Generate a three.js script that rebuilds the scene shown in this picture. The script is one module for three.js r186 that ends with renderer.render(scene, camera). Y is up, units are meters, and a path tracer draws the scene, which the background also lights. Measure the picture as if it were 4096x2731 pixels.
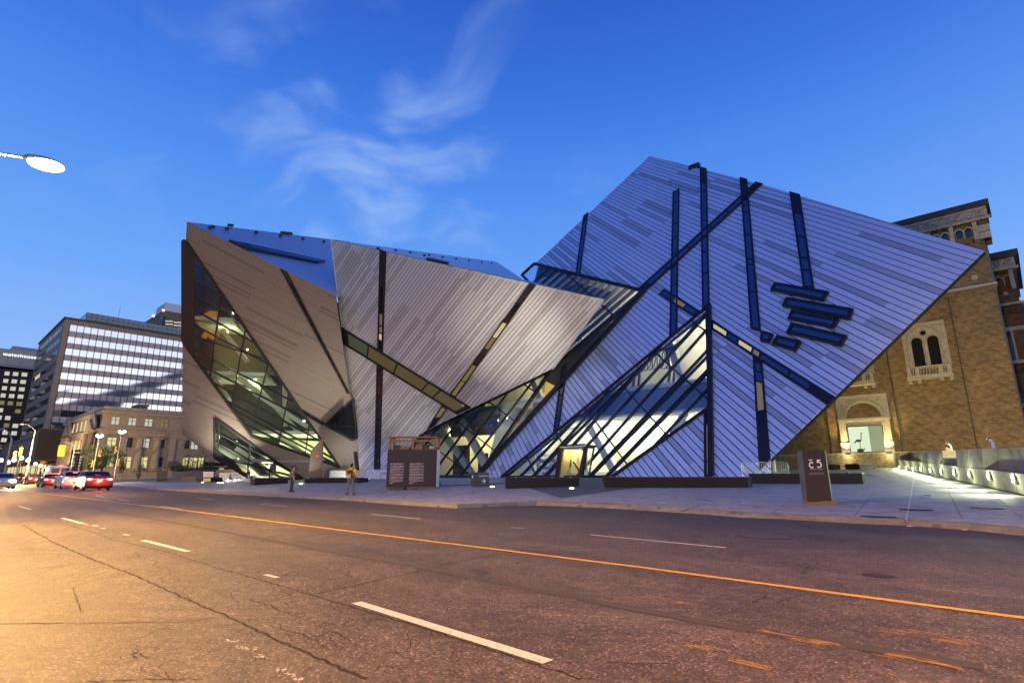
import * as THREE from 'three';
import { mergeGeometries } from 'three/addons/utils/BufferGeometryUtils.js';
import { RoundedBoxGeometry } from 'three/addons/geometries/RoundedBoxGeometry.js';
import { MarchingCubes } from 'three/addons/objects/MarchingCubes.js';
import { createNoise2D, createNoise3D } from 'simplex-noise';

// ---------------------------------------------------------------- camera, sky, sun, exposure
const scene = new THREE.Scene();
const V = (x, y, z) => new THREE.Vector3(x, y, z);
const FOCAL = 2220, HORIZON = 1905, CX = 2048, CY = 1365.5, EYE = 1.25;
const pitch = Math.atan((HORIZON - CY) / FOCAL), yaw = Math.atan((CX + 380) / Math.hypot(FOCAL, HORIZON - CY));
const fh = V(-Math.cos(yaw), 0, -Math.sin(yaw)), RIGHT = V(Math.sin(yaw), 0, -Math.cos(yaw));
const FWD = fh.clone().multiplyScalar(Math.cos(pitch)).add(V(0, Math.sin(pitch), 0));
const UP = fh.clone().multiplyScalar(-Math.sin(pitch)).add(V(0, Math.cos(pitch), 0));
const CAM = V(0, EYE, 0);
const camera = new THREE.PerspectiveCamera(2 * Math.atan(CY / FOCAL) * 180 / Math.PI, 4096 / 2731, 0.1, 4000);
camera.position.copy(CAM); camera.lookAt(CAM.clone().add(FWD));
const rng = (seed) => () => { seed = (seed + 0x6d2b79f5) | 0; let t = Math.imul(seed ^ (seed >>> 15), 1 | seed); t = (t + Math.imul(t ^ (t >>> 7), 61 | t)) ^ t; return ((t ^ (t >>> 14)) >>> 0) / 4294967296; };
const R0 = rng(11);
const n2 = createNoise2D(rng(5)), n3 = createNoise3D(rng(9));
const fbm2 = (x, y, o = 4) => { let s = 0, a = 0.5; for (let i = 0; i < o; i++) { s += a * n2(x, y); x = x * 2.03 + 7.1; y = y * 2.03 - 3.3; a *= 0.5; } return s; };
const fbm3 = (x, y, z, o = 4) => { let s = 0, a = 0.5; for (let i = 0; i < o; i++) { s += a * n3(x, y, z); x = x * 2.03 + 7.1; y = y * 2.03 - 3.3; z *= 2.03; a *= 0.5; } return s; };
const { clamp, smoothstep, lerp } = THREE.MathUtils;
function ray(x, y) { return FWD.clone().multiplyScalar(FOCAL).addScaledVector(RIGHT, x - CX).addScaledVector(UP, CY - y); }

{ // dusk sky: deep blue overhead, paler to the horizon, the last glow of the set sun down the street to the right (+x)
  const W = 2048, H = 1024, data = new Float32Array(W * H * 4);
  const stops = [[0, .40, .58, .95], [8, .31, .515, .96], [18, .155, .395, .95], [28, .088, .28, .88], [38, .042, .172, .72], [50, .021, .092, .51], [90, .010, .044, .30]];
  const cd = ray(1500, 640).normalize();
  for (let r = 0; r < H; r++) {
    const up = ((r + .5) / H - .5) * Math.PI, y = Math.sin(up), e = Math.max(0, up * 180 / Math.PI);
    let k = 0; while (k < stops.length - 2 && e > stops[k + 1][0]) k++;
    const f = clamp((e - stops[k][0]) / (stops[k + 1][0] - stops[k][0]), 0, 1), base = [1, 2, 3].map((c) => lerp(stops[k][c], stops[k + 1][c], f));
    for (let c = 0; c < W; c++) {
      const az = ((c + .5) / W - .5) * 2 * Math.PI, x = Math.cos(az) * Math.cos(up), z = Math.sin(az) * Math.cos(up), o = (r * W + c) * 4;
      const west = Math.exp(-((az / 1.0) ** 2)), glow = west * Math.exp(-e / 11);
      let col = [base[0] + glow * 1.75, base[1] + glow * 1.38, base[2] + glow * .7];
      if (y > 0.03) { // thin cirrus, drawn out by the wind, thickest around one direction
        const px = x / (y + .25), pz = z / (y + .25), a = px * .97 - pz * .25, b = px * .25 + pz * .97;
        const d = Math.acos(clamp(x * cd.x + y * cd.y + z * cd.z, -1, 1)), wx = fbm2(a * 1.1 + 4, b * 1.1, 3) * .5, veil = .5 + .9 * fbm2(a * 2.2 + wx, b * 2.6 + wx, 5), fibre = .5 + .8 * fbm2(a * 4 + wx * 2, b * 11 + a * 4 + wx * 3, 5);
        const near = Math.exp(-((d / .25) ** 2)), m = clamp(smoothstep(veil + .38 * near, .55, 1.25) * (.45 + .75 * fibre), 0, 1) * (.46 * near + .03) * smoothstep(y, .03, .15);
        col = [lerp(col[0], .45, m), lerp(col[1], .63, m), lerp(col[2], .96, m)];
      }
      if (y <= 0) col = [.07, .06, .06];
      data[o] = col[0]; data[o + 1] = col[1]; data[o + 2] = col[2]; data[o + 3] = 1;
    }
  }
  const sky = new THREE.DataTexture(data, W, H, THREE.RGBAFormat, THREE.FloatType);
  sky.mapping = THREE.EquirectangularReflectionMapping; sky.magFilter = THREE.LinearFilter; sky.minFilter = THREE.LinearFilter; sky.needsUpdate = true;
  scene.background = sky; scene.environment = sky; scene.environmentIntensity = 1;
}
const sun = new THREE.DirectionalLight(new THREE.Color().setRGB(1, .82, .62), 0.14);   // afterglow of the set sun, very soft
sun.position.set(120, 14, 40); sun.target.position.set(-30, 0, -30); sun.castShadow = true; sun.shadow.radius = 45;
Object.assign(sun.shadow.camera, { left: -150, right: 150, top: 90, bottom: -60, near: 1, far: 500 });
scene.add(sun, sun.target);
const renderer = new THREE.WebGLRenderer({ antialias: true });
renderer.toneMapping = THREE.LinearToneMapping; renderer.toneMappingExposure = 1;
renderer.shadowMap.enabled = true; renderer.setSize(1024, 682);

// ---------------------------------------------------------------- helpers
const rgb = (r, g, b) => new THREE.Color().setRGB(r, g, b);
const std = (c, rough = .8, o = {}) => new THREE.MeshStandardMaterial({ color: Array.isArray(c) ? rgb(...c) : c, roughness: rough, ...o });
const phy = (c, rough, o = {}) => new THREE.MeshPhysicalMaterial({ color: rgb(...c), roughness: rough, ...o });
const used = new Map();
function numbered(n) { const k = used.get(n) ?? 0; used.set(n, k + 1); return k ? n + '_' + String(k).padStart(3, '0') : n; }
function tag(o, label, category, group, kind) { if (label) o.userData.label = label; if (category) o.userData.category = category; if (group) o.userData.group = group; if (kind) o.userData.kind = kind; return o; }
function thing(name, label, category, p = V(0, 0, 0), turn = 0, group) {
  const g = new THREE.Group(); g.name = numbered(name); g.position.copy(p); g.rotation.y = turn; scene.add(g); return tag(g, label, category, group);
}
const norm = (g) => { let q = g.index ? g.toNonIndexed() : g; for (const k of Object.keys(q.attributes)) if (!['position', 'normal', 'uv', 'color'].includes(k)) q.deleteAttribute(k); if (!q.attributes.uv) q.setAttribute('uv', new THREE.BufferAttribute(new Float32Array(q.attributes.position.count * 2), 2)); if (!q.attributes.normal) q.computeVertexNormals(); return q; };
function merge(list) { const l = list.map(norm), col = l.some((g) => g.attributes.color); if (col) for (const g of l) if (!g.attributes.color) g.setAttribute('color', new THREE.BufferAttribute(new Float32Array(g.attributes.position.count * 3).fill(1), 3)); return l.length === 1 ? l[0] : mergeGeometries(l); }
// a named mesh from geometries in the parent's own axes
function part(parent, name, geoms, m, label) {
  const o = new THREE.Mesh(Array.isArray(geoms) ? merge(geoms) : geoms, m); o.name = parent === scene ? numbered(name) : name; o.castShadow = o.receiveShadow = true; parent.add(o); if (label) o.userData.label = label; return o;
}
const baseOf = (o) => { let p = o; while (p.parent && p.parent !== scene) p = p.parent; return p.position; };
// the same from geometries in world axes (for things that are not turned)
function wpart(parent, name, geoms, m, label) { const g = merge(Array.isArray(geoms) ? geoms : [geoms]), b = baseOf(parent); g.translate(-b.x, -b.y, -b.z); return part(parent, name, g, m, label); }
const struct = (name, geoms, m) => tag(part(scene, name, geoms, m), null, null, null, 'structure');
function plazaY(z) { return .15 + Math.max(0, .0425 * (-18.7 - z)); }
function onY(x, y, h = 0) { const r = ray(x, y); return CAM.clone().addScaledVector(r, (h - EYE) / r.y); }
function onZ(x, y, z) { const r = ray(x, y); return CAM.clone().addScaledVector(r, z / r.z); }
function onX(x, y, X) { const r = ray(x, y); return CAM.clone().addScaledVector(r, X / r.x); }
function onPlaza(x, y) { const r = ray(x, y), t = (.15 - .0425 * 18.7 - EYE) / (r.y + .0425 * r.z), p = CAM.clone().addScaledVector(r, t); return t > 0 && p.z < -18.7 ? p : onY(x, y, .15); }
function at(x, y, dist) { const r = ray(x, y); return CAM.clone().addScaledVector(r, dist / Math.hypot(r.x, r.z)); }
const box = (w, h, d, x = 0, y = 0, z = 0, bevel = 0) => { const g = bevel ? new RoundedBoxGeometry(w, h, d, 2, bevel) : new THREE.BoxGeometry(w, h, d); g.translate(x, y, z); return g; };
const cyl = (r0, r1, h, x = 0, y = 0, z = 0, n = 14) => { const g = new THREE.CylinderGeometry(r1, r0, h, n); g.translate(x, y, z); return g; };
const ball = (r, x = 0, y = 0, z = 0, sx = 1, sy = 1, sz = 1, n = 14) => { const g = new THREE.SphereGeometry(r, n, Math.ceil(n * .7)); g.scale(sx, sy, sz); g.translate(x, y, z); return g; };
const tube = (pts, r, n = 8, seg) => new THREE.TubeGeometry(new THREE.CatmullRomCurve3(pts), seg ?? pts.length * 4, r, n);
// a bar from a to b, w wide across, h thick along n
function bar(a, b, w, h, n, lift = 0) {
  const d = b.clone().sub(a), L = d.length(), X = d.normalize(), Z = n.clone().addScaledVector(X, -n.dot(X)).normalize(), Y = Z.clone().cross(X);
  const g = new THREE.BoxGeometry(L, w, h); g.translate(0, 0, lift + h / 2); g.applyMatrix4(new THREE.Matrix4().makeBasis(X, Y, Z).setPosition(a.clone().add(b).multiplyScalar(.5))); return g;
}
// a flat polygon (world points) as a slab between t0 and t1 along n; uv in metres along ud, vd
function slab(pts, n, t0, t1, ud, color) {
  const U = (ud ?? pts[1].clone().sub(pts[0])).clone().addScaledVector(n, -(ud ?? pts[1].clone().sub(pts[0])).dot(n)).normalize(), W = n.clone().cross(U);
  const P = pts.map((p) => new THREE.Vector2(p.dot(U), p.dot(W))); let idx = THREE.ShapeUtils.area(P) < 0 ? pts.map((_, i) => pts.length - 1 - i) : pts.map((_, i) => i);
  const Q = idx.map((i) => P[i]), W3 = idx.map((i) => pts[i]), tri = THREE.ShapeUtils.triangulateShape(Q, []), pos = [], nor = [], uv = [];
  const put = (p, t, m, u, v) => { pos.push(p.x + n.x * t, p.y + n.y * t, p.z + n.z * t); nor.push(m.x, m.y, m.z); uv.push(u, v); }, nn = n.clone().negate();
  for (const [a, b, c] of tri) { for (const i of [a, b, c]) put(W3[i], t1, n, Q[i].x, Q[i].y); for (const i of [a, c, b]) put(W3[i], t0, nn, Q[i].x, Q[i].y); }
  for (let i = 0; i < Q.length; i++) {
    const j = (i + 1) % Q.length, e = W3[j].clone().sub(W3[i]), m = e.clone().cross(n).normalize(), L = e.length();
    put(W3[i], t0, m, 0, t0); put(W3[j], t0, m, L, t0); put(W3[j], t1, m, L, t1); put(W3[i], t0, m, 0, t0); put(W3[j], t1, m, L, t1); put(W3[i], t1, m, 0, t1);
  }
  const g = new THREE.BufferGeometry(); g.setAttribute('position', new THREE.Float32BufferAttribute(pos, 3)); g.setAttribute('normal', new THREE.Float32BufferAttribute(nor, 3)); g.setAttribute('uv', new THREE.Float32BufferAttribute(uv, 2));
  if (color) g.setAttribute('color', new THREE.Float32BufferAttribute(new Array(pos.length / 3).fill(color).flat(), 3));
  return g;
}
function tex(size, draw, srgb = true, rep) { // computed DataTexture, draw(u, v) -> [r, g, b] 0..1
  const [W, H] = Array.isArray(size) ? size : [size, size], d = new Uint8Array(W * H * 4);
  for (let y = 0; y < H; y++) for (let x = 0; x < W; x++) { const c = draw(x / W, y / H, x, y), o = (y * W + x) * 4; d[o] = clamp(c[0], 0, 1) * 255; d[o + 1] = clamp(c[1], 0, 1) * 255; d[o + 2] = clamp(c[2], 0, 1) * 255; d[o + 3] = 255; }
  const t = new THREE.DataTexture(d, W, H); t.wrapS = t.wrapT = THREE.RepeatWrapping; t.magFilter = THREE.LinearFilter; t.minFilter = THREE.LinearMipmapLinearFilter; if (srgb) t.colorSpace = THREE.SRGBColorSpace; if (rep) t.repeat.set(rep, rep); t.needsUpdate = true; return t;
}
// tileable noise: fbm on a torus
const tn = (u, v, k, o = 3, s = 0) => { const a = u * 2 * Math.PI, b = v * 2 * Math.PI, q = k / (2 * Math.PI); return fbm3(Math.cos(a) * q + s, Math.sin(a) * q + Math.cos(b) * q * 1.37, Math.sin(b) * q - s, o); };
function canvasTex(w, h, draw) { const c = document.createElement('canvas'); c.width = w; c.height = h; draw(c.getContext('2d'), w, h); const t = new THREE.CanvasTexture(c); t.colorSpace = THREE.SRGBColorSpace; return t; }
function decal(w, h, t, o = {}) { return new THREE.MeshStandardMaterial({ map: t, roughness: .6, ...o }); }
// polygon on the ground lifted above it
function groundPoly(pts, lift, yf = () => 0) {
  const P = pts.map((p) => new THREE.Vector2(p.x, -p.z)), idx = THREE.ShapeUtils.area(P) < 0 ? P.map((_, i) => P.length - 1 - i) : P.map((_, i) => i), tri = THREE.ShapeUtils.triangulateShape(idx.map((i) => P[i]), []), pos = [], uv = [];
  for (const t of tri) for (const k of t) { const p = pts[idx[k]]; pos.push(p.x, yf(p.z) + lift, p.z); uv.push(p.x, p.z); }
  const g = new THREE.BufferGeometry(); g.setAttribute('position', new THREE.Float32BufferAttribute(pos, 3)); g.setAttribute('uv', new THREE.Float32BufferAttribute(uv, 2)); g.computeVertexNormals(); return g;
}
// ribbon along ground points
function ribbon(pts, w, lift, yf = () => 0) {
  const pos = [], uv = []; let L = 0;
  const side = pts.map((p, i) => { const a = pts[Math.max(0, i - 1)], b = pts[Math.min(pts.length - 1, i + 1)], d = V(b.x - a.x, 0, b.z - a.z).normalize(); return V(-d.z, 0, d.x); });
  for (let i = 0; i + 1 < pts.length; i++) {
    const W0 = (Array.isArray(w) ? w[i] : w) / 2, W1 = (Array.isArray(w) ? w[i + 1] : w) / 2, l = pts[i].distanceTo(pts[i + 1]);
    const q = [[pts[i], side[i], W0, L], [pts[i], side[i], -W0, L], [pts[i + 1], side[i + 1], -W1, L + l], [pts[i + 1], side[i + 1], W1, L + l]];
    for (const k of [0, 2, 1, 0, 3, 2]) { const [p, s, ww, u] = q[k]; const x = p.x + s.x * ww, z = p.z + s.z * ww; pos.push(x, yf(z) + lift, z); uv.push(u, ww + .5); }
    L += l;
  }
  const g = new THREE.BufferGeometry(); g.setAttribute('position', new THREE.Float32BufferAttribute(pos, 3)); g.setAttribute('uv', new THREE.Float32BufferAttribute(uv, 2)); g.computeVertexNormals();
  const nn = g.attributes.normal; for (let i = 0; i < nn.count; i++) if (nn.getY(i) < 0) { const p = g.attributes.position, j = Math.floor(i / 3) * 3; if (i === j) { for (const a of [p, g.attributes.uv]) { const s = a.itemSize; for (let c = 0; c < s; c++) { const t = a.array[(j + 1) * s + c]; a.array[(j + 1) * s + c] = a.array[(j + 2) * s + c]; a.array[(j + 2) * s + c] = t; } } } } g.computeVertexNormals(); return g;
}
// ---------------------------------------------------------------- materials of the ground
const asphaltMap = (() => { const N = 512, sp = new Float32Array(N * N).map(() => R0()); return tex(1024, (u, v, x, y) => { const q = sp[(y >> 1) * N + (x >> 1)], g = .16 * tn(u, v, 120, 2) + .14 * tn(u, v, 30, 2, 4) + .10 * tn(u, v, 7, 3, 9), k = .30 + g * .5 + (q > .955 ? .26 : q > .88 ? .10 : q < .12 ? -.13 : 0) + (R0() - .5) * .10; return [k * 1.02, k, k * .97]; }); })();
const asphaltBump = tex(512, (u, v) => { const k = .5 + .3 * tn(u, v, 150, 2) + (R0() - .5) * .5; return [k, k, k]; }, false);
const asphalt = std([.86, .78, .70], .62, { map: asphaltMap, bumpMap: asphaltBump, bumpScale: .006, vertexColors: true });
const concMap = tex(1024, (u, v) => { const k = .70 + .10 * tn(u, v, 5, 4) + .05 * tn(u, v, 40, 3, 3) + (R0() - .5) * .035 - .16 * smoothstep(tn(u, v, 9, 4, 8), .22, .6); return [k, k * .985, k * .965]; });
const concRough = tex(512, (u, v) => { const k = .66 + .25 * tn(u, v, 7, 3, 5); return [k, k, k]; }, false);
const concBump = tex(512, (u, v) => { const k = .5 + .3 * tn(u, v, 120, 2) + (R0() - .5) * .3; return [k, k, k]; }, false);
const concrete = std([.8, .8, .8], 1, { map: concMap, roughnessMap: concRough, bumpMap: concBump, bumpScale: .002 });
const kerbMat = std([.52, .49, .44], .9, { map: concMap, bumpMap: concBump, bumpScale: .004 });
const paint = (c) => std(c, .7, { map: tex([512, 64], (u, v) => { const k = .92 + .1 * tn(u, v, 20, 3) - (tn(u, v, 60, 2, 2) > .42 ? .45 : 0) + (R0() - .5) * .08; return [k, k, k]; }) });
const whitePaint = paint([.72, .70, .64]), yellowPaint = paint([.78, .44, .035]);
const sc = (t, s) => { t.repeat.set(s, s); return t; };
sc(asphaltMap, 1 / 6.4); sc(asphaltBump, 1 / 1.7); sc(concMap, 1 / 7); sc(concRough, 1 / 5); sc(concBump, 1 / 1.2);

// ---------------------------------------------------------------- ground sheets
struct('ground', groundPoly([V(-2500, 0, -2500), V(2500, 0, -2500), V(2500, 0, 2500), V(-2500, 0, 2500)], -.12), std([.09, .085, .08], .95));
const kerbPx = [[452, 1948], [833, 1972], [1400, 2003.5], [1662, 2023.5], [1829, 2033], [1936, 2028.6], [2073, 2022.5], [2144, 2021], [2412, 2031.5], [2800, 2056], [2967, 2069], [3234, 2082], [3412, 2093], [3626, 2102], [3887, 2121], [4096, 2143]];
let kerb = kerbPx.map(([x, y]) => onY(x, y)); { const z0 = kerb[0].z; kerb = [V(-420, 0, z0), V(-230, 0, z0), V(-150, 0, z0), V(-115, 0, z0), ...kerb, V(4, 0, -17), V(12, 0, -16.6), V(70, 0, -16.6)]; }
const kerbZ = (x) => { for (let i = 0; i + 1 < kerb.length; i++) if (x >= kerb[i].x && x <= kerb[i + 1].x) return lerp(kerb[i].z, kerb[i + 1].z, (x - kerb[i].x) / (kerb[i + 1].x - kerb[i].x)); return -17; };
{ // carriageway: one sheet, with worn wheel tracks and oil stains as its own colour
  const xs = [], zs = []; for (let x = -420; x < -60; x += 12) xs.push(x); for (let x = -60; x < -12; x += 1.2) xs.push(x); for (let x = -12; x < 8; x += .3) xs.push(x); for (let x = 8; x <= 72; x += 8) xs.push(x);
  for (let z = 3.4; z > -9; z -= .3) zs.push(z); for (let z = -9; z >= -21.2; z -= .8) zs.push(z);
  const pos = [], uv = [], col = [], idx = [];
  for (const z of zs) for (const x of xs) {
    pos.push(x, 0, z); uv.push(x, z);
    const lane = (zz) => Math.exp(-(((z - zz) / .45) ** 2)), track = lane(-.6) + lane(-2.2) + lane(-4.6) + lane(-6.3) + lane(-8.6) + lane(-10.2) + lane(-12.6) + lane(-14.4);
    const oil = lane(-1.4) * .5 + lane(-5.5) + lane(-9.4) + lane(-13.4);
    let k = 1 + .10 * track - .12 * oil * (.6 + fbm2(x * .15, z * .6, 2)) + .30 * fbm2(x * .22 + 3, z * .9, 4) + .22 * fbm2(x * .9, z * 1.6, 3);
    if (z > -3.1 && z < 3.4) k *= 1.12; if (z < -11.3) k *= .86 + .04 * fbm2(x, z);
    k = clamp(k, .45, 1.6); col.push(k * 1.03, k, k * .96);
  }
  const nx = xs.length; for (let j = 0; j + 1 < zs.length; j++) for (let i = 0; i + 1 < nx; i++) { const a = j * nx + i, b = a + 1, c = a + nx, d = c + 1; idx.push(a, b, c, b, d, c); }
  const g = new THREE.BufferGeometry(); g.setAttribute('position', new THREE.Float32BufferAttribute(pos, 3)); g.setAttribute('uv', new THREE.Float32BufferAttribute(uv, 2)); g.setAttribute('color', new THREE.Float32BufferAttribute(col, 3)); g.setIndex(idx); g.computeVertexNormals();
  struct('road', g, asphalt);
}
{ // plaza and pavement: level by the kerb, then rising to the museum
  const pos = [], uv = [], xs = []; for (let i = 0; i + 1 < kerb.length; i++) { const n = Math.max(1, Math.ceil(kerb[i].distanceTo(kerb[i + 1]) / 3)); for (let k = 0; k < n; k++) xs.push(lerp(kerb[i].x, kerb[i + 1].x, k / n)); } xs.push(70);
  const row = (x) => { const z = kerbZ(x) - .17; return (z > -18.7 ? [z, -18.7, -30, -45, -64, -90] : [z, z - .5, -30, -45, -64, -90]).map((zz) => V(x, plazaY(zz), zz)); };
  const ok = (x) => x > -420; const X = xs.filter(ok);
  for (let i = 0; i + 1 < X.length; i++) { const A = row(X[i]), B = row(X[i + 1]); for (let k = 0; k < 5; k++) for (const p of [A[k], B[k], A[k + 1], B[k], B[k + 1], A[k + 1]]) { pos.push(p.x, p.y, p.z); uv.push(p.x, p.z); } }
  const g = new THREE.BufferGeometry(); g.setAttribute('position', new THREE.Float32BufferAttribute(pos, 3)); g.setAttribute('uv', new THREE.Float32BufferAttribute(uv, 2)); g.computeVertexNormals();
  const plaza = struct('plaza', g, concrete);
  const joint = std([.16, .15, .14], .95), light = std([.55, .55, .53], .8);
  const line = (a, b, w, m) => { const P = [], n = 8, p = onPlaza(...a), q = onPlaza(...b); for (let i = 0; i <= n; i++) P.push(p.clone().lerp(q, i / n)); part(plaza, 'joint', ribbon(P, w, .004, plazaY), m); };
  line([3626, 2080], [3662, 1888], .05, light);
  for (const [a, b] of [[[3852, 2078], [3790, 1955]], [[4090, 2073], [3945, 1955]], [[3200, 2020], [4090, 2042]], [[2770, 2030], [3010, 1950]], [[3420, 2062], [3500, 1968]], [[2410, 2005], [2990, 2004]], [[1960, 1998], [2420, 2001]], [[1290, 1956], [1560, 1985]], [[3060, 2064], [3180, 1990]], [[1700, 1976], [1960, 1968]], [[3052, 2063], [3262, 2080]]]) line(a, b, .022, joint);
  const dark = std([.105, .105, .11], .7, { bumpMap: concBump, bumpScale: .004 });
  const quad = (px) => tag(part(scene, 'paved_path', groundPoly(px.map(([x, y]) => onPlaza(x, y)), .005, plazaY), dark), null, null, null, 'structure');
  quad([[2123, 1955], [2245, 1993], [2545, 1950], [2400, 1914], [2290, 1912.5], [2060, 1917]]);
  quad([[3380, 1886], [3532, 1908], [3400, 1898]]);
  quad([[553, 1923], [589, 1932], [729, 1929.5], [900, 1924], [860, 1915], [655, 1917]]);
}
{ // kerb of cast stones
  const k = new THREE.Group(); k.name = 'kerb'; scene.add(k); tag(k, null, null, null, 'structure');
  for (let i = 0; i + 1 < kerb.length; i++) {
    const a = kerb[i], b = kerb[i + 1], L = a.distanceTo(b), n = L > 60 ? 1 : Math.max(1, Math.round(L / 3));
    for (let j = 0; j < n; j++) {
      const p = a.clone().lerp(b, (j + .002) / n), q = a.clone().lerp(b, (j + .998) / n), d = q.clone().sub(p).normalize(), s = V(d.z, 0, -d.x);
      const low = (x) => x > -12.6 && x < -7.2 ? .06 : .15, y0 = low(p.x), y1 = low(q.x), Y = Math.max(y0, y1);
      const ring = (c, y) => [c.clone(), c.clone().addScaledVector(s, .012).setY(y - .025), c.clone().addScaledVector(s, .04).setY(y), c.clone().addScaledVector(s, .2).setY(Math.max(y, plazaY(c.z - .2)) + .006), c.clone().addScaledVector(s, .2).setY(-.1)];
      const A = ring(p, y0), B = ring(q, y1), pos = [], uv = [];
      for (let m = 0; m < 4; m++) for (const [c, u] of [[A[m], 0], [B[m + 1], 1], [A[m + 1], 0], [A[m], 0], [B[m], 1], [B[m + 1], 1]]) { pos.push(c.x, c.y, c.z); uv.push(c.x + c.z, c.y * 2 + m * .3); }
      for (let m = 1; m < 4; m++) for (const c of [A[0], A[m], A[m + 1], B[0], B[m + 1], B[m]]) { pos.push(c.x, c.y, c.z); uv.push(c.z, c.y); }
      const g = new THREE.BufferGeometry(); g.setAttribute('position', new THREE.Float32BufferAttribute(pos, 3)); g.setAttribute('uv', new THREE.Float32BufferAttribute(uv, 2)); g.computeVertexNormals();
      part(k, 'kerb_stone', g, kerbMat);
    }
  }
}
{ // painted lines, tar seams and cracks
  const G = (l) => l.map(([x, y]) => onY(x, y));
  const yl = [V(-300, 0, -7.3), V(-150, 0, -7.25), ...G([[46, 1959.3], [417, 2003], [792, 2048], [1400, 2125.5], [2037, 2204], [2561, 2269], [3093, 2340], [4097, 2472]]), V(3, 0, -7.2), V(40, 0, -7.2)];
  struct('yellow_line', ribbon(yl, .11, .005), yellowPaint);
  const dash = (a, b, w) => struct('lane_marking', ribbon([onY(...a), onY(...a).lerp(onY(...b), .5), onY(...b)], w, .005), whitePaint);
  dash([72, 2025], [123, 2038], .11); dash([247, 2072], [328, 2094], .11); dash([570, 2161], [750, 2206], .11); dash([1426, 2411], [2192, 2649], .115);
  for (const [a, b] of [[[324, 1971], [354, 1975]], [[381, 1982], [414, 1987.5]], [[468, 1997], [517, 2004.5]], [[640, 2025], [725, 2037]], [[497, 1962], [530, 1965]], [[616, 1974], [661, 1978.5]], [[781, 1991], [851, 1998]], [[1040, 2016], [1152, 2026]], [[1486, 2057], [1683, 2076]], [[2361, 2139], [2905, 2191]]]) dash(a, b, .09);
  for (const [a, b] of [[[337, 2097], [350, 2099]], [[369, 2101], [390, 2105]], [[403, 2113], [417, 2115]], [[494, 2138], [514, 2141]], [[1060, 2299], [1108, 2311]], [[2042, 2110], [2092, 2113]]]) dash(a, b, .07);
  const tar = std([.035, .034, .034], .6, { bumpMap: asphaltBump, bumpScale: .004 }), rr = rng(77);
  const seam = [[392, 2037], [784, 2107], [1132, 2172], [1742, 2281], [2048, 2340], [2483, 2425], [2919, 2507], [3790, 2645], [4096, 2695]];
  { const P = [], w = [], L = G(seam); for (let i = 0; i + 1 < L.length; i++) { const n = Math.ceil(L[i].distanceTo(L[i + 1]) / .25); for (let k = 0; k < n; k++) { const p = L[i].clone().lerp(L[i + 1], k / n); p.z += .03 * fbm2(p.x * 2, 1); P.push(p); w.push(.17 + .07 * fbm2(p.x * 3, 8)); } } struct('tar_seam', ribbon(P, w, .004), std([.05, .047, .045], .75, { bumpMap: asphaltBump, bumpScale: .004 })); }
  const cracks = [], K = 1.148, crack = (pts, w, ox = 0) => { const L = pts.map(([x, y]) => onY(ox + x / K, 1950 + y / K)), P = [], W = []; for (let i = 0; i + 1 < L.length; i++) { const n = Math.max(2, Math.ceil(L[i].distanceTo(L[i + 1]) / .05)); for (let k = 0; k < n; k++) { const p = L[i].clone().lerp(L[i + 1], k / n); p.z += .035 * fbm2(p.x * 5 + i, p.z * 5, 3); p.x += .035 * fbm2(p.z * 5, p.x * 5 + 9, 3); P.push(p); W.push(w * (.55 + rr() * .9)); } } if (P.length > 2) cracks.push(ribbon(P, W, .0035)); };
  crack([[100, 170], [240, 250], [420, 330], [620, 405], [850, 510], [1060, 600], [1250, 690], [1450, 780], [1700, 885]], .022);
  crack([[330, 175], [520, 240], [760, 295], [1000, 370], [1280, 450], [1450, 500], [1750, 590], [2050, 680], [2352, 780], [2700, 890]], .016);
  crack([[1450, 490], [1650, 445], [1900, 390], [2100, 340], [2352, 295], [2420, 285]], .018);
  crack([[760, 297], [1000, 262], [1300, 240], [1540, 205]], .014); crack([[0, 625], [220, 625], [580, 620], [800, 620], [1030, 595]], .013); crack([[0, 395], [230, 365], [430, 345], [480, 340]], .016);
  crack([[0, 205], [120, 197]], .02); crack([[1120, 510], [1220, 535], [1290, 570], [1390, 578]], .01); crack([[620, 300], [640, 320], [720, 340], [700, 365]], .01); crack([[1280, 625], [1310, 660], [1400, 680], [1480, 720], [1490, 740]], .009);
  crack([[330, 460], [350, 520], [375, 580]], .008); crack([[1450, 690], [1520, 660], [1560, 680], [1620, 710]], .008); crack([[640, 690], [760, 640], [780, 630]], .008); crack([[940, 760], [1000, 745], [1100, 700]], .007); crack([[400, 890], [700, 880], [980, 880]], .01);
  for (let i = 0; i < 70; i++) { let x = 560 + rr() * 1500, y = 380 + rr() * 480, a = rr() * 6.3; const P = [[x, y]]; for (let k = 0; k < 3 + rr() * 5; k++) { a += (rr() - .5) * 1.5; x += Math.cos(a) * 24; y += Math.sin(a) * 11; P.push([x, y]); } crack(P, .0055); }
  crack([[1110, 530], [1160, 500], [1190, 485]], .012, 2048); crack([[1220, 525], [1340, 490]], .01, 2048); crack([[1335, 395], [1360, 365], [1420, 345]], .012, 2048); crack([[780, 800], [740, 812], [400, 805]], .01, 2048);
  tag(part(scene, 'road_crack', cracks, std([.018, .017, .016], .9)), null, null, null, 'stuff');
  const worn = []; const wm = (list, ox) => { for (const [x, y, l] of list) for (let i = 0; i < 7; i++) { const a = onY(ox + (x + (rr() - .5) * l) / K, 1950 + (y + (rr() - .5) * 12 + (rr() - .5) * 4) / K), L = .08 + rr() * .2; worn.push(ribbon([a, V(a.x + L, 0, a.z + .01)],   .004 + rr() * .008, .005)); } };
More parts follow.
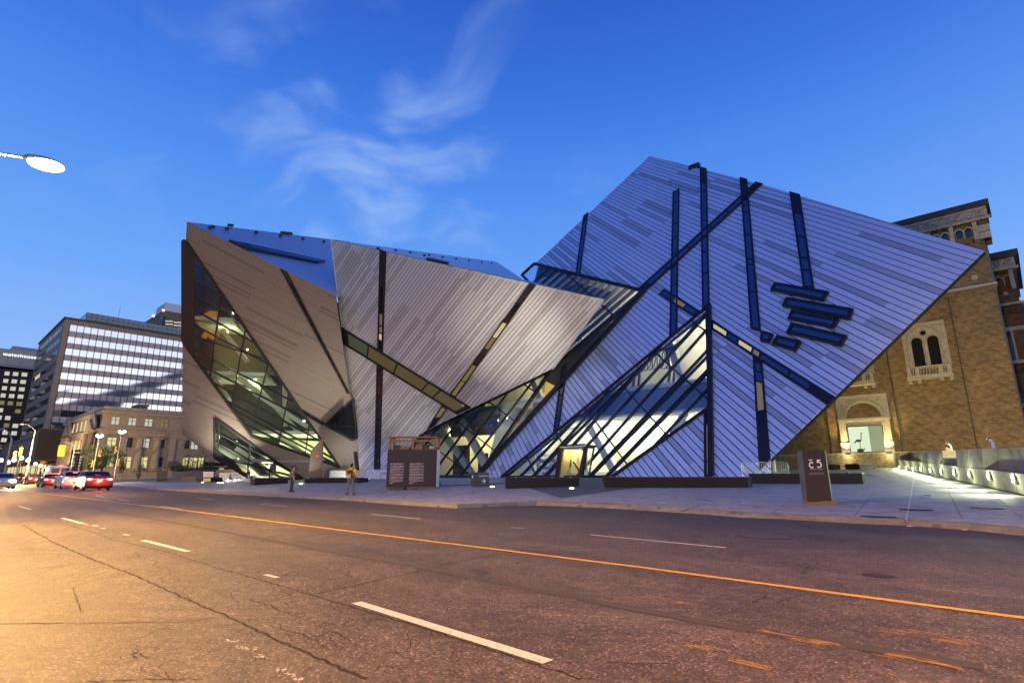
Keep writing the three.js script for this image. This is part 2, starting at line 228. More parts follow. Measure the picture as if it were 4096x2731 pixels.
  wm([[590, 495, 90], [750, 525, 60], [840, 722, 150], [1000, 793, 120], [1770, 655, 170], [1970, 695, 120], [1140, 655, 60], [1280, 690, 120], [1380, 705, 60], [1700, 765, 130], [1900, 800, 90]], 2048);
  tag(part(scene, 'worn_marking', worn, std([.42, .25, .05], .8)), null, null, null, 'stuff');
  const chips = []; for (const [x, y] of [[1110, 735], [1150, 742], [1190, 775], [1290, 838], [1330, 862], [1370, 880], [1065, 705]]) for (let i = 0; i < 14; i++) { const p = onY((x + (rr() - .5) * 50) / K, 1950 + (y + (rr() - .5) * 14) / K), s = .004 + rr() * .011; chips.push(groundPoly([V(p.x - s, 0, p.z), V(p.x, 0, p.z + s * .7), V(p.x + s * 1.2, 0, p.z), V(p.x, 0, p.z - s)], .004)); }
  tag(part(scene, 'paint_chips', chips, whitePaint), null, null, null, 'stuff');
  // iron covers
  const iron = std([.05, .045, .042], .55, { metalness: .5, bumpMap: tex(256, (u, v) => { const k = (Math.abs((u * 12) % 1 - .5) < .3 && Math.abs((v * 12) % 1 - .5) < .3) ? 1 : 0; return [k, k, k]; }, false), bumpScale: .01 });
  const cover = (px, r, lab, pl = true, lidM = iron) => { const p = pl ? onPlaza(...px) : onY(...px), y = pl ? plazaY(p.z) : 0; const t = thing('manhole_cover', lab, 'manhole cover', V(p.x, y, p.z)); part(t, 'rim', new THREE.TorusGeometry(r, .03, 6, 40).rotateX(Math.PI / 2).scale(1, .3, 1), iron); part(t, 'lid', cyl(r - .02, r - .02, .02, 0, 0, 0, 40), lidM); };
  cover([3516, 2066], .42, 'round dark iron cover in the pavement closest to the kerb'); cover([3667, 2038], .42, 'round dark iron cover on the pale line of the pavement'); cover([3958, 2031], .42, 'round dark iron cover in the pavement furthest to the right');
  cover([3065, 2145], .55, 'large round iron cover flush in the far lane of the road', false, std([.065, .058, .055], .75, { bumpMap: asphaltBump, bumpScale: .004 })); cover([3516, 2302], .16, 'small iron valve cover in the road near the yellow line', false);
}

// ---------------------------------------------------------------- street lamps
const galv = std([.36, .36, .37], .5, { metalness: .6 }), darkMetal = std([.03, .03, .034], .45, { metalness: .4 });
const glow = (c, k) => new THREE.MeshStandardMaterial({ color: 0x000000, emissive: rgb(...c), emissiveIntensity: k, roughness: 1 });
const SODIUM = [1, .44, .075];
function lampPost(p, arm, h, lit, label, cd, group, omni = .12) {
  const SODIUM = omni > 1 ? [1, .52, .11] : [1, .42, .07];
  const t = thing('street_lamp', label, 'street lamp', p, 0, group), d = arm.clone().normalize(), L = arm.length(), end = arm.clone().setY(h);
  part(t, 'pole', [cyl(.11, .065, h - .9, 0, (h - .9) / 2, 0), cyl(.17, .15, .5, 0, .25, 0)], galv);
  part(t, 'arm', tube([V(0, h - 1.1, 0), V(0, h - .75, 0).addScaledVector(d, L * .1), V(0, h - .25, 0).addScaledVector(d, L * .45), V(0, h + .02, 0).addScaledVector(d, L * .98)], .045), galv);
  const yawA = Math.atan2(-d.z, d.x), head = (g) => { g.rotateY(yawA); g.translate(end.x, end.y, end.z); return g; };
  const hd = part(t, 'lamp_head', head(ball(.2, .3, .05, 0, 2.1, .55, .9, 20)), galv);
  const lens = part(hd, 'lamp_lens', head(ball(.2, .38, -.05, 0, 2.0, .75, 1.05, 20)), lit ? glow(SODIUM.map((c, i) => [1, .82, .5][i]), 30) : std([.4, .4, .38], .3));
  if (lit && cd) {
    const s = new THREE.SpotLight(rgb(...SODIUM), cd, 0, 1.3, .32, 2); s.position.copy(end).add(V(d.x * .36, -.2, d.z * .36)); s.target.position.copy(end).add(V(d.x * .36, -5, d.z * .36)); s.castShadow = true; s.shadow.radius = 8; s.name = 'lamp_light'; t.add(s, s.target); const w = new THREE.PointLight(rgb(...SODIUM), cd * omni); w.position.copy(s.position); w.shadow.radius = 8; w.castShadow = true; w.name = 'lamp_light'; t.add(w);
  }
  return t;
}
const lampAt = (() => { const r = ray(185, 640); return CAM.clone().addScaledVector(r, (9.5 - EYE) / r.y); })();
lampPost(V(lampAt.x - 1.4, 0, lampAt.z + 4.6), V(1.1, 0, -4.25), 9.5, true, 'glaring sodium street lamp on a curved arm at the upper left', 1500, null, 1.1);
lampPost(V(5, 0, 3.4), V(1.1, 0, -4.25), 9.5, true, 'sodium street lamp further along the near pavement to the right', 2300, null);
lampPost(V(-52, 0, 3.4), V(1.1, 0, -4.25), 9.5, true, 'sodium street lamp further along the near pavement to the left', 2600, null);
// ---------------------------------------------------------------- the museum: folded metal and glass volumes
const museumAt = V(-45, 1.1, -45);
const museum = thing('museum_building', 'angular crystal-shaped building clad in striped metal panels with large glass facets', 'museum', museumAt);
function facet(p, hdeg, vp) { // plane through p holding the level direction hdeg and the direction in which its boards run
  const a = hdeg * Math.PI / 180, h = V(Math.cos(a), 0, -Math.sin(a)), d = ray(...vp).normalize(), n = d.clone().cross(h).normalize(); if (n.dot(CAM.clone().sub(p)) < 0) n.negate();
  const u = d.clone().addScaledVector(n, -d.dot(n)).normalize(), v = n.clone().cross(u);
  const f = { p, n, u, v };
  f.hit = (x, y) => { const r = ray(x, y); return CAM.clone().addScaledVector(r, p.clone().sub(CAM).dot(n) / r.dot(n)); };
  f.uv = (x, y) => { const q = f.hit(x, y).sub(p); return [q.dot(u), q.dot(v)]; };
  f.pt = (a, b, t = 0) => p.clone().addScaledVector(u, a).addScaledVector(v, b).addScaledVector(n, t);
  return f;
}
function clipHalf(poly, axis, val, sign) { // keep sign*(c-val) >= 0
  const out = []; for (let i = 0; i < poly.length; i++) { const a = poly[i], b = poly[(i + 1) % poly.length], da = sign * (a[axis] - val), db = sign * (b[axis] - val); if (da >= 0) out.push(a); if ((da >= 0) !== (db >= 0)) { const t = da / (da - db); out.push([lerp(a[0], b[0], t), lerp(a[1], b[1], t)]); } } return out;
}
const area2 = (p) => Math.abs(p.reduce((s, a, i) => { const b = p[(i + 1) % p.length]; return s + a[0] * b[1] - b[0] * a[1]; }, 0)) / 2;
function cladding(f, polys, pitch, phase, seed, m, tone) { // boards with open dark joints on a backing wall
  const wall = wpart(museum, 'cladding_wall', polys.map((P) => slab(P.map(([x, y]) => f.hit(x, y)), f.n, -.35, -.01)), jointMat), rr = rng(seed), rows = new Map(), tones = new Map();
  const gap = pitch * .155, seg = 7.5;
  for (const [pi, P] of polys.entries()) {
    const Q = P.map(([x, y]) => f.uv(x, y)), v0 = Math.min(...Q.map((q) => q[1])), v1 = Math.max(...Q.map((q) => q[1])), u0 = Math.min(...Q.map((q) => q[0])), u1 = Math.max(...Q.map((q) => q[0]));
    for (let k = Math.floor((v0 - phase) / pitch); k <= Math.ceil((v1 - phase) / pitch); k++) {
      const strip = clipHalf(clipHalf(Q, 1, phase + k * pitch + gap / 2, 1), 1, phase + (k + 1) * pitch - gap / 2, -1); if (strip.length < 3) continue;
      for (let s = Math.floor(u0 / seg); s <= Math.ceil(u1 / seg); s++) {
        const c = clipHalf(clipHalf(strip, 0, s * seg, 1), 0, (s + 1) * seg, -1); if (c.length < 3 || area2(c) < .002) continue;
        const key = k + ':' + s; if (!tones.has(key)) tones.set(key, tone(rr, k, s));
        const rk = pi * 1000 + k; (rows.get(rk) ?? rows.set(rk, []).get(rk)).push(slab(c.map(([a, b]) => f.pt(a, b)), f.n, 0, .05, f.u, tones.get(key)));
      }
    }
  }
  for (const [k, list] of rows) wpart(wall, 'panel', list, m);
  return wall;
}
const brushed = tex([128, 512], (u, v) => { const k = .5 + .5 * tn(u, v * .2, 6, 2) + (R0() - .5) * .3; return [k, k, k]; }, false); sc(brushed, .5);
const jointMat = std([.012, .012, .014], .9), frameMat = std([.016, .016, .022], .42, { metalness: .3 }), frameWarm = std([.02, .016, .013], .5, { metalness: .2 });
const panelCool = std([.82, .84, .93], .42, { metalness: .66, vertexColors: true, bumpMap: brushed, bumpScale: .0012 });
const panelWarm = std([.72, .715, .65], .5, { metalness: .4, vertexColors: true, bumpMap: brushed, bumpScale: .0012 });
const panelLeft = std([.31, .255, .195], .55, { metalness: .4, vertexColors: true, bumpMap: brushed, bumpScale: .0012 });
const roofMat = std([.55, .57, .62], .34, { metalness: .75, bumpMap: brushed, bumpScale: .002 });
const glassClear = phy([.86, .95, .92], 0, { transmission: 1, thickness: 0, ior: 1.75 });
const glassBlue = phy([.72, .85, .95], 0, { transmission: 1, thickness: 0, ior: 2.35 });
const paneDark = phy([.014, .036, .12], .03, { ior: 2.4 });
const grey = (k) => [k, k, k];

const F = facet(onPlaza(2700, 1912), 0, [1332, 264]);                 // right volume, leaning back
const M = facet(onPlaza(1446, 1909), 18, [-1600, 5600]);              // middle volume, leaning out
const L = facet(onPlaza(1440, 1909), 57, [8800, 5170]);               // left volume, facing down the street
const pitchOf = (f, a, b, n) => Math.abs(f.uv(...a)[1] - f.uv(...b)[1]) / n;
const pF = pitchOf(F, [2593, 633.6], [2356.5, 851.5], 23), pM = pitchOf(M, [1582.8, 1016.7], [1857.3, 1076.3], 20), pL = pitchOf(L, [1150, 1300], [1150, 1396], 12);
console.log('pitch', pF.toFixed(3), pM.toFixed(3), pL.toFixed(3));
cladding(F, [
  [[2140, 1057], [2600, 624], [3050, 739], [2575, 1165]],
  [[3050, 739], [3941, 1005], [3085, 1836], [3085, 1912], [2846, 1912], [2836, 1236], [2836, 931]],
  [[2575, 1165], [2836, 931], [2836, 1236], [2012, 1911], [1920, 1911]],
  [[2840, 1632], [2846, 1912], [2448, 1911]]], pF, F.uv(2593, 633.6)[1], 21, panelCool, (r, k, s) => { const t = r(), q = k > 0 ? t < .2 : t < .13; const c = q ? .62 + r() * .1 : .94 + r() * .1; return [c, c, c * 1.01]; });
cladding(M, [
  [[1324, 958], [2188, 1147], [1695, 1727], [1562, 1908], [1446, 1908]],
  [[2188, 1147], [2412, 1196], [2210, 1474], [1695, 1727]]], pM, M.uv(1582.8, 1016.7)[1], 22, panelWarm, (r) => { const t = r(), c = t < .3 ? .76 + r() * .06 : .96 + r() * .08; return t < .3 ? [c, c * .975, c * .95] : [c, c * .99, c * .985]; });
cladding(L, [
  [[747, 887], [1342, 1180], [1448, 1909], [1388, 1910], [742, 962]],
  [[729, 1367], [858, 1542], [858, 1833], [727, 1737]],
  [[858, 1542], [1007, 1745], [1000, 1774], [858, 1672]],
  [[1007, 1745], [1239, 1826], [1360, 1868], [1388, 1910], [1212, 1911], [1000, 1774]]], pL, L.uv(1150, 1300)[1], 23, panelLeft, (r) => { const t = r(), c = t < .08 ? .72 : .94 + r() * .1; return [c, c, c]; });

// raised strip windows: frame bars, glass, cross bars; quad = [top a, top b, bottom b, bottom a] in order round the window
function stripWindow(f, q, cuts, o = {}) {
  const P = q.map(([x, y]) => f.hit(x, y)), mid = (a, b, t) => a.clone().lerp(b, t), h = (o.h ?? .2) * .75, fm = o.frame ?? frameMat;
  const wTop = P[0].distanceTo(P[1]), wBot = P[3].distanceTo(P[2]), bw = o.bw ?? .2;            // border as a share of the width
  const inner = (t, s) => mid(mid(P[0], P[3], t), mid(P[1], P[2], t), s);
  const len = P[0].distanceTo(P[3]), e = Math.min(.2, bw * Math.max(wTop, wBot) / len), s0 = o.solid?.[0] ?? e, s1 = 1 - (o.solid?.[1] ?? e);
  const I = [inner(s0, bw), inner(s0, 1 - bw), inner(s1, 1 - bw), inner(s1, bw)];
  const quad = (a, b, c, d, t0, t1) => slab([a, b, c, d], f.n, t0, t1);
  const w = wpart(museum, 'strip_window', [quad(P[0], P[1], I[1], I[0], .051, h), quad(P[1], P[2], I[2], I[1], .051, h), quad(P[2], P[3], I[3], I[2], .051, h), quad(P[3], P[0], I[0], I[3], .051, h)], fm);
  const cs = [0, ...cuts, 1];
  for (let i = 0; i + 1 < cs.length; i++) {
    const t0 = lerp(s0, s1, cs[i]), t1 = lerp(s0, s1, cs[i + 1]), g = (i ? .35 * bw * wTop / len : 0), a = [inner(t0 + g, bw), inner(t0 + g, 1 - bw), inner(t1, 1 - bw), inner(t1, bw)];
    wpart(w, 'pane', slab(a, f.n, .07, h - .07), o.pane?.[i] ?? o.glass ?? paneDark);
    if (i) wpart(w, 'mullion', slab([inner(t0 - g, bw), inner(t0 - g, 1 - bw), inner(t0 + g, 1 - bw), inner(t0 + g, bw)], f.n, .06, h - .03), fm);
  }
  return w;
}
const litPane = phy([.02, .02, .02], .05, { ior: 1.9, emissive: rgb(.75, .62, .33), emissiveIntensity: .75 });
const dimPane = phy([.015, .02, .03], .05, { ior: 2, emissive: rgb(.30, .22, .09), emissiveIntensity: .5 });
const warmPane = phy([.02, .016, .01], .06, { ior: 1.6, emissive: rgb(.22, .16, .05), emissiveIntensity: .8 });
const dimGreen = phy([.015, .02, .018], .05, { ior: 1.7, emissive: rgb(.05, .055, .03), emissiveIntensity: 1 }), dimOlive = phy([.015, .014, .01], .05, { ior: 1.6, emissive: rgb(.085, .062, .022), emissiveIntensity: 1 });
const warmDark = phy([.012, .011, .01], .06, { ior: 1.6 });
// right volume
stripWindow(F, [[2335, 865], [2355, 850], [2322, 1099], [2304, 1098]], [.35, .72], { solid: [.12] });
stripWindow(F, [[2693, 771], [2720, 756], [2711, 1328], [2680, 1347]], [.1, .28, .38, .5, .6, .72, .82], { h: .22 });
stripWindow(F, [[2802, 669], [2829, 677], [2841, 1222], [2812, 1240]], [.08, .36, .5, .62, .78], { solid: [.14], h: .24 });
stripWindow(F, [[2961, 711], [2991, 719], [3047, 1330], [3006, 1318]], [.06, .12, .32, .52, .56, .76], { solid: [.18], h: .24 });
stripWindow(F, [[3014, 1425], [3052, 1450], [3085, 1838], [3041, 1886]], [.14, .3, .74], { solid: [.05, .3], h: .24, pane: [paneDark, paneDark, dimPane, warmDark] });
stripWindow(F, [[3160, 769], [3203, 781], [3261, 1160], [3216, 1155]], [.34, .64, .8], { solid: [.25], h: .24 });
stripWindow(F, [[3026, 731], [3054, 738], [2588, 1164], [2556, 1157]], [.16, .34, .58, .82], { solid: [.14, .06], h: .28 });
stripWindow(F, [[2639, 1180], [2659, 1158], [2803, 1247], [2774, 1270]], [.36, .7], { bw: .24, h: .26, pane: [paneDark, dimPane, paneDark] });
stripWindow(F, [[2845, 1318], [2847, 1281], [3346, 1593], [3317, 1625]], [.17, .30, .46, .54, .82], { bw: .26, h: .26, solid: [.03, .15], pane: [litPane, paneDark, litPane, dimPane, paneDark, paneDark] });
stripWindow(F, [[2818, 1648], [2853, 1630], [2860, 1911], [2820, 1911]], [.2, .8], { bw: .28, h: .2, pane: [warmDark, warmPane, dimPane] });
for (const q of [[[3086, 1167], [3103, 1136], [3320, 1173], [3300, 1211]], [[3133, 1231], [3149, 1195], [3419, 1243], [3405, 1286]], [[3155, 1282], [3170, 1247], [3361, 1285], [3340, 1319]], [[3150, 1338], [3170, 1297], [3394, 1350], [3371, 1391]], [[3046, 1370], [3050, 1329], [3099, 1342], [3079, 1378]], [[3093, 1382], [3113, 1348], [3211, 1371], [3187, 1411]]]) stripWindow(F, q, [], { bw: .26, h: .42 });
stripWindow(F, [[2249, 1469], [2274, 1449], [2238, 1717], [2214, 1734]], [.3, .56, .8], { h: .2, glass: phy([.02, .03, .03], .05, { ior: 1.9 }) });
// middle volume
stripWindow(M, [[1520, 996], [1546, 1006], [1533, 1411], [1510, 1397]], [.42, .62, .74, .86], { solid: [.36], bw: .27, frame: frameWarm, pane: [warmDark, dimPane, warmPane, litPane, warmDark] });
stripWindow(M, [[1508, 1460], [1533, 1474], [1521, 1909], [1497, 1909]], [.28, .56, .84], { bw: .22, frame: frameWarm, glass: phy([.012, .014, .014], .05, { ior: 1.8 }) });
stripWindow(M, [[2119, 1132], [2146, 1138], [1824, 1589], [1800, 1578]], [.2, .36, .48, .66, .84], { solid: [.16], bw: .2, frame: frameWarm, pane: [warmDark, litPane, warmPane, warmDark, warmPane, warmPane] });
stripWindow(M, [[1768, 1618], [1793, 1633], [1738, 1704], [1706, 1720]], [.5], { bw: .2, frame: frameWarm, pane: [warmPane, warmDark] });
stripWindow(M, [[1374, 1375], [1367, 1307], [1888, 1629], [1830, 1657]], [.185, .44, .7, .8], { bw: .14, h: .22, solid: [.055, .03], frame: frameWarm, pane: [dimGreen, dimOlive, dimOlive, dimOlive, dimOlive] });
// left volume
stripWindow(L, [[1117, 1071], [1150, 1088], [1402, 1575], [1388, 1575]], [.3, .6, .82], { bw: .28, frame: frameWarm, glass: warmDark, solid: [.1] });
stripWindow(L, [[1198, 1650], [1200, 1629], [1302, 1691], [1292, 1700]], [.45], { bw: .18, frame: frameWarm, glass: phy([.014, .016, .02], .05, { ior: 1.8 }) });

// glazed facets: panes between two families of bars, on the facet's own plane
function glazing(f, outline, across, along, glass, o = {}) {
  const P = outline.map(([x, y]) => f.uv(x, y)), d = o.depth ?? .3;
  const w = wpart(museum, 'glass_wall', outline.map((a, i) => { const b = outline[(i + 1) % outline.length]; return bar(f.hit(...a), f.hit(...b), o.rim ?? .32, d, f.n, -.12); }), o.frame ?? frameMat);
  // bars: each given by two pixels; both families also cut the glass into panes
  const cut = (polys, [a, b]) => { const p = f.uv(...a), q = f.uv(...b), n = [-(q[1] - p[1]), q[0] - p[0]], side = (c) => (c[0] - p[0]) * n[0] + (c[1] - p[1]) * n[1], out = []; for (const poly of polys) for (const s of [1, -1]) { const r = []; for (let i = 0; i < poly.length; i++) { const A = poly[i], B = poly[(i + 1) % poly.length], da = s * side(A), db = s * side(B); if (da >= 0) r.push(A); if ((da >= 0) !== (db >= 0)) { const t = da / (da - db); r.push([lerp(A[0], B[0], t), lerp(A[1], B[1], t)]); } } if (r.length > 2 && area2(r) > .05) out.push(r); } return out; };
  const within = ([a, b]) => { const p = f.uv(...a), q = f.uv(...b), ts = []; for (let i = 0; i < P.length; i++) { const A = P[i], B = P[(i + 1) % P.length], n = [-(q[1] - p[1]), q[0] - p[0]], da = (A[0] - p[0]) * n[0] + (A[1] - p[1]) * n[1], db = (B[0] - p[0]) * n[0] + (B[1] - p[1]) * n[1]; if ((da >= 0) !== (db >= 0)) { const t = da / (da - db), c = [lerp(A[0], B[0], t), lerp(A[1], B[1], t)]; ts.push(c); } } if (ts.length < 2) return null; ts.sort((A, B) => A[0] - B[0]); return [ts[0], ts[ts.length - 1]]; };
  let polys = [P]; for (const l of [...across, ...along]) polys = cut(polys, l);
  for (const c of polys) { const cx = c.reduce((s, q) => s + q[0], 0) / c.length, cy = c.reduce((s, q) => s + q[1], 0) / c.length, k = (q) => [lerp(q[0], cx, .004), lerp(q[1], cy, .004)]; const g = new THREE.ShapeGeometry(new THREE.Shape(c.map(k).map((q) => new THREE.Vector2(...q)))), a = g.attributes.position, nn = g.attributes.normal; for (let i = 0; i < a.count; i++) { const p = f.pt(a.getX(i), a.getY(i), o.lift ?? .02); a.setXYZ(i, p.x, p.y, p.z); nn.setXYZ(i, f.n.x, f.n.y, f.n.z); } wpart(w, 'pane', g, glass); }
  const b2 = (l, width, t0, t1) => { const e = within(l); if (e) wpart(w, 'mullion', bar(f.pt(...e[0]), f.pt(...e[1]), width, t1 - t0, f.n, t0), o.frame ?? frameMat); };
  for (const l of across) b2(l, o.wa ?? .13, -.1, .1); for (const l of along) b2(l, o.wl ?? .12, -(o.fin ?? .4), .12);
  return w;
}
const perp = (f, px, k = 6) => { const q = f.uv(...px); const P = (a, b) => { const w = f.pt(a, b).sub(CAM), z = w.dot(FWD); return [CX + FOCAL * w.dot(RIGHT) / z, CY - FOCAL * w.dot(UP) / z]; }; return [P(q[0], q[1] - k), P(q[0], q[1] + k)]; };
const toVP = (px) => [px, [lerp(px[0], 1332, .3), lerp(px[1], 264, .3)]];
{ // right volume: the big triangle over the shop
  const K = (l) => l.map(([a, b, c, d]) => [[a, b], [c, d]]);
  glazing(F, [[2830, 1230], [2842, 1630], [2448, 1911], [2006, 1911]], [[2621, 1410], [2477, 1529], [2346, 1636], [2226, 1734], [2110, 1830], [2790, 1300]].map(toVP), K([[2380, 1680, 2621, 1411], [2409, 1715, 2657, 1443], [2437, 1758, 2690, 1472], [2464, 1790, 2729, 1508], [2514, 1810, 2627, 1692], [2663, 1734, 2750, 1642], [2249, 1773, 2416, 1585], [2124, 1912, 2224, 1812], [2075, 1912, 2151, 1833], [2178, 1912, 2214, 1871], [2357, 1910, 2467, 1797], [2421, 1911, 2500, 1830]]), glassBlue, { rim: .3, fin: .2, wl: .1 });
}
{ // right volume: glazed corner behind the middle volume
  glazing(F, [[2137, 1055], [2580, 1166], [2186, 1500], [2150, 1478], [2235, 1250], [2088, 1100]], [[2315, 1139], [2434, 1242], [2330, 1363], [2108, 1130]].map(toVP), Array.from({ length: 15 }, (_, i) => perp(F, [lerp(2165, 2560, i / 14), lerp(1072, 1168, i / 14) + 30])), glassBlue, { rim: .38, fin: .35, wl: .1 });
}
wpart(museum, 'edge_beam', bar(F.hit(2583, 1163), F.hit(1908, 1911), .62, .5, F.n, -.2), frameMat);
wpart(museum, 'edge_beam', bar(F.hit(2840, 1222), F.hit(2850, 1911), .4, .35, F.n, .0), frameMat);
// glazed entrance wedge between the middle and the right volume
const G = (() => { const a = F.hit(1912, 1911), b = F.hit(2200, 1486), c = M.hit(1696, 1730).addScaledVector(M.n, -.25); const n = b.clone().sub(a).cross(c.clone().sub(a)).normalize(); if (n.dot(CAM.clone().sub(a)) < 0) n.negate(); const u = b.clone().sub(a).normalize(), v = n.clone().cross(u), f = { p: a, n, u, v }; f.hit = (x, y) => { const r = ray(x, y); return CAM.clone().addScaledVector(r, a.clone().sub(CAM).dot(n) / r.dot(n)); }; f.uv = (x, y) => { const q = f.hit(x, y).sub(a); return [q.dot(u), q.dot(v)]; }; f.pt = (s, t, k = 0) => a.clone().addScaledVector(u, s).addScaledVector(v, t).addScaledVector(n, k); return f; })();
glazing(G, [[1562, 1911], [1696, 1728], [2206, 1480], [1910, 1911]], [[[1955, 1606], [2047, 1676]], [[1815, 1676], [1962, 1789]], [[1702, 1762], [1882, 1899]], [[2114, 1550], [2132, 1562]]], [[[1845, 1665], [1800, 1726]], [[1935, 1620], [1800, 1800]], [[2031, 1569], [1800, 1880]], [[2112, 1550], [1836, 1910]], [[1755, 1705], [1700, 1780]], [[1790, 1900], [1870, 1792]]].slice(0, 5), glassClear, { rim: .36, wl: .09, fin: .15 });
// left volume
const dirG = (a, b) => [a, b];
glazing(L, [[746, 966], [1358, 1867], [1239, 1825], [1007, 1744], [731, 1366], [731, 962]], [], [
  [[775, 1345], [1010, 1420]], [[775, 1240], [960, 1340]], [[775, 1300], [1060, 1450]], [[775, 1400], [1100, 1570]], [[800, 1460], [1150, 1640]], [[850, 1530], [1200, 1720]], [[880, 1590], [1250, 1790]], [[930, 1640], [1290, 1830]], [[960, 1690], [1260, 1830]], [[775, 1180], [900, 1250]], [[775, 1120], [860, 1165]], [[775, 1060], [820, 1082]],
  [[868, 1290], [842, 1480]], [[978, 1330], [925, 1620]], [[1070, 1460], [1000, 1740]], [[1155, 1570], [1110, 1790]], [[1235, 1700], [1220, 1820]]], glassClear, { rim: .3, wl: .12, fin: .3, frame: frameWarm });
wpart(museum, 'edge_panel', slab([[729, 960], [744, 968], [779, 1010], [777, 1428], [728, 1364]].map(([x, y]) => L.hit(x, y)), L.n, .06, .25), std([.030, .016, .010], .6));
glazing(L, [[858, 1672], [998, 1772], [1090, 1836], [1209, 1912], [1028, 1919], [858, 1831]], [], [[[860, 1725], [1000, 1800]], [[860, 1765], [1060, 1875]], [[880, 1690], [870, 1790]], [[1000, 1780], [990, 1880]], [[1085, 1835], [1075, 1915]], [[900, 1700], [1150, 1840]], [[1000, 1860], [1150, 1900]]], glassClear, { rim: .28, wl: .12, fin: .3, frame: frameWarm });
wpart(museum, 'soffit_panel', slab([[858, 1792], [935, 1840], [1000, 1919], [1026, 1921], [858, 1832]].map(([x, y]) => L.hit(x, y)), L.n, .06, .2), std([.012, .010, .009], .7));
glazing(L, [[1402, 1600], [1300, 1697], [1408, 1758], [1428, 1752], [1412, 1600]], [], [[[1350, 1660], [1330, 1720]], [[1310, 1700], [1420, 1706]]], phy([.014, .014, .012], .05, { ior: 1.7 }), { rim: .26, wl: .1, fin: .1, frame: frameWarm, lift: .08 });

// roofs and rear walls close the volumes
function plane3(a, b, c) { const n = b.clone().sub(a).cross(c.clone().sub(a)).normalize(); return { hit: (x, y) => { const r = ray(x, y); return CAM.clone().addScaledVector(r, a.clone().sub(CAM).dot(n) / r.dot(n)); }, n }; }
const roofs = [];
{
  const a = L.hit(747, 887), b = L.hit(1342, 1180), back = V(-14, 8.5, -30).add(a), P = plane3(a, b, back), n = P.n.clone(); if (n.y < 0) n.negate();
  const pts = [a, b, P.hit(1338, 1100), P.hit(1326, 958)]; roofs.push({ f: P, n });
  const roof = wpart(museum, 'roof', slab([a.clone(), b.clone(), P.hit(1400, 1180), P.hit(1400, 966)], n, -.3, 0, P.hit(1326, 958).sub(a)), roofMat);
  const u = P.hit(1326, 958).sub(a).normalize(), cells = [[760, 893, 1325, 960]];
  wpart(museum, 'roof_window', slab([[912, 965], [1010, 985], [1300, 1047], [1270, 1054], [985, 1000]].map(([x, y]) => P.hit(x, y)), n, .0, .25), frameMat);
  wpart(museum, 'roof_window', slab([[1000, 990], [1290, 1048], [1268, 1050], [1010, 996]].map(([x, y]) => P.hit(x, y)), n, .255, .27), phy([.01, .03, .08], .05, { ior: 2.2 }));
  for (const [x, y] of [[838, 913], [850, 910], [905, 917], [1022, 932], [1120, 945], [1210, 957], [1294, 968]]) wpart(roof, 'bracket', box(.35, .3, .35).translate(...P.hit(x, y).addScaledVector(n, .12).toArray()), frameWarm);
  for (const [x, y, w] of [[918, 905, 2.2], [1142, 935, 4.5]]) { const k = w * 5.2; wpart(museum, 'roof_box', slab([[x - k, y - k * .1 - 2], [x + k, y + k * .1 - 2], [x + k + 2, y + k * .1 + 2], [x - k + 4, y - k * .1 + 3]].map((q) => P.hit(...q)), n, .02, .3), frameMat); }
}
{
  const a = M.hit(1324, 958), b = M.hit(2412, 1196), P = plane3(a, b, V(-6, 6.5, -26).add(a)), n = P.n.clone(); if (n.y < 0) n.negate();
  const roof = wpart(museum, 'roof', slab([a.clone(), b.clone(), P.hit(2095, 1118), P.hit(1985, 1046)], n, -.3, -.02, P.hit(1985, 1046).sub(a)), roofMat);
  for (const [x, y] of [[1511, 996], [1582, 1003], [1640, 1011], [1697, 1023], [1716, 1022], [1770, 1030], [1824, 1037], [1876, 1043], [1927, 1049], [1965, 1055]]) wpart(roof, 'bracket', box(.28, .24, .28).translate(...P.hit(x, y).addScaledVector(n, .08).toArray()), frameWarm);
  wpart(museum, 'roof_window', slab([[1703, 1041], [1790, 1060], [1796, 1056], [1720, 1038]].map(([x, y]) => P.hit(x, y)), n, 0, .3), frameMat);
}
wpart(museum, 'edge_fin', slab([[1326, 1090], [1342, 1180], [1380, 1330], [1376, 1300], [1345, 1150]].map(([x, y]) => M.hit(x, y).addScaledVector(M.n, -.5)), M.n, -.3, 0), frameWarm);
wpart(museum, 'edge_trim', bar(M.hit(1323, 957), M.hit(1445, 1909), .16, .4, M.n, -.34), std([.62, .6, .58], .5));
wpart(museum, 'edge_trim', bar(M.hit(2412, 1197), M.hit(2208, 1475), .3, .4, M.n, -.34), std([.62, .58, .52], .5));
wpart(museum, 'parapet_box', box(1.4, .6, .6).translate(...F.hit(2779, 667).toArray()), frameMat);
// closed bodies behind the facets
function body(f, front, back, k, skip = []) {
  const A = front.map(([x, y]) => f.hit(x, y).addScaledVector(f.n, -.4)), B = back.map(([x, y], i) => { const q = f.hit(x, y).sub(CAM); return CAM.clone().addScaledVector(q, Array.isArray(k) ? k[i] : k); }), pos = [];
  const tri = (a, b, c) => { for (const p of [a, b, c]) pos.push(p.x, p.y, p.z); };
  for (let i = 0; i < A.length; i++) { if (skip.includes(i)) continue; const j = (i + 1) % A.length; tri(A[i], B[i], B[j]); tri(A[i], B[j], A[j]); }
  for (let i = 1; i + 1 < B.length; i++) tri(B[0], B[i], B[i + 1]);
  const g = new THREE.BufferGeometry(); g.setAttribute('position', new THREE.Float32BufferAttribute(pos, 3)); g.computeVertexNormals(); wpart(museum, 'rear_wall', g, std([.2, .2, .21], .7));
}
body(F, [[2145, 1062], [2600, 630], [3930, 1005], [3083, 1834], [3083, 1911], [1925, 1910]], [[2420, 1000], [2640, 760], [3560, 1080], [2990, 1640], [2990, 1880], [2150, 1880]], 1.42);
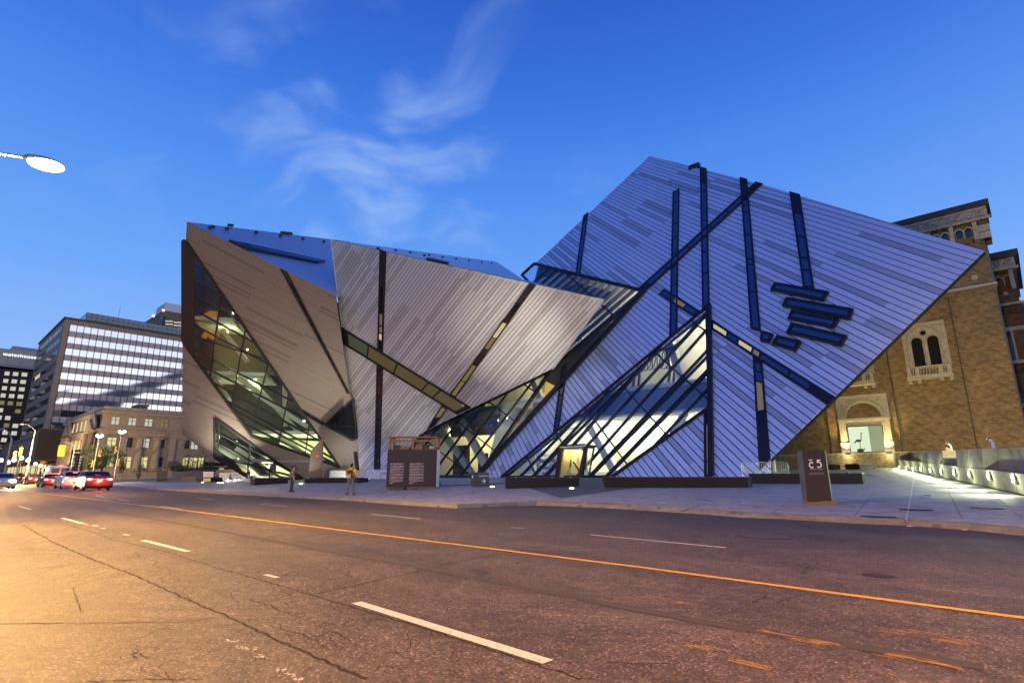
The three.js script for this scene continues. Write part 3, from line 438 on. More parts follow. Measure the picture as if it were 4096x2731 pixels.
body(M, [[1328, 966], [2402, 1200], [2205, 1470], [1690, 1725], [1565, 1904], [1450, 1904]], [[1480, 1120], [2100, 1210], [2080, 1440], [1650, 1660], [1545, 1860], [1490, 1880]], [1.14, 1.12, 1.1, 1.1, 1.1, 1.1], [0]);
body(L, [[750, 892], [1340, 1184], [1446, 1904], [1030, 1915], [730, 1735]], [[820, 1000], [1300, 1220], [1420, 1870], [1060, 1890], [790, 1640]], 1.28, [0]);

// ---------------------------------------------------------------- what shows through the glass
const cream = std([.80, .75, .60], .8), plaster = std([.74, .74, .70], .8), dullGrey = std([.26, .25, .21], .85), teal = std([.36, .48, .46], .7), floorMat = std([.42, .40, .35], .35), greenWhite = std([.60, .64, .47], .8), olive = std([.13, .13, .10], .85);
function areaLamp(parent, name, p, w, d, c, power, dir = V(0, -1, 0)) { // glowing ceiling panel and its light
  const m = part(parent, name, new THREE.PlaneGeometry(w, d).applyMatrix4(new THREE.Matrix4().lookAt(V(0, 0, 0), dir.clone().negate(), Math.abs(dir.y) > .9 ? V(0, 0, 1) : V(0, 1, 0))).translate(p.x, p.y, p.z), glow(c, 1.2));
  const l = new THREE.RectAreaLight(rgb(...c), power, w, d); l.position.copy(p).addScaledVector(dir, .06); l.lookAt(baseOf(parent).clone().add(l.position).add(dir)); l.name = 'ceiling_lamp_light'; parent.add(l); return m;
}
const blackTrim0 = std([.015, .015, .015], .6), mrel = (x, y, z) => V(x, y, z).sub(museumAt);
const B = (x0, x1, y0, y1, z0, z1) => box(x1 - x0, y1 - y0, z1 - z0, (x0 + x1) / 2, (y0 + y1) / 2, (z0 + z1) / 2);
{ // shop and gallery in the right volume
  const shop = wpart(museum, 'shop_floor', B(-42, -14.5, .9, 1.14, -54, -42), floorMat);
  wpart(shop, 'back_wall', B(-43, -18, 1.14, 6.7, -54.3, -54), cream); 
  wpart(shop, 'ceiling', B(-42, -16, 6.7, 6.9, -54, -45.2), plaster);
  wpart(shop, 'bulkhead', B(-41, -17, 6.75, 9.3, -47.4, -47.0), std([.24, .28, .34], .7));
  wpart(shop, 'partition', [B(-24.6, -20.5, 1.14, 5.2, -51, -50.8), B(-33, -30.6, 1.14, 6.7, -50.6, -50.3)], std([.62, .58, .34], .8));
  wpart(museum, 'gallery_floor', B(-46, -17, 9.3, 9.7, -66, -46.9), plaster);
  wpart(museum, 'gallery_wall', B(-52, -20.5, 9.7, 29, -58.4, -58.0), cream);
  
  for (const [a, b] of [[V(-26, 1.1, -46.5), V(-21.5, 9.3, -48.4)], [V(-30.5, 1.1, -48), V(-36, 9.3, -49)], [V(-19.5, 1.1, -44.5), V(-17.6, 6.7, -47)]]) wpart(museum, 'slanted_column', bar(a, b, .8, .8, V(0, 0, 1)), plaster);
  for (const [a, b] of [[V(-24, 9.6, -50), V(-31, 24, -58)], [V(-19, 9.6, -49), V(-17, 18, -54)], [V(-34, 9.6, -51), V(-29, 20, -57)], [V(-44, 14, -56), V(-36, 30, -62)]]) wpart(museum, 'slanted_column', bar(a, b, .7, .7, V(0, 0, 1)), plaster);
  for (const [x, z] of [[-36, -48], [-30, -49.5], [-24, -48.5], [-18.5, -48.5]]) areaLamp(museum, 'ceiling_lamp', mrel(x, 6.64, z), 4.2, 2.6, [1, .89, .6], 60);
  for (const [x, y, z] of [[-23, 17, -54.5], [-31, 21, -56], [-26, 12.5, -52]]) { const l = new THREE.PointLight(rgb(1, .86, .6), 130); l.position.copy(mrel(x, y, z)); l.name = 'gallery_lamp_light'; museum.add(l); part(museum, 'gallery_lamp', ball(.22).translate(...l.position.toArray()), glow([1, .9, .65], 6)); }
  const shelf = std([.5, .42, .3], .7), rr = rng(6), goods = [[.6, .2, .12], [.55, .45, .2], [.2, .25, .4], [.7, .66, .55], [.3, .4, .25]].map((c) => std(c, .6));
  for (const x0 of [-38.5, -35.6, -19.2]) { const t = wpart(museum, 'shop_shelf', [0, .7, 1.4, 2.1].map((y) => B(x0, x0 + 2.2, 1.2 + y, 1.26 + y, -45.3, -44.7)).concat([B(x0 - .06, x0, 1.14, 3.5, -45.3, -44.7), B(x0 + 2.2, x0 + 2.26, 1.14, 3.5, -45.3, -44.7)]), shelf); for (let i = 0; i < 15; i++) { const w = .2 + rr() * .25, h = .2 + rr() * .35, x = x0 + .15 + (i % 5) * .42, y = 1.26 + .7 * Math.floor(i / 5); wpart(t, 'goods', B(x, x + w, y, y + h, -45.2, -44.9), goods[Math.floor(rr() * 5)]); } }
  // skeleton of a long-necked dinosaur in the gallery
  const bone = std([.10, .085, .06], .7), sk = wpart(museum, 'gallery_plinth', B(-33, -22, 9.7, 10.1, -52.5, -50.5), dullGrey), sp = [V(-34, 12.6, -51.5), V(-31.5, 13.6, -51.5), V(-28.5, 14.2, -51.5), V(-26, 14.0, -51.5), V(-24, 15.2, -51.5), V(-22.6, 17, -51.6), V(-21.6, 17.4, -51.6)];
  const bones = [tube(sp, .2, 8, 30)]; for (let i = 0; i < 9; i++) { const x = -30.4 + i * .55, y = 13.75 + .35 * Math.sin(i / 3); for (const s of [-1, 1]) bones.push(tube([V(x, y, -51.5), V(x - .1, y - .6, -51.5 + s * .8), V(x - .35, y - 1.7, -51.5 + s * .55), V(x - .6, y - 2, -51.5 + s * .15)], .06, 5, 8)); }
  for (const [x, y, s] of [[-30.5, 13.6, .5], [-30.5, 13.6, -.5], [-26.4, 13.8, .5], [-26.4, 13.8, -.5]]) bones.push(tube([V(x, y, -51.5 + s), V(x + .3, y - 1.7, -51.5 + s), V(x, 10.1, -51.5 + s)], .15, 6, 10)); bones.push(ball(.35, -21.3, 17.4, -51.6, 1.6, .8, .8));
  wpart(museum, 'dinosaur_skeleton', bones, bone);
}
for (const [px, m] of [[[[2137, 1055], [2410, 1122], [2330, 1215], [2100, 1215]], std([.05, .06, .08], .8)], [[[2140, 1480], [2395, 1232], [2440, 1290], [2192, 1506]], std([.10, .13, .15], .8)]]) wpart(museum, 'dark_partition', slab(px.map((q) => F.hit(...q)), F.n, -2.2, -2), m);
{ // entrance hall between the volumes
  wpart(museum, 'hall_floor', B(-66, -43.5, .85, 1.1, -60, -43.2), floorMat);
  wpart(museum, 'hall_wall', B(-80, -40, 1.1, 7.2, -58, -57.6), cream);
  const up = wpart(museum, 'hall_wall', B(-84, -38, 6.6, 10.2, -52.2, -52), dullGrey);
  wpart(museum, 'hall_beam', B(-58, -38, 9.1, 10.2, -51.4, -50.8), teal);
  wpart(museum, 'hall_wall', B(-84, -34, 10.2, 18, -58, -57.7), std([.55, .45, .2], .85));
  wpart(museum, 'hall_ceiling', B(-66, -40, 7.2, 7.4, -58, -52.2), plaster);
  wpart(museum, 'slanted_column', bar(V(-49, 1.1, -49), V(-56.5, 8.5, -50.5), .9, .7, V(0, 0, 1)), plaster); wpart(museum, 'slanted_column', bar(V(-50.6, 1.1, -47.5), V(-58.6, 8.4, -47.5), .7, .5, V(0, 0, 1)), teal);
  wpart(museum, 'slanted_column', bar(V(-42, 10, -50), V(-46, 15, -52), .8, .6, V(0, 0, 1)), teal); wpart(museum, 'slanted_column', bar(V(-45, 1.1, -46.4), V(-38, 10, -50.2), .9, .7, V(0, 0, 1)), teal);
  for (const [x, z] of [[-60, -53], [-53, -55], [-47, -54]]) areaLamp(museum, 'ceiling_lamp', mrel(x, 7.1, z), 3.4, 1.6, [1, .88, .5], 40);
  { const l = new THREE.PointLight(rgb(1, .82, .42), 90); l.position.copy(mrel(-43, 13, -54)); l.name = 'hall_lamp_light'; museum.add(l); part(museum, 'hall_lamp', ball(.2).translate(...l.position.toArray()), glow([1, .9, .6], 6)); }
  const tr = wpart(museum, 'spotlight_track', bar(V(-60, 7.6, -51.8), V(-42, 8.7, -51.8), .06, .06, V(0, 0, 1)), frameMat); for (let i = 0; i < 6; i++) { const p = V(-58 + i * 2.9, 7.6 + i * .17, -51.6); wpart(tr, 'spotlight', [cyl(.14, .11, .34, p.x, p.y - .2, p.z)], plaster); }
  for (const [x, y] of [[1965, 1653], [1971, 1657], [1998, 1643], [2003, 1637]]) wpart(museum, 'pendant_lamp', ball(.13).translate(...G.hit(x, y).addScaledVector(G.n, -1.5).toArray()), glow([1, .97, .9], 3));
  wpart(museum, 'info_screen', B(-49.8, -48.6, 4.2, 5.0, -57.5, -57.4), new THREE.MeshStandardMaterial({ color: 0, emissive: rgb(.25, .35, .5) }));
  wpart(museum, 'hall_kiosk', [B(-52.6, -51.2, 1.1, 4.1, -50, -49.6), B(-57, -54.6, 1.1, 5.2, -50, -49.2)], std([.03, .03, .035], .5));
}
{ // storeys of the left volume
  const nh = V(L.n.x, 0, L.n.z).normalize(), off = (p, d) => p.clone().addScaledVector(nh, -d);
  const wallAt = (d, y0, y1, m, name, X0 = 8, X1 = 14, x0 = 740, x1 = 1380) => { const a = L.hit(x0, 1400), b = L.hit(x1, 1850), dir = V(b.x - a.x, 0, b.z - a.z).normalize(), o = off(L.hit(1050, 1600), d); const q = (s, y) => V(o.x + dir.x * s, y, o.z + dir.z * s); wpart(museum, name, slab([q(-X0, y0), q(X1, y0), q(X1, y1), q(-X0, y1)], nh, -.2, 0), m); };
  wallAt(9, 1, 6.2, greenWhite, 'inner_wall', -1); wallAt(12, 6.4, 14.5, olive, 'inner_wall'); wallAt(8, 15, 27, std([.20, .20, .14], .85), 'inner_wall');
  const floorAt = (pxs, y, m, d) => { const P = pxs.map(([x, yy]) => { const p = L.hit(x, yy); return V(p.x, y, p.z).addScaledVector(nh, -.5); }); const Q = P.slice().reverse().map((p) => off(p, d)); wpart(museum, 'inner_floor', slab([...P, ...Q], V(0, 1, 0), -.4, 0), m); };
  const yA = L.hit(845, 1480).y, yB = L.hit(1012, 1719).y, yC = L.hit(800, 1260).y; floorAt([[800, 1490], [1064, 1464]], yA, greenWhite, 8); floorAt([[1000, 1719], [1300, 1711]], yB, greenWhite, 8); floorAt([[760, 1270], [930, 1258]], yC, greenWhite, 7); floorAt([[880, 1800], [1300, 1800]], 3.4, dullGrey, 8);
  for (const [a, b, da, db] of [[[860, 1290], [960, 1420], 3, 4], [[900, 1470], [1100, 1620], 2, 3], [[1000, 1560], [1220, 1700], 2, 3], [[960, 1480], [1180, 1720], 4, 4], [[840, 1500], [900, 1600], 2, 3], [[1120, 1480], [1122, 1690], 4, 4], [[1100, 1740], [1240, 1830], 2, 2], [[930, 1790], [1080, 1890], 1.6, 1.6], [[900, 1250], [990, 1330], 3, 3]]) wpart(museum, 'slanted_column', bar(off(L.hit(...a), da), off(L.hit(...b), db), .55, .5, nh), greenWhite);
  for (const [x, y, d, c, I] of [[880, 1300, 3.4, [.95, 1, .62], 13], [1000, 1500, 3.2, [.9, 1, .62], 44], [1080, 1780, 3.5, [.9, 1, .58], 30], [1250, 1800, 2.6, [1, .95, .5], 110], [1060, 1860, 3, [1, .95, .48], 110], [920, 1760, 3.4, [.9, 1, .6], 30], [960, 1370, 4, [.95, 1, .65], 14]]) { const l = new THREE.PointLight(rgb(...c), I); l.position.copy(off(L.hit(x, y), d)).sub(museumAt); l.name = 'gallery_lamp_light'; museum.add(l); part(museum, 'gallery_lamp', ball(.14).translate(...l.position.toArray()), glow(c, 4)); }
  wpart(museum, 'exhibit', [tube([[785, 1275], [800, 1255], [825, 1240], [850, 1245]].map(([x, y]) => off(L.hit(x, y), 2)), .5, 8, 20), tube([[790, 1330], [810, 1310], [830, 1330], [850, 1310]].map(([x, y]) => off(L.hit(x, y), 2.4)), .35, 8, 20)], std([.55, .28, .06], .5, { emissive: rgb(.3, .12, .01), emissiveIntensity: .5 }));
  for (const [x, y] of [[1090, 1726], [1213, 1682], [928, 1246]]) wpart(museum, 'spotlight_lamp', ball(.16).translate(...off(L.hit(x, y), .6).toArray()), glow([1, 1, .92], 5));
}
// shop doorway
{
  const p = onPlaza(2290, 1912), z = p.z + .5, t = thing('shop_entrance', 'dark framed glass doorway box projecting from the lit glass triangle', 'doorway', V(p.x, plazaY(z), z)), X = (px, py) => onZ(px, py, z).sub(t.position);
  const a = X(2218, 1911), b = X(2233, 1785), c = X(2347, 1778), d = X(2326, 1911), i = X(2232, 1909), j = X(2246, 1796), k = X(2334, 1790), l = X(2312, 1909), e = V(0, 0, 1);
  part(t, 'frame', [slab([a, i, j, b], e, -.3, 0), slab([b, j, k, c], e, -1.7, 0), slab([k, l, d, c], e, -.3, 0)], frameMat);
  const bk = (p) => p.clone().add(V(0, 0, -1.65)), wallM = std([.60, .50, .22], .7); part(t, 'lining', [slab([i, j, bk(j), bk(i)], V(1, 0, 0), -.06, 0)], wallM); part(t, 'side_pane', slab([l, k, bk(k), bk(l)], V(1, 0, 0), -.01, .01), glassClear);
  part(t, 'rear_post', [bar(bk(l), bk(k), .12, .12, e)], frameMat);
  const W = l.x - i.x, top = j.y - .1; for (const n of [0, 1]) { const x0 = i.x + .12 + n * (W - .2) / 2, x1 = x0 + (W - .2) / 2 - .03, y0 = i.y, dr = part(t, 'glass_door', [B(x0, x0 + .09, y0, top, -1.66, -1.6), B(x1 - .09, x1, y0, top, -1.66, -1.6), B(x0, x1, top - .1, top, -1.66, -1.6), B(x0, x1, y0, y0 + .2, -1.66, -1.6)], std([.45, .40, .26], .4, { metalness: .4 })); part(dr, 'pane', B(x0 + .09, x1 - .09, y0 + .2, top - .1, -1.64, -1.62), phy([.95, .92, .78], .5, { transmission: .6, thickness: 0 })); }
  for (const x of [i.x + .2, l.x - .25]) part(t, 'door_handle', B(x - .12, x + .12, i.y + .95, i.y + 1.6, -1.58, -1.5), std([.05, .035, .02], .5));
  areaLamp(t, 'ceiling_lamp', V((i.x + l.x) / 2, Math.min(j.y, k.y) - .12, -.85), 1.1, .6, [1, .84, .42], 22);
  const sign = canvasTex(512, 64, (g, w, h) => { g.fillStyle = '#14141a'; g.fillRect(0, 0, w, h); g.fillStyle = '#f2f2f2'; g.textBaseline = 'middle'; g.font = '30px sans-serif'; g.fillText('ROM', 14, 34); g.font = 'bold 29px sans-serif'; g.fillText('MuseumStore', 76, 34); g.font = '30px sans-serif'; g.fillText('|', 268, 34); g.font = 'bold 29px sans-serif'; g.fillText('Boutiquedu', 292, 34); g.font = '30px sans-serif'; g.fillText('ROM', 446, 34); });
  const s0 = X(2237, 1789), s1 = X(2343, 1782), ang = Math.atan2(s1.y - s0.y, s1.x - s0.x), g = new THREE.PlaneGeometry(s0.distanceTo(s1), s0.distanceTo(s1) / 8); g.rotateZ(ang); g.translate((s0.x + s1.x) / 2, (s0.y + s1.y) / 2, .012); part(t, 'sign_lettering', g, decal(1, 1, sign, { emissive: rgb(.4, .4, .4), emissiveMap: sign }));
}
{ // floodlights lying behind the barriers at the foot of the middle volume
  for (const [x, y, aim, cd, c, lab] of [[1492, 1917, [1560, 1500], 90, [1, .95, .85], 'long low floodlight glowing under the arrow barrier'], [1478, 1913, [1490, 1840], 40, [.25, .3, 1], 'small blue floodlight behind the arrow barrier'], [1392, 1916, [1360, 1840], 60, [1, .95, .8], 'low floodlight behind the barriers under the point of the left glass']]) { const p = onPlaza(x, y); p.z += .6; const t = thing('floodlight', lab, 'floodlight', p.clone().setY(plazaY(p.z))), f = aim[0] > 1400 ? M : L; part(t, 'housing', box(.9, .16, .3, 0, .1, 0, .03), blackTrim0); part(t, 'lamp_glass', box(.8, .1, .03, 0, .11, .16), glow(c, 4)); const s = new THREE.SpotLight(rgb(...c), cd, 0, .8, 1); s.position.set(0, .3, 0); s.target.position.copy(f.hit(...aim).sub(t.position)); s.name = 'floodlight_beam'; s.castShadow = true; t.add(s, s.target); }
}
// recessed ground lights that wash the leaning facets
{
  const white = [1, .92, .76];
  const L0 = [[[1203, 1936], [1230, 1560], 420, 'recessed light in the paving beside the man in grey'], [[1969, 1949], [2040, 1330], 1700, 'recessed light in the paving right of the arrow sign'], [[2287, 1955], [2300, 1200], 500, 'recessed light in the dark paving before the shop doorway'], [[809, 1930], [800, 1500], 240, 'leftmost recessed light on the left plaza'], [[872, 1932], [870, 1650], 300, 'recessed light on the left plaza, front pair, left one'], [[887, 1932], [960, 1700], 300, 'recessed light on the left plaza, front pair, right one'], [[881, 1918], [960, 1700], 260, 'recessed light below the left end of the DISCOVER banner'], [[910, 1920], [1000, 1740], 260, 'recessed light below the picture on the DISCOVER banner'], [[938, 1921], [1050, 1780], 260, 'recessed light below the word on the DISCOVER banner'], [[956, 1917], [1150, 1830], 260, 'recessed light at the right end of the DISCOVER banner']];
  for (const [px, aim, cd, lab] of L0) {
    const p = onPlaza(...px), t = thing('ground_light', lab, 'ground light', V(p.x, plazaY(p.z), p.z)); part(t, 'rim', new THREE.TorusGeometry(.16, .025, 6, 24).rotateX(Math.PI / 2), galv);
    part(t, 'lamp_lens', ball(.15, 0, .02, 0, 1, .35, 1), glow(white, 14)); const f = aim[0] > 1330 ? M : L, q = f.hit(...aim).sub(t.position);
    const s = new THREE.SpotLight(rgb(...white), cd, 0, f === M ? .3 : .62, .9, 2); s.position.set(0, .12, 0); s.target.position.copy(q); s.castShadow = true; s.shadow.radius = 5; s.name = 'ground_light_beam'; t.add(s, s.target);
  }
}
// ---------------------------------------------------------------- the old brick wing on the right
const brickMap = (() => { const rr = rng(3), NX = 12, NY = 16, tone = Array.from({ length: NX * NY }, () => .85 + rr() * .25 - (rr() < .12 ? .15 : 0)), red = Array.from({ length: NX * NY }, () => rr() * .1); return tex([768, 512], (u, v) => { const j = Math.floor(v * NY), fy = v * NY - j, fx0 = u * NX + (j % 2) * .5, i = Math.floor(fx0) % NX, fx = fx0 - Math.floor(fx0), m = fx < .04 || fy < .12, t = tone[j * NX + i], r = red[j * NX + i], n = .06 * tn(u, v, 30, 2); return m ? [.36 + n, .33 + n, .27 + n] : [(.47 + r) * t + n, (.43 + r * .2) * t + n, (.335 - r * .4) * t + n]; }); })();
const brickBump = tex([768, 512], (u, v) => { const j = Math.floor(v * 16), fy = v * 16 - j, fx0 = u * 12 + (j % 2) * .5, fx = fx0 - Math.floor(fx0), k = fx < .04 || fy < .12 ? 0 : .8 + .2 * n2(Math.floor(fx0) * 3.1, j * 7.7); return [k, k, k]; }, false);
const brick = std([.95, .93, .9], .92, { map: brickMap, bumpMap: brickBump, bumpScale: .02, vertexColors: true });
brickMap.repeat.set(1 / 3.2, 1 / 1.5); brickBump.repeat.set(1 / 3.2, 1 / 1.5);
const stoneMap = tex(512, (u, v) => { const k = .80 + .10 * tn(u, v, 5, 4) + .05 * tn(u, v, 50, 2) - .22 * smoothstep(tn(u, v, 8, 4, 5), .2, .55); return [k, k * .97, k * .92]; }); sc(stoneMap, .4);
const stone = std([.58, .55, .48], .85, { map: stoneMap }), stoneRough = std([.40, .36, .26], .95, { map: stoneMap, bumpMap: stoneMap, bumpScale: .12 }), eaveMat = std([.035, .028, .03], .6), darkGlass = phy([.006, .007, .01], .08, { ior: 1.6 });
const ZW = -63.9;
function worldUV(g) { const p = g.attributes.position, n = g.attributes.normal, u = g.attributes.uv ?? g.setAttribute('uv', new THREE.Float32BufferAttribute(new Float32Array(p.count * 2), 2)).attributes.uv; for (let i = 0; i < p.count; i++) { const ax = Math.abs(n.getX(i)), ay = Math.abs(n.getY(i)), az = Math.abs(n.getZ(i)); if (az >= ax && az >= ay) u.setXY(i, p.getX(i), p.getY(i)); else if (ax >= ay) u.setXY(i, p.getZ(i), p.getY(i)); else u.setXY(i, p.getX(i), p.getZ(i)); } return g; }
const UB = (...a) => worldUV(norm(B(...a)));
{
  const t = thing('brick_building', 'tall old yellow brick building with stone arches behind the crystal', 'building', V(-12, 2, ZW));
  // wall as a grid that carries its own soot and weathering
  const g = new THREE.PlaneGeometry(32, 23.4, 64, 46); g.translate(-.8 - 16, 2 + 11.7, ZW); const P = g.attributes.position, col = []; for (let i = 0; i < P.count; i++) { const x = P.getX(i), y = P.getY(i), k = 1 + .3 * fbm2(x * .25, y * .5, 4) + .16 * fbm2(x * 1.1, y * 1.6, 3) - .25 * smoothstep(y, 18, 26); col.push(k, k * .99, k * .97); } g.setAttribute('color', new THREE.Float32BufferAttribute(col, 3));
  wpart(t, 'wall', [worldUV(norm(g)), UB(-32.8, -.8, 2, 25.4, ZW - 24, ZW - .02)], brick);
  wpart(t, 'plinth', [UB(-34, -.7, 1.2, 2.5, ZW - .2, ZW + .32), UB(-34, -.7, 2.5, 3.35, ZW - .2, ZW + .2)], stoneRough); wpart(t, 'plinth_cap', UB(-34, -.7, 3.35, 3.5, ZW - .2, ZW + .28), stone);
  // cornice
  const E1 = -.2, W1 = -13; wpart(t, 'eave', [UB(W1, E1 + .25, 25.3, 25.85, ZW - 3, ZW + .75)], eaveMat);
  wpart(t, 'frieze', [UB(W1, E1, 25.05, 25.3, ZW - 2, ZW + .6), UB(W1, E1, 24.35, 25.05, ZW - 2, ZW + .5)], stone);
  const med = [new THREE.TorusGeometry(.24, .07, 6, 16), box(.44, .44, .1)]; for (let i = 0; i < 16; i++) { const x = E1 - .55 - i * .78; wpart(t, 'medallion', [i % 3 === 1 ? med[1].clone().rotateZ(Math.PI / 4).translate(x, 24.7, ZW + .54) : med[0].clone().translate(x, 24.7, ZW + .52), ball(.09, x, 24.7, ZW + .54)], stone); }
  { const P2 = []; for (let i = 0; i <= 40; i++) P2.push(V(W1 + (E1 + .2 - W1) * i / 40, 24.18, ZW + .62)); const rope = [tube(P2, .15, 8, 60)]; for (let i = 0; i < 60; i++) rope.push(new THREE.TorusGeometry(.15, .035, 5, 10).rotateY(1.1).translate(W1 + .2 + i * .21, 24.18, ZW + .62)); wpart(t, 'rope_moulding', rope, stone); }
  wpart(t, 'arcade_wall', UB(W1, E1 - .1, 22.3, 24.03, ZW - 2, ZW + .2), brick);
  for (let i = 0; i < 7; i++) { // paired arches on short columns between stone piers
    const x0 = E1 - 1.05 - i * 1.72; wpart(t, 'pier', UB(x0 - .16, x0 + .16, 22.3, 24.0, ZW + .2, ZW + .55), stone);
    for (const s of [.52, 1.2]) { wpart(t, 'arch', [new THREE.TorusGeometry(.29, .085, 6, 14, Math.PI).translate(x0 - s, 23.35, ZW + .45)], stone); wpart(t, 'arch_recess', new THREE.CircleGeometry(.23, 14, 0, Math.PI).translate(x0 - s, 23.35, ZW + .215), darkGlass); wpart(t, 'arch_recess', new THREE.PlaneGeometry(.46, .6).translate(x0 - s, 23.05, ZW + .215), darkGlass); }
    wpart(t, 'small_column', [cyl(.07, .07, .75, x0 - .86, 22.98, ZW + .42), box(.22, .12, .22, x0 - .86, 23.4, ZW + .42)], stone);
    wpart(t, 'corbel', [UB(x0 - .2, x0 + .2, 21.9, 22.3, ZW - .1, ZW + .42), UB(x0 - .2, x0 + .2, 21.5, 21.9, ZW - .1, ZW + .28), UB(x0 - .2, x0 + .2, 21.15, 21.5, ZW - .1, ZW + .14), worldUV(norm(new THREE.TorusGeometry(.62, .12, 6, 16, Math.PI).translate(x0 - .86, 21.75, ZW + .12)))], brick);
    wpart(t, 'diamond', box(.34, .34, .08).rotateZ(Math.PI / 4).translate(x0 - .86, 21.65, ZW + .04), stone);
  }
  wpart(t, 'corner_block', [UB(E1 - .95, E1 - .05, 22.9, 23.5, ZW - .5, ZW + .62), UB(E1 - .95, E1 - .05, 22.3, 22.85, ZW - .5, ZW + .5)], stone);
  wpart(t, 'string_course', UB(-33, -.55, 17.9, 18.12, ZW - .2, ZW + .3), std([.30, .30, .29], .8));
  wpart(t, 'corbel_band', UB(-33, -.65, 17.35, 17.9, ZW - .1, ZW + .1), brick); for (let i = 0; i < 24; i++) wpart(t, 'corbel', UB(-.9 - i * .52 - .16, -.9 - i * .52, 17.4, 17.88, ZW + .1, ZW + .24), brick);
  wpart(t, 'brick_diamond', [[V(-4.6, 18.6, ZW), V(-2.6, 20.6, ZW)], [V(-2.6, 20.6, ZW), V(-.95, 18.95, ZW)], [V(-4.6, 18.6, ZW), V(-4.7, 18.6, ZW)]].map(([a, b]) => bar(a, b, .3, .1, V(0, 0, 1))), brick);
  for (const [x, y] of [[-3.1, 19.7], [-3.9, 18.9], [-2.0, 18.9]]) wpart(t, 'stone_square', box(.42, .42, .08, x, y, ZW + .04), stone);
  for (const x of [-4.15, -15.6, -9.6]) wpart(t, 'downpipe', cyl(.06, .06, 14.5, x, 10.5, ZW + .08), std([.05, .05, .03], .6));
  // double arched window with its balcony
  const dw = (cx) => {
    const w = wpart(t, 'arched_window', (() => { const S = new THREE.Shape([[-1.62, 0], [1.62, 0], [1.62, 4.2], [-1.62, 4.2]].map((q) => new THREE.Vector2(...q))); for (const s of [-1, 1]) { const h = new THREE.Path(); h.moveTo(s * .62 - .46, 0); h.lineTo(s * .62 - .46, 2.55); h.absarc(s * .62, 2.55, .46, Math.PI, 0, true); h.lineTo(s * .62 + .46, 0); h.closePath(); S.holes.push(h); } const h = new THREE.Path(); h.absarc(0, 3.35, .26, 0, 6.283, false); S.holes.push(h); return new THREE.ExtrudeGeometry(S, { depth: .22, bevelEnabled: true, bevelSize: .03, bevelThickness: .03, bevelSegments: 1 }).translate(cx, 11.1, ZW); })(), stone);
    wpart(w, 'moulding', [new THREE.TorusGeometry(1.36, .1, 6, 28, Math.PI).translate(cx, 13.65, ZW + .26), new THREE.TorusGeometry(.31, .06, 6, 18).translate(cx, 14.45, ZW + .26), ...[-1, 1].map((s) => new THREE.TorusGeometry(.5, .06, 6, 16, Math.PI).translate(cx + s * .62, 13.65, ZW + .26)), ...[-1, 1].map((s) => cyl(.22, .22, .06, cx + s * 1.25, 14.95, ZW + .27).rotateX(0)), B(cx - 1.7, cx + 1.7, 15.28, 15.42, ZW, ZW + .34), B(cx - 1.7, cx - 1.6, 11.1, 15.3, ZW, ZW + .3), B(cx + 1.6, cx + 1.7, 11.1, 15.3, ZW, ZW + .3)], stone);
    for (const x of [-1.3, 0, 1.3]) wpart(w, 'column', [cyl(.1, .09, 2.3, cx + x, 12.3, ZW + .3), box(.28, .16, .28, cx + x, 13.55, ZW + .3)], stone);
    wpart(w, 'pane', [B(cx - 1.15, cx + 1.15, 11.1, 14.9, ZW + .01, ZW + .05)], darkGlass);
    const b = wpart(t, 'balcony', [B(cx - 1.75, cx + 1.75, 10.0, 10.28, ZW, ZW + .95), B(cx - 1.7, cx + 1.7, 11.05, 11.2, ZW + .62, ZW + .92), B(cx - 1.7, cx + 1.7, 10.28, 10.4, ZW + .66, ZW + .88)], stone);
    for (const x of [-1.55, -.85, .85, 1.55]) { wpart(b, 'post', B(cx + x - .13, cx + x + .13, 10.28, 11.1, ZW + .64, ZW + .9), stone); wpart(b, 'bracket', [B(cx + x - .14, cx + x + .14, 9.72, 10, ZW, ZW + .6)], stone); }
    for (const x of [-1.38, -1.2, -1.02, -.62, -.39, -.16, .07, .30, .53, 1.02, 1.2, 1.38]) wpart(b, 'baluster', [cyl(.06, .035, .3, cx + x, 10.55, ZW + .77, 8), cyl(.035, .06, .3, cx + x, 10.85, ZW + .77, 8)], stone);
  };
  dw(-6.5); dw(-12.6);
  // arched surround with the lit display case
  const cx = -12.42, a = wpart(t, 'arched_surround', (() => { const S = new THREE.Shape([[-2.2, 3.3], [2.2, 3.3], [2.2, 5.5], [-2.2, 5.5]].map((q) => new THREE.Vector2(...q))), h = new THREE.Path(); h.moveTo(-1.5, 3.35); h.absarc(0, 3.35, 1.5, Math.PI, 0, true); h.closePath(); S.holes.push(h); return new THREE.ExtrudeGeometry(S, { depth: .2, bevelEnabled: true, bevelSize: .03, bevelThickness: .03, bevelSegments: 1 }).translate(cx, 3.5, ZW); })(), stone);
  wpart(a, 'arch_ring', [new THREE.TorusGeometry(1.62, .1, 8, 30, Math.PI).translate(cx, 6.85, ZW + .22), new THREE.TorusGeometry(1.95, .07, 8, 30, Math.PI).translate(cx, 6.85, ZW + .22)], stone);
  for (let i = 0; i < 11; i++) { const an = Math.PI * (i + .5) / 11; wpart(a, 'arch_stone', box(.34, .46, .06).rotateZ(an + Math.PI / 2).translate(cx + 1.78 * Math.cos(an), 6.85 + 1.78 * Math.sin(an), ZW + .24), stone); }
  wpart(a, 'lintel', [B(cx - 2.25, cx + 2.25, 6.62, 6.85, ZW, ZW + .42), B(cx - 1.6, cx + 1.6, 6.1, 6.62, ZW, ZW + .24), B(cx - 2.25, cx + 2.25, 8.95, 9.1, ZW, ZW + .36)], stone);
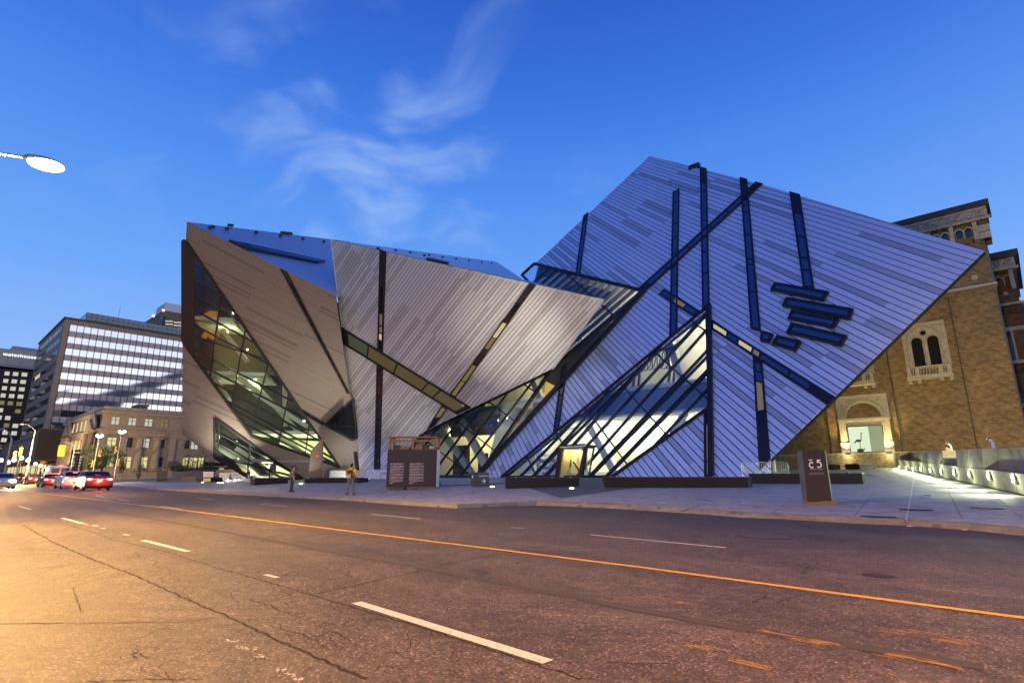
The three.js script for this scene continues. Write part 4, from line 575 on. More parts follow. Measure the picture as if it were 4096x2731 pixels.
  for (const s of [-1, 1]) wpart(a, 'pilaster', [B(cx + s * 1.85 - .32, cx + s * 1.85 + .32, 3.5, 6.62, ZW, ZW + .3), B(cx + s * 1.85 - .38, cx + s * 1.85 + .38, 3.5, 4.5, ZW, ZW + .36)], stone);
  const dc = wpart(t, 'display_case', [B(cx - 1.55, cx - 1.47, 3.5, 6.1, ZW, ZW + .3), B(cx + 1.47, cx + 1.55, 3.5, 6.1, ZW, ZW + .3), B(cx - 1.55, cx + 1.55, 6.02, 6.1, ZW, ZW + .3), B(cx - 1.55, cx + 1.55, 3.5, 3.58, ZW, ZW + .3)], eaveMat);
  wpart(dc, 'lamp_panel', B(cx - 1.47, cx + .28, 3.58, 6.02, ZW + .02, ZW + .05), glow([1, .96, .72], 1.15)); wpart(dc, 'lamp_panel', B(cx + .28, cx + 1.47, 3.58, 6.02, ZW + .02, ZW + .06), glow([.62, .58, .34], .75));
  wpart(dc, 'pane', B(cx - 1.47, cx + 1.47, 3.58, 6.02, ZW + .27, ZW + .28), glassClear);
  const cr = tag(new THREE.Group(), 'small dark crane statue standing in the lit display case', 'statue'); cr.name = 'crane_statue'; cr.position.set(cx - .62, 3.58, ZW + .16); scene.add(cr); const bz = std([.06, .055, .03], .5, { metalness: .3 });
  part(cr, 'body', [ball(.17, -.05, 1.08, 0, 1.5, .75, .7), tube([V(.1, 1.12, 0), V(.22, 1.3, 0), V(.2, 1.52, 0), V(.26, 1.68, 0), V(.24, 1.78, 0)], .035), ball(.05, .26, 1.79, 0, 1.3, 1, 1), cyl(.02, .004, .16, 0, 0, 0).rotateZ(-1.5).translate(.37, 1.78, 0), tube([V(-.2, 1.08, 0), V(-.36, .95, 0), V(-.42, .86, 0)], .06)], bz);
  part(cr, 'leg', tube([V(.02, 1.0, 0), V(.04, .62, 0), V(.02, .3, 0)], .028), bz); part(cr, 'base', [ball(.22, .02, .2, 0, 1.5, .5, .6), tube([V(-.3, .2, 0), V(0, .28, .03), V(.3, .2, 0), V(.42, .32, 0)], .04), box(.5, .12, .2, 0, .06, 0)], bz);
  for (const s of [-1.75, 1.75]) { const f = part(t, 'wall_lamp', box(.3, .12, .16, cx + s + 12, 1.35, .42), darkMetal); part(f, 'lamp_glass', box(.24, .03, .12, cx + s + 12, 1.27, .42), glow([1, .85, .45], 9)); const l = new THREE.SpotLight(rgb(1, .76, .26), 130, 0, .8, .9); l.position.set(cx + s + 12, 1.6, .75); l.target.position.set(cx + s + 12, 6, .1); l.name = 'wall_lamp_light'; t.add(l, l.target); const d = new THREE.PointLight(rgb(1, .8, .35), 5); d.position.set(cx + s + 12, 1.1, .75); d.name = 'wall_lamp_light'; t.add(d); }
}
{ // rear wing, set back, red brick with stone bands
  const t = thing('brick_building', 'narrow dark brick wing with stone bands behind the right corner', 'building', V(0, 2, -76)), Z = -76, x1 = .75; const redBrick = std([.62, .48, .40], .92, { map: brickMap, bumpMap: brickBump, bumpScale: .02 });
  wpart(t, 'wall', UB(-12, x1, 2, 23, Z - 14, Z), redBrick); wpart(t, 'eave', B(-12, x1 + .7, 23.6, 24.3, Z - 14, Z + .9), eaveMat); wpart(t, 'frieze', [UB(-12, x1 + .3, 22.6, 23.6, Z - 14, Z + .5)], stone);
  for (let i = 0; i < 4; i++) wpart(t, 'medallion', new THREE.TorusGeometry(.22, .07, 6, 14).translate(x1 - .3 - i * .75, 23.1, Z + .52), stone);
  wpart(t, 'rope_moulding', tube([V(-12, 22.45, Z + .55), V(-5, 22.45, Z + .55), V(x1 + .5, 22.45, Z + .55)], .16), stone);
  for (let i = 0; i < 3; i++) { const x = x1 - .2 - i * 1.5; wpart(t, 'pier', UB(x - .18, x + .18, 20.2, 22.3, Z, Z + .45), stone); for (const s of [.4, 1.05]) wpart(t, 'arch', [new THREE.TorusGeometry(.27, .08, 6, 12, Math.PI).translate(x - s, 21.5, Z + .3), cyl(.06, .06, .7, x - s - .27, 21.1, Z + .3)], stone); wpart(t, 'diamond', box(.34, .34, .08).rotateZ(Math.PI / 4).translate(x - .75, 19.9, Z + .04), stone); }
  for (const [y0, y1, p] of [[18.55, 18.8, .5], [15.9, 16.3, .14], [12.4, 12.75, .6], [8.0, 8.4, .2], [5.4, 5.8, .2]]) wpart(t, 'stone_band', UB(-12, x1 + .1 + p * .4, y0, y1, Z - 14, Z + p), stone);
  for (const y of [17.7, 11.6, 9.7]) for (let i = 0; i < 14; i++) wpart(t, 'corbel', UB(x1 - .1 - i * .5 - .28, x1 - .1 - i * .5, y, y + .7, Z, Z + .3), redBrick);
  for (const [y, h] of [[12.8, 3.1], [5.9, 2.2], [2.6, 2.4]]) { wpart(t, 'window', [B(-1.6, -.5, y, y + h, Z, Z + .04)], darkGlass); wpart(t, 'window_frame', [B(-.48, -.3, y, y + h, Z, Z + .25), B(-1.8, -1.62, y, y + h, Z, Z + .25)], stone); }
}
// ---------------------------------------------------------------- concrete seat wall with lamps along the right of the plaza
const wallA = V(-10.52, 0, -63.75), wallB = V(-.78, 0, -27.6), wallD = wallB.clone().sub(wallA).normalize(), wallN = V(-wallD.z, 0, wallD.x), wallL = wallA.distanceTo(wallB);
{
  const t = thing('concrete_wall', 'long folded concrete seat wall with glowing lamps along its foot', 'wall', V(-5, .9, -45)), q = (s, d, y) => wallA.clone().addScaledVector(wallD, s).addScaledVector(wallN, -d).setY(y);
  const cm = std([.50, .50, .43], .85, { map: concMap, bumpMap: concBump, bumpScale: .004 }), ext = 10;
  const top = (s) => lerp(onZ(3579, 1811, wallA.z).y, onZ(4096, 1787, wallB.z).y, s / wallL), foot = (s) => plazaY(lerp(wallA.z, wallB.z, s / wallL));
  const quads = (pos, list) => { for (const [a, b, c, d] of list) for (const p of [a, b, c, a, c, d]) pos.push(p.x, p.y, p.z); };
  const seg = (name, s0, s1, y0, y1, d00, d01, d10, d11, back = 1.6) => { // front leans from d at the foot to d at the top, at both ends
    const a = q(s0, d00, y0(s0)), b = q(s1, d10, y0(s1)), c = q(s1, d11, y1(s1)), d = q(s0, d01, y1(s0)), e = q(s0, back, y0(s0)), f = q(s1, back, y0(s1)), g = q(s1, back, y1(s1)), h = q(s0, back, y1(s0)), pos = [];
    quads(pos, [[a, b, c, d], [f, e, h, g], [d, c, g, h], [e, a, d, h], [b, f, g, c], [e, f, b, a]]);
    const G2 = new THREE.BufferGeometry(); G2.setAttribute('position', new THREE.Float32BufferAttribute(pos, 3)); G2.computeVertexNormals(); return wpart(t, name, worldUV(norm(G2)), cm);
  };
  const seat = (s) => foot(s) + .82, low = (s) => foot(s) + .07;
  const n = 9; for (let i = 0; i < n; i++) seg('base_block', (wallL + ext) * i / n + .012, (wallL + ext) * (i + 1) / n, low, seat, .1, 0, .1, 0);
  wpart(t, 'shadow_gap', (() => { const a = q(0, .3, 0), b = q(wallL + ext, .3, 0); return bar(V(a.x, foot(0), a.z), V(b.x, foot(wallL + ext), b.z), .2, .14, V(0, 1, 0), 0); })(), std([.02, .02, .02], 1));
  // upper wall: folded stretches with deep seats between
  const S = (px) => { const r = ray(px, 1850), t2 = wallA.clone().sub(CAM).dot(wallN) / r.dot(wallN); return CAM.clone().addScaledVector(r, t2).sub(wallA).dot(wallD); };
  const cuts = [3579, 3601, 3630, 3686, 3774, 3828, 3928, 4016, 4200].map(S), deep = [0, .75, .35, 0, .85, 0, .7, .75, 0];
  const L8 = [[0, 0, .1, .1], [.8, .7, .55, .6], [.3, .4, .1, .1], [.02, .1, .02, .05], [.85, .9, .85, .9], [.02, .04, .05, .1], [.55, .65, .75, .85], [.75, .85, .5, .6]];
  for (let i = 0; i + 1 < cuts.length; i++) seg('wall_block', cuts[i] + .01, Math.min(cuts[i + 1], wallL + ext), seat, top, ...L8[i]);
  for (const [x, y] of [[3602, 1870], [3629, 1872], [3656, 1875], [3688, 1876], [3726, 1881], [3770, 1885], [3822, 1890], [3884, 1896], [3962, 1904], [4062, 1914]]) {
    const r = ray(x, y), p = CAM.clone().addScaledVector(r, wallA.clone().sub(CAM).dot(wallN) / r.dot(wallN)).addScaledVector(wallN, .03), b = baseOf(t), loc = p.clone().sub(b);
    const yawW = Math.atan2(wallN.x, wallN.z), f = part(t, 'wall_lamp', box(.3, .34, .05).rotateY(yawW).translate(loc.x, loc.y, loc.z), std([.4, .4, .36], .5));
    part(f, 'lamp_glass', box(.22, .26, .03).rotateY(yawW).translate(loc.x + wallN.x * .03, loc.y, loc.z + wallN.z * .03), glow([.93, 1, .66], 11));
    const l = new THREE.SpotLight(rgb(.9, 1, .66), 46, 0, 1.15, .8); l.position.copy(loc).addScaledVector(wallN, .12); l.target.position.copy(loc).addScaledVector(wallN, 3).add(V(0, -1.6, 0)); l.castShadow = true; l.name = 'wall_lamp_light'; t.add(l, l.target);
    const l2 = new THREE.PointLight(rgb(.88, 1, .55), 4.5); l2.position.copy(loc).addScaledVector(wallN, .35); l2.name = 'wall_lamp_light'; t.add(l2);
  }
  // small floodlights on the wall head, turned to the brick
  for (const [x, y, lab] of [[3756, 1800, 'small white floodlight on the wall head above the seated man'], [3908, 1792, 'taller white floodlight on the wall head near the right edge']]) {
    const r = ray(x, y), p = CAM.clone().addScaledVector(r, wallA.clone().sub(CAM).dot(wallN) / r.dot(wallN)).addScaledVector(wallN, -.6), s = p.clone().sub(wallA).dot(wallD), d = thing('floodlight', lab, 'floodlight', p.setY(top(s))); d.scale.setScalar(.6);
    const white = std([.62, .6, .62], .5); part(d, 'stem', [cyl(.12, .09, .5, 0, .25, 0), cyl(.14, .14, .06, 0, .03, 0)], white); const h = part(d, 'lamp_head', [cyl(.08, .11, .34, 0, 0, 0).rotateZ(.9).translate(-.12, .62, 0)], white); part(h, 'lamp_glass', cyl(.1, .1, .02, 0, 0, 0).rotateZ(.9).translate(-.27, .72, 0), glow([1, .95, .9], 3)); part(h, 'hood', cyl(.12, .12, .1, 0, 0, 0).rotateZ(.9).translate(-.22, .70, 0), darkMetal);
    const l = new THREE.SpotLight(rgb(1, .76, .34), 800, 0, .75, 1); l.position.set(-.1, .9, -.3); l.target.position.set(2, 7, -30); l.castShadow = true; l.name = 'floodlight_beam'; d.add(l, l.target);
  }
}
// ---------------------------------------------------------------- the city at the left
const nX = V(1, 0, 0), nZ = V(0, 0, 1);
const litWin = std([.02, .02, .02], .3, { emissive: rgb(.95, .84, .36), emissiveIntensity: .85 }), litPale = std([.02, .02, .02], .3, { emissive: rgb(.75, .74, .62), emissiveIntensity: .75 }), dimWin = std([.02, .02, .02], .3, { emissive: rgb(.28, .24, .10), emissiveIntensity: .7 });
const mirror = std([.86, .88, .92], .05, { metalness: 1 }), coolGlass = phy([.012, .018, .025], .06, { ior: 2.2 });
// a rectangle given by two pixel corners on the plane x = X or z = Z
function px2(X, Z, x0, y0, x1, y1) { const a = X != null ? onX(x0, y0, X) : onZ(x0, y0, Z), b = X != null ? onX(x1, y1, X) : onZ(x1, y1, Z); return [a, b]; }
function boxOn(X, Z, a, b, d0, d1) { return X != null ? B(X + d0, X + d1, Math.min(a.y, b.y), Math.max(a.y, b.y), Math.min(a.z, b.z), Math.max(a.z, b.z)) : B(Math.min(a.x, b.x), Math.max(a.x, b.x), Math.min(a.y, b.y), Math.max(a.y, b.y), Z + d0, Z + d1); }
{ // office block with bands of mirror glass
  const X = -226.4, z0 = -27, z1 = -75, t = thing('office_building', 'tall tan office block with bright rows of reflecting windows', 'building', V(X, 0, z0)), top = 51.5, tan = std([.62, .46, .33], .8, { map: stoneMap }), dark = std([.05, .04, .035], .5);
  wpart(t, 'wall', [UB(X - 54, X, 0, top, z1, z0)], tan);
  const pitchY = (49.7 - 17.8) / 8, bay = 1.9;
  wpart(t, 'roof_edge', [B(X - 54, X + .4, top, top + .5, z1, z0 + .4)], dark);
  for (let r = 0; r < 10; r++) {
    const y1 = 49.7 - r * pitchY, y0 = y1 - 2.05;
    wpart(t, 'spandrel', B(X, X + .06, y0 - (pitchY - 2.05) + .1, y0 - .05, z0 - 1.6 - bay * 23, z0 - 1.5), std([.60, .46, .36], .6));
    for (let c = 0; c < 23; c++) if (r < 8 || c < 14) { const za = z0 - 1.55 - c * bay, m = r >= 7 && c < 8 + R0() * 2 - (r === 7 ? 1 : 0) && !(r === 7 && c < 1) ? coolGlass : mirror; wpart(t, 'window', B(X, X + .05, y0, y1, za - bay + .09, za - .09), m).rotation.set(0, (R0() - .5) * .0, 0); }
    const w = wpart(t, 'window', B(X - 50, X - 2.6, y0 + .1, y1 - .1, z0, z0 + .06), coolGlass); for (let c = 0; c <= 16; c++) wpart(w, 'mullion', B(X - 50 + c * 2.96 - .07, X - 50 + c * 2.96 + .07, y0 + .1, y1 - .1, z0 + .06, z0 + .14), dark);
    if (r === 0 || r === 3) for (let c = 0; c < (r ? 4 : 9); c++) wpart(w, 'lit_window', B(X - 44 + c * 2.96 * (r ? 1 : 1.4), X - 42 + c * 2.96 * (r ? 1 : 1.4), y0 + .3, y1 - .3, z0 + .062, z0 + .08), r ? litWin : dimWin);
  }
  for (let c = 0; c <= 23; c++) { const z = z0 - 1.55 - c * bay; wpart(t, 'mullion', B(X + .05, X + .24, 8, 49.9, z - .07, z + .07), dark); }
  const a = onX(346, 1249, X - 5), P = wpart(t, 'rooftop_glasshouse', B(X - 22, X - 5, top, a.y, z1, a.z), dark); const H = a.y - top; for (let c = 0; c < 26; c++) for (const [u, v] of [[.04, .40], [.44, .66], [.70, .96]]) wpart(P, 'pane', B(X - 4.98, X - 4.92, top + H * u, top + H * v, a.z - (c + 1) * 1.55 + .1, a.z - c * 1.55 - .02), phy([.14, .20, .21], .1, { ior: 1.7 }));
  for (let c = 0; c < 8; c++) wpart(P, 'pane', B(X - 7 - c * 2, X - 5.2 - c * 2, top + .4, a.y - .4, a.z, a.z + .05), coolGlass);
  wpart(t, 'antenna', [cyl(.06, .03, 6, X - 10, a.y + 3, z0 - 16)], darkMetal);
}
{ // taller tan tower behind it
  const X = -330, c = onX(652, 1240, X), t = thing('office_building', 'top of a tan tower with a white plant room showing behind the office block', 'building', V(X, 0, c.z)), tan = std([.38, .27, .18], .85, { map: stoneMap });
  wpart(t, 'wall', UB(X - 60, X, 0, c.y, c.z - 60, c.z), tan); const p = onX(662, 1232, X - 2); wpart(t, 'plant_room', B(X - 20, X - 4, c.y, c.y + 5.5, p.z - 26, p.z), std([.7, .68, .66], .8)); wpart(t, 'chimney', B(X + .2, X + 2.4, 30, onX(650, 1268, X).y, onX(657, 1268, X).z, onX(645, 1268, X).z), darkMetal);
  for (const [x0, x1] of [[660, 690], [694, 725], [730, 760]]) for (const [y0, y1] of [[1281, 1288], [1293, 1300], [1305, 1312]]) for (const k of [0, .52]) { const [a, b] = px2(X, null, lerp(x0, x1, k), y0 + (x0 - 660) * .15, lerp(x0, x1, k + .46), y1 + (x0 - 660) * .15); wpart(t, 'window', boxOn(X, null, a, b, 0, .1), litPale); }
  for (const [x, y] of [[652, 1241], [612, 1263]]) { const q = onX(x, y, X); wpart(t, 'warning_light', ball(.7, q.x, q.y, q.z), glow([1, .35, .3], 3)); }
}
{ // dark tower with a lit name band
  const X = -300, a = onX(0, 1393, X), b = onX(150, 1412, X), t = thing('office_building', 'dark tower at the left edge with a pale lettered band across its top', 'building', V(X, 0, a.z)), dark = std([.045, .034, .03], .8), pale = std([.46, .42, .36], .8);
  wpart(t, 'wall', B(X - 40, X, 0, a.y - 8, b.z - 20, a.z + 40), dark); const y0 = onX(0, 1455, X).y;
  wpart(t, 'sign_band', B(X - 40, X + .6, y0, a.y, b.z - 20, a.z + 40), pale); for (let i = 0; i < 12; i++) wpart(t, 'band_joint', B(X + .6, X + .68, y0, a.y, a.z + 6 - i * 4.3 - .12, a.z + 6 - i * 4.3), std([.3, .27, .24], .9));
  wpart(t, 'sign_band_foot', B(X - 40, X + 1, y0 - 1, y0, b.z - 20, a.z + 40), std([.36, .33, .28], .8)); wpart(t, 'plant_room', B(X - 30, X - 8, a.y, a.y + 3, b.z - 8, a.z - 4), std([.3, .3, .32], .8));
  const s0 = onX(10, 1410, X + .8), s1 = onX(146, 1432, X + .8), w = s0.z - s1.z, h = w / 8.2, ct = canvasTex(1024, 128, (g, W, H) => { g.fillStyle = '#736b5e'; g.fillRect(0, 0, W, H); g.fillStyle = '#ffffff'; g.font = 'bold 150px sans-serif'; g.textBaseline = 'alphabetic'; const m = g.measureText('waterhouse').width; g.save(); g.scale(1004 / m, 1); g.fillText('waterhouse', 8, 116); g.restore(); });
  wpart(t, 'sign_lettering', new THREE.PlaneGeometry(w, h).rotateY(Math.PI / 2).translate(X + .72, (s0.y + s1.y) / 2 - .2, (s0.z + s1.z) / 2), decal(1, 1, ct, { emissive: rgb(1.1, 1.1, 1.15), emissiveMap: ct }));
  const cols = [[16, 32], [49, 67], [84, 103]], rr = rng(41); for (let r = 0; r < 11; r++) for (const [i, [x0, x1]] of cols.entries()) { const yy = 1485 + r * 29.3 + i * 2.2 - (r > 4 ? 0 : 0), sh = -r * 5.2; const [p, q] = px2(X, null, x0 + sh + 2, yy, x1 + sh + 2, yy + 17); if (r > 3 && rr() < .3) continue; wpart(t, 'window', boxOn(X, null, p, q, 0, .1), r < 4 ? litPale : rr() < .45 ? litPale : dimWin); }
}
{ // low buildings along the street
  const Z = -24, a = onZ(60, 1755, Z), b = onZ(165, 1706, Z), t = thing('shop_building', 'low beige shop building beside the black billboard', 'building', V(b.x, 0, Z)), wm = std([.52, .42, .30], .85, { map: stoneMap });
  wpart(t, 'wall', UB(a.x - 60, -182, 0, 12.6, Z - 2 - 20, Z), wm); wpart(t, 'cornice', B(a.x - 60, -181.8, 12.4, 12.9, Z - 2, Z + .4), wm); for (let i = 0; i < 9; i++) { wpart(t, 'window', B(-190 - i * 9, -186 - i * 9, 6, 10, Z, Z + .08), i % 3 ? coolGlass : dimWin); wpart(t, 'shop_window', B(-191 - i * 9, -184.5 - i * 9, .8, 4.2, Z, Z + .1), litWin); wpart(t, 'awning', B(-191.5 - i * 9, -184 - i * 9, 4.3, 4.9, Z, Z + 1.4), std([.25, .05, .03], .8)); }
  const X = -180, u = thing('billboard', 'large black blank billboard box projecting over the pavement', 'billboard', V(X, 0, -23)); wpart(u, 'screen', B(X - 1.2, X, 5.1, 12.8, -26.3, -20.6), std([.022, .016, .012], .7)); wpart(u, 'frame', [B(X, X + .1, 12.6, 12.85, -26.3, -20.5), B(X, X + .1, 5.05, 5.25, -26.3, -20.5), B(X, X + .1, 5.1, 12.8, -20.65, -20.5)], std([.06, .045, .035], .6)); wpart(u, 'screen_side', B(X - 60, X - 1.2, 5.4, 12.2, -24.2, -23.8), std([.3, .22, .14], .8));
  const s = thing('shop_building', 'glowing shopfront under the black billboard', 'building', V(X - 2, 0, -25)); wpart(s, 'wall', UB(X - 30, X - 2, 0, 5, -46, -24), std([.4, .3, .18], .8)); for (let i = 0; i < 5; i++) wpart(s, 'shop_window', B(X - 2, X - 1.9, .9, 3.9, -25.5 - i * 2.2, -23.6 - i * 2.2 - .3), litWin); wpart(s, 'canopy', B(X - 2, X - .4, 4.2, 4.6, -36, -23.8), std([.08, .05, .03], .7)); { const l = new THREE.PointLight(rgb(1, .7, .25), 160); l.position.set(1.5, 3.4, .8); l.name = 'shop_window_light'; s.add(l); }
}
{ // classical stone building on the corner
  const X = -135, Z = -25, X2 = -176, Z2 = -52, top = 14.3, t = thing('stone_building', 'old grey stone building with columns and yellow lit windows on the corner', 'building', V(X, 0, Z)), st = std([.44, .385, .33], .9, { map: stoneMap, bumpMap: stoneMap, bumpScale: .05 });
  wpart(t, 'wall', UB(X2, X, 0, top, Z2, Z), st); for (const [y0, y1, p] of [[13.5, 14.1, .5], [14.1, 14.9, .15], [10.1, 10.45, .5], [9.2, 10.1, .18], [8.9, 9.15, .3], [2.4, 2.8, .25], [0, 2.4, .18], [5.7, 5.95, .2]]) wpart(t, 'stone_band', UB(X2, X + p, y0, y1, Z2, Z + p), st);
  { const a = onX(555, 1616, X - 4), b = onX(588, 1640, X - 4); wpart(t, 'roof_block', [UB(X - 9, X - 4, top, a.y - .3, b.z, a.z), UB(X - 9.3, X - 3.7, a.y - .4, a.y, b.z - .2, a.z + .2)], st); }
  const K = (x) => 400 + x / 3.92, Ky = (y) => 1600 + y / 3.92, win = (q, m) => { const [a, b] = px2(X, null, K(q[0]), Ky(q[1]), K(q[2]), Ky(q[3])), y0 = Math.min(a.y, b.y), y1 = Math.max(a.y, b.y), za = Math.max(a.z, b.z), zb = Math.min(a.z, b.z), w = wpart(t, 'window', [B(X, X + .12, y1, y1 + .22, zb - .2, za + .2), B(X, X + .1, y0, y1, za, za + .18), B(X, X + .1, y0, y1, zb - .18, zb), B(X, X + .2, y0 - .2, y0, zb - .25, za + .25)], st); wpart(w, 'pane', B(X + .01, X + .03, y0, y1, zb, za), m); wpart(w, 'window_frame', [B(X + .03, X + .08, y0, y1, (za + zb) / 2 - .06, (za + zb) / 2 + .06), B(X + .03, X + .08, y0 + (y1 - y0) * .62, y0 + (y1 - y0) * .62 + .1, zb, za)], std([.08, .06, .04], .7)); };
  win([185, 265, 282, 385], litPale); win([450, 283, 545, 398], litPale); win([705, 297, 800, 413], litPale); win([960, 312, 1045, 424], dimWin);
  win([118, 585, 230, 725], litWin); win([395, 590, 490, 745], coolGlass); win([655, 600, 750, 745], litPale); win([905, 612, 995, 755], coolGlass); win([1335, 612, 1385, 765], coolGlass); win([1430, 650, 1520, 770], litPale);
  win([345, 890, 460, 1065], litWin); win([605, 895, 715, 1060], litWin); win([865, 892, 960, 1060], coolGlass); win([1300, 905, 1355, 1062], litWin); win([1400, 905, 1500, 1062], litWin); win([1545, 905, 1600, 1062], litWin); win([80, 900, 190, 1035], litWin);
  for (const x of [520, 575, 790, 850]) { const a = onX(K(x) + 4, Ky(1120), X); if (x === 575 || x === 850 || x === 520 || x === 790) { if (x === 520 || x === 790) continue; wpart(t, 'column', [cyl(.75, .62, 6.2, X + .35, 5.8, a.z + .5, 18), box(1.7, .4, 1.7, X + .35, 8.9, a.z + .5), box(1.8, .5, 1.8, X + .35, 2.6, a.z + .5)], st); } }
  for (const x of [300, 1080]) { const a = onX(K(x), Ky(1000), X); wpart(t, 'pilaster', UB(X, X + .4, 2.4, 9, a.z - .6, a.z + .6), st); }
  // street side
  for (const x0 of [-142, -167]) { wpart(t, 'pediment', [slab([V(x0 - 3.6, 10.4, Z), V(x0 + 3.6, 10.4, Z), V(x0, 12.7, Z)], nZ, .1, 1.1), bar(V(x0 - 3.9, 10.4, Z + .6), V(x0, 12.95, Z + .6), .3, 1.5, V(.5, .87, 0), 0), bar(V(x0 + 3.9, 10.4, Z + .6), V(x0, 12.95, Z + .6), .3, 1.5, V(-.5, .87, 0), 0)], st); for (const s of [-2.6, 2.6]) wpart(t, 'column', cyl(.6, .5, 7.4, x0 + s, 6.2, Z + .7, 14), st); }
  for (let i = 0; i < 9; i++) { const x = -138 - i * 4.3; wpart(t, 'window', B(x - 1.1, x, 11, 13.1, Z, Z + .05), i > 1 && i < 7 ? litWin : coolGlass); wpart(t, 'window', B(x - 1.3, x, 6.3, 8.7, Z, Z + .05), i % 2 ? litWin : coolGlass); wpart(t, 'window', B(x - 1.3, x, 2.9, 5.2, Z, Z + .05), dimWin); if (i > 2 && i < 7) wpart(t, 'column', cyl(.5, .42, 6.6, x + 1.5, 5.6, Z + .55, 12), st); }
  wpart(t, 'awning', [slab([V(-140, 4.6, Z), V(-144, 4.6, Z), V(-144, 3.2, Z + 2.4), V(-140, 3.2, Z + 2.4)], V(0, .86, .5), -.08, 0)], std([.03, .022, .02], .8)); wpart(t, 'awning', [slab([V(-150, 4.6, Z), V(-155, 4.6, Z), V(-155, 3.0, Z + 2.4), V(-150, 3.0, Z + 2.4)], V(0, .86, .5), -.08, 0)], std([.03, .022, .02], .8));
  const p = onZ(305, 1848, Z + 2.6), h = 4.6, bt = canvasTex(128, 256, (g) => { g.fillStyle = '#0c0706'; g.fillRect(0, 0, 128, 256); g.fillStyle = '#e9e2d8'; g.fillRect(14, 22, 70, 9); g.font = 'bold 30px sans-serif'; for (const [x, s] of [[34, 'CLUB'], [92, 'MONACO']]) for (let i = 0; i < s.length; i++) g.fillText(s[i], x - 8, 84 + i * 30); });
  const sg = thing('banner_sign', 'tall black banner with white upright letters on the stone building', 'sign', p.clone().setY(0)); wpart(sg, 'panel', B(p.x - .06, p.x, p.y - h / 2, p.y + h / 2, p.z - 1.1, p.z + 1.1), std([.02, .014, .012], .7)); part(sg, 'sign_lettering', new THREE.PlaneGeometry(2.1, h).rotateY(Math.PI / 2).translate(.012, p.y, 0), decal(1, 1, bt)); wpart(sg, 'bracket', [B(p.x - .05, p.x, p.y + h / 2, p.y + h / 2 + .1, p.z - 3, p.z + 1.1)], darkMetal);
}
{ // low stone link seen under the left volume
  const X = -135, t = thing('stone_building', 'low lit stone wing beyond the left tip of the crystal', 'building', V(X, 0, -60)), st = std([.40, .33, .24], .9, { map: stoneMap }); const a = onX(850, 1850, X), b = onX(1010, 1900, X); wpart(t, 'wall', UB(X - 8, X, 0, a.y, b.z - 8, a.z + 2), st); wpart(t, 'ledge', UB(X - 8, X + .4, a.y - 1, a.y - .7, b.z - 8, a.z + 2), st); const c = onX(872, 1893, X), d = onX(890, 1903, X); wpart(t, 'lamp_panel', B(X, X + .06, 1.2, 3.0, d.z, c.z), litWin);
  { const l = new THREE.PointLight(rgb(1, .75, .25), 90); l.position.set(2.2, 2, b.z + 61); l.name = 'wall_lamp_light'; t.add(l); const m = part(t, 'wall_lamp', ball(.2).translate(2.2, 2, b.z + 61), glow([1, .8, .4], 5)); }
}
// trees and shrubs: trunk and limbs, and a crown of separate leaf clumps
function foliage(rr, n, rx, ry, rz, cy, size, lobes = 9) {
  const C = Array.from({ length: lobes }, () => { const a = rr() * 6.28, h = rr() * 2 - 1, q = .62 * Math.sqrt(1 - h * h * .6); return [Math.cos(a) * q * rx, cy + h * .62 * ry, Math.sin(a) * q * rz, .32 + rr() * .34]; }), pos = [], col = [];
  for (let i = 0; i < n; i++) { const c = C[Math.floor(rr() * lobes)], a = rr() * 6.28, h = rr() * 2 - 1, r = c[3] * Math.cbrt(.25 + rr() * .75), q = Math.sqrt(1 - h * h), p = V(c[0] + Math.cos(a) * q * r * rx, c[1] + h * r * ry, c[2] + Math.sin(a) * q * r * rz), u = V(rr() - .5, rr() - .5, rr() - .5).normalize(), v = V(rr() - .5, rr() - .5, rr() - .5).cross(u).normalize(), s = size * (.6 + rr() * .8), k = .7 + rr() * .6; for (const [x, y] of [[-1, 0], [0, -.45], [1, 0], [-1, 0], [1, 0], [0, .45]]) { const w = p.clone().addScaledVector(u, x * s).addScaledVector(v, y * s); pos.push(w.x, w.y, w.z); col.push(k, k, k * .9); } }
  const g = new THREE.BufferGeometry(); g.setAttribute('position', new THREE.Float32BufferAttribute(pos, 3)); g.setAttribute('color', new THREE.Float32BufferAttribute(col, 3)); g.computeVertexNormals(); return g;
}
const leaf = phy([.045, .062, .025], .7, { vertexColors: true, side: THREE.DoubleSide }), bark = std([.08, .06, .045], .95);
function tree(p, h, w, lab, seed, group) {
  const t = thing('tree', lab, 'tree', p, 0, group), rr = rng(seed), limbs = []; for (let i = 0; i < 7; i++) { const a = i * 2.4 + rr(), l = w * (.5 + rr() * .3); limbs.push(tube([V(0, h * (.3 + i * .05), 0), V(Math.cos(a) * l * .5, h * (.5 + i * .04), Math.sin(a) * l * .5), V(Math.cos(a) * l, h * (.66 + i * .04), Math.sin(a) * l)], .06, 5, 8)); }
  part(t, 'trunk', [cyl(.24, .13, h * .6, 0, h * .3, 0, 9), ...limbs], bark); part(t, 'crown', foliage(rr, 3200, w, h * .36, w, h * .66, .16), leaf); return t;
}
const atG = (x, y, d) => { const p = at(x, y, d); return p.setY(plazaY(p.z)); };
tree(atG(402, 1900, 121), 6.4, 2.9, 'dark leafy street tree before the stone building', 61);
function shrub(x, d, h, w, lab, seed, cone) { const p = atG(x, 1900, d), t = thing('shrub', lab, 'shrub', p, 0), rr = rng(seed); part(t, 'stem', cyl(.05, .03, h * .6, 0, h * .3, 0, 6), bark); part(t, 'foliage', cone ? foliage(rr, 700, w * .55, h * .5, w * .55, h * .55, .09, 6) : foliage(rr, 1100, w, h * .45, w, h * .5, .12, 7), leaf); }
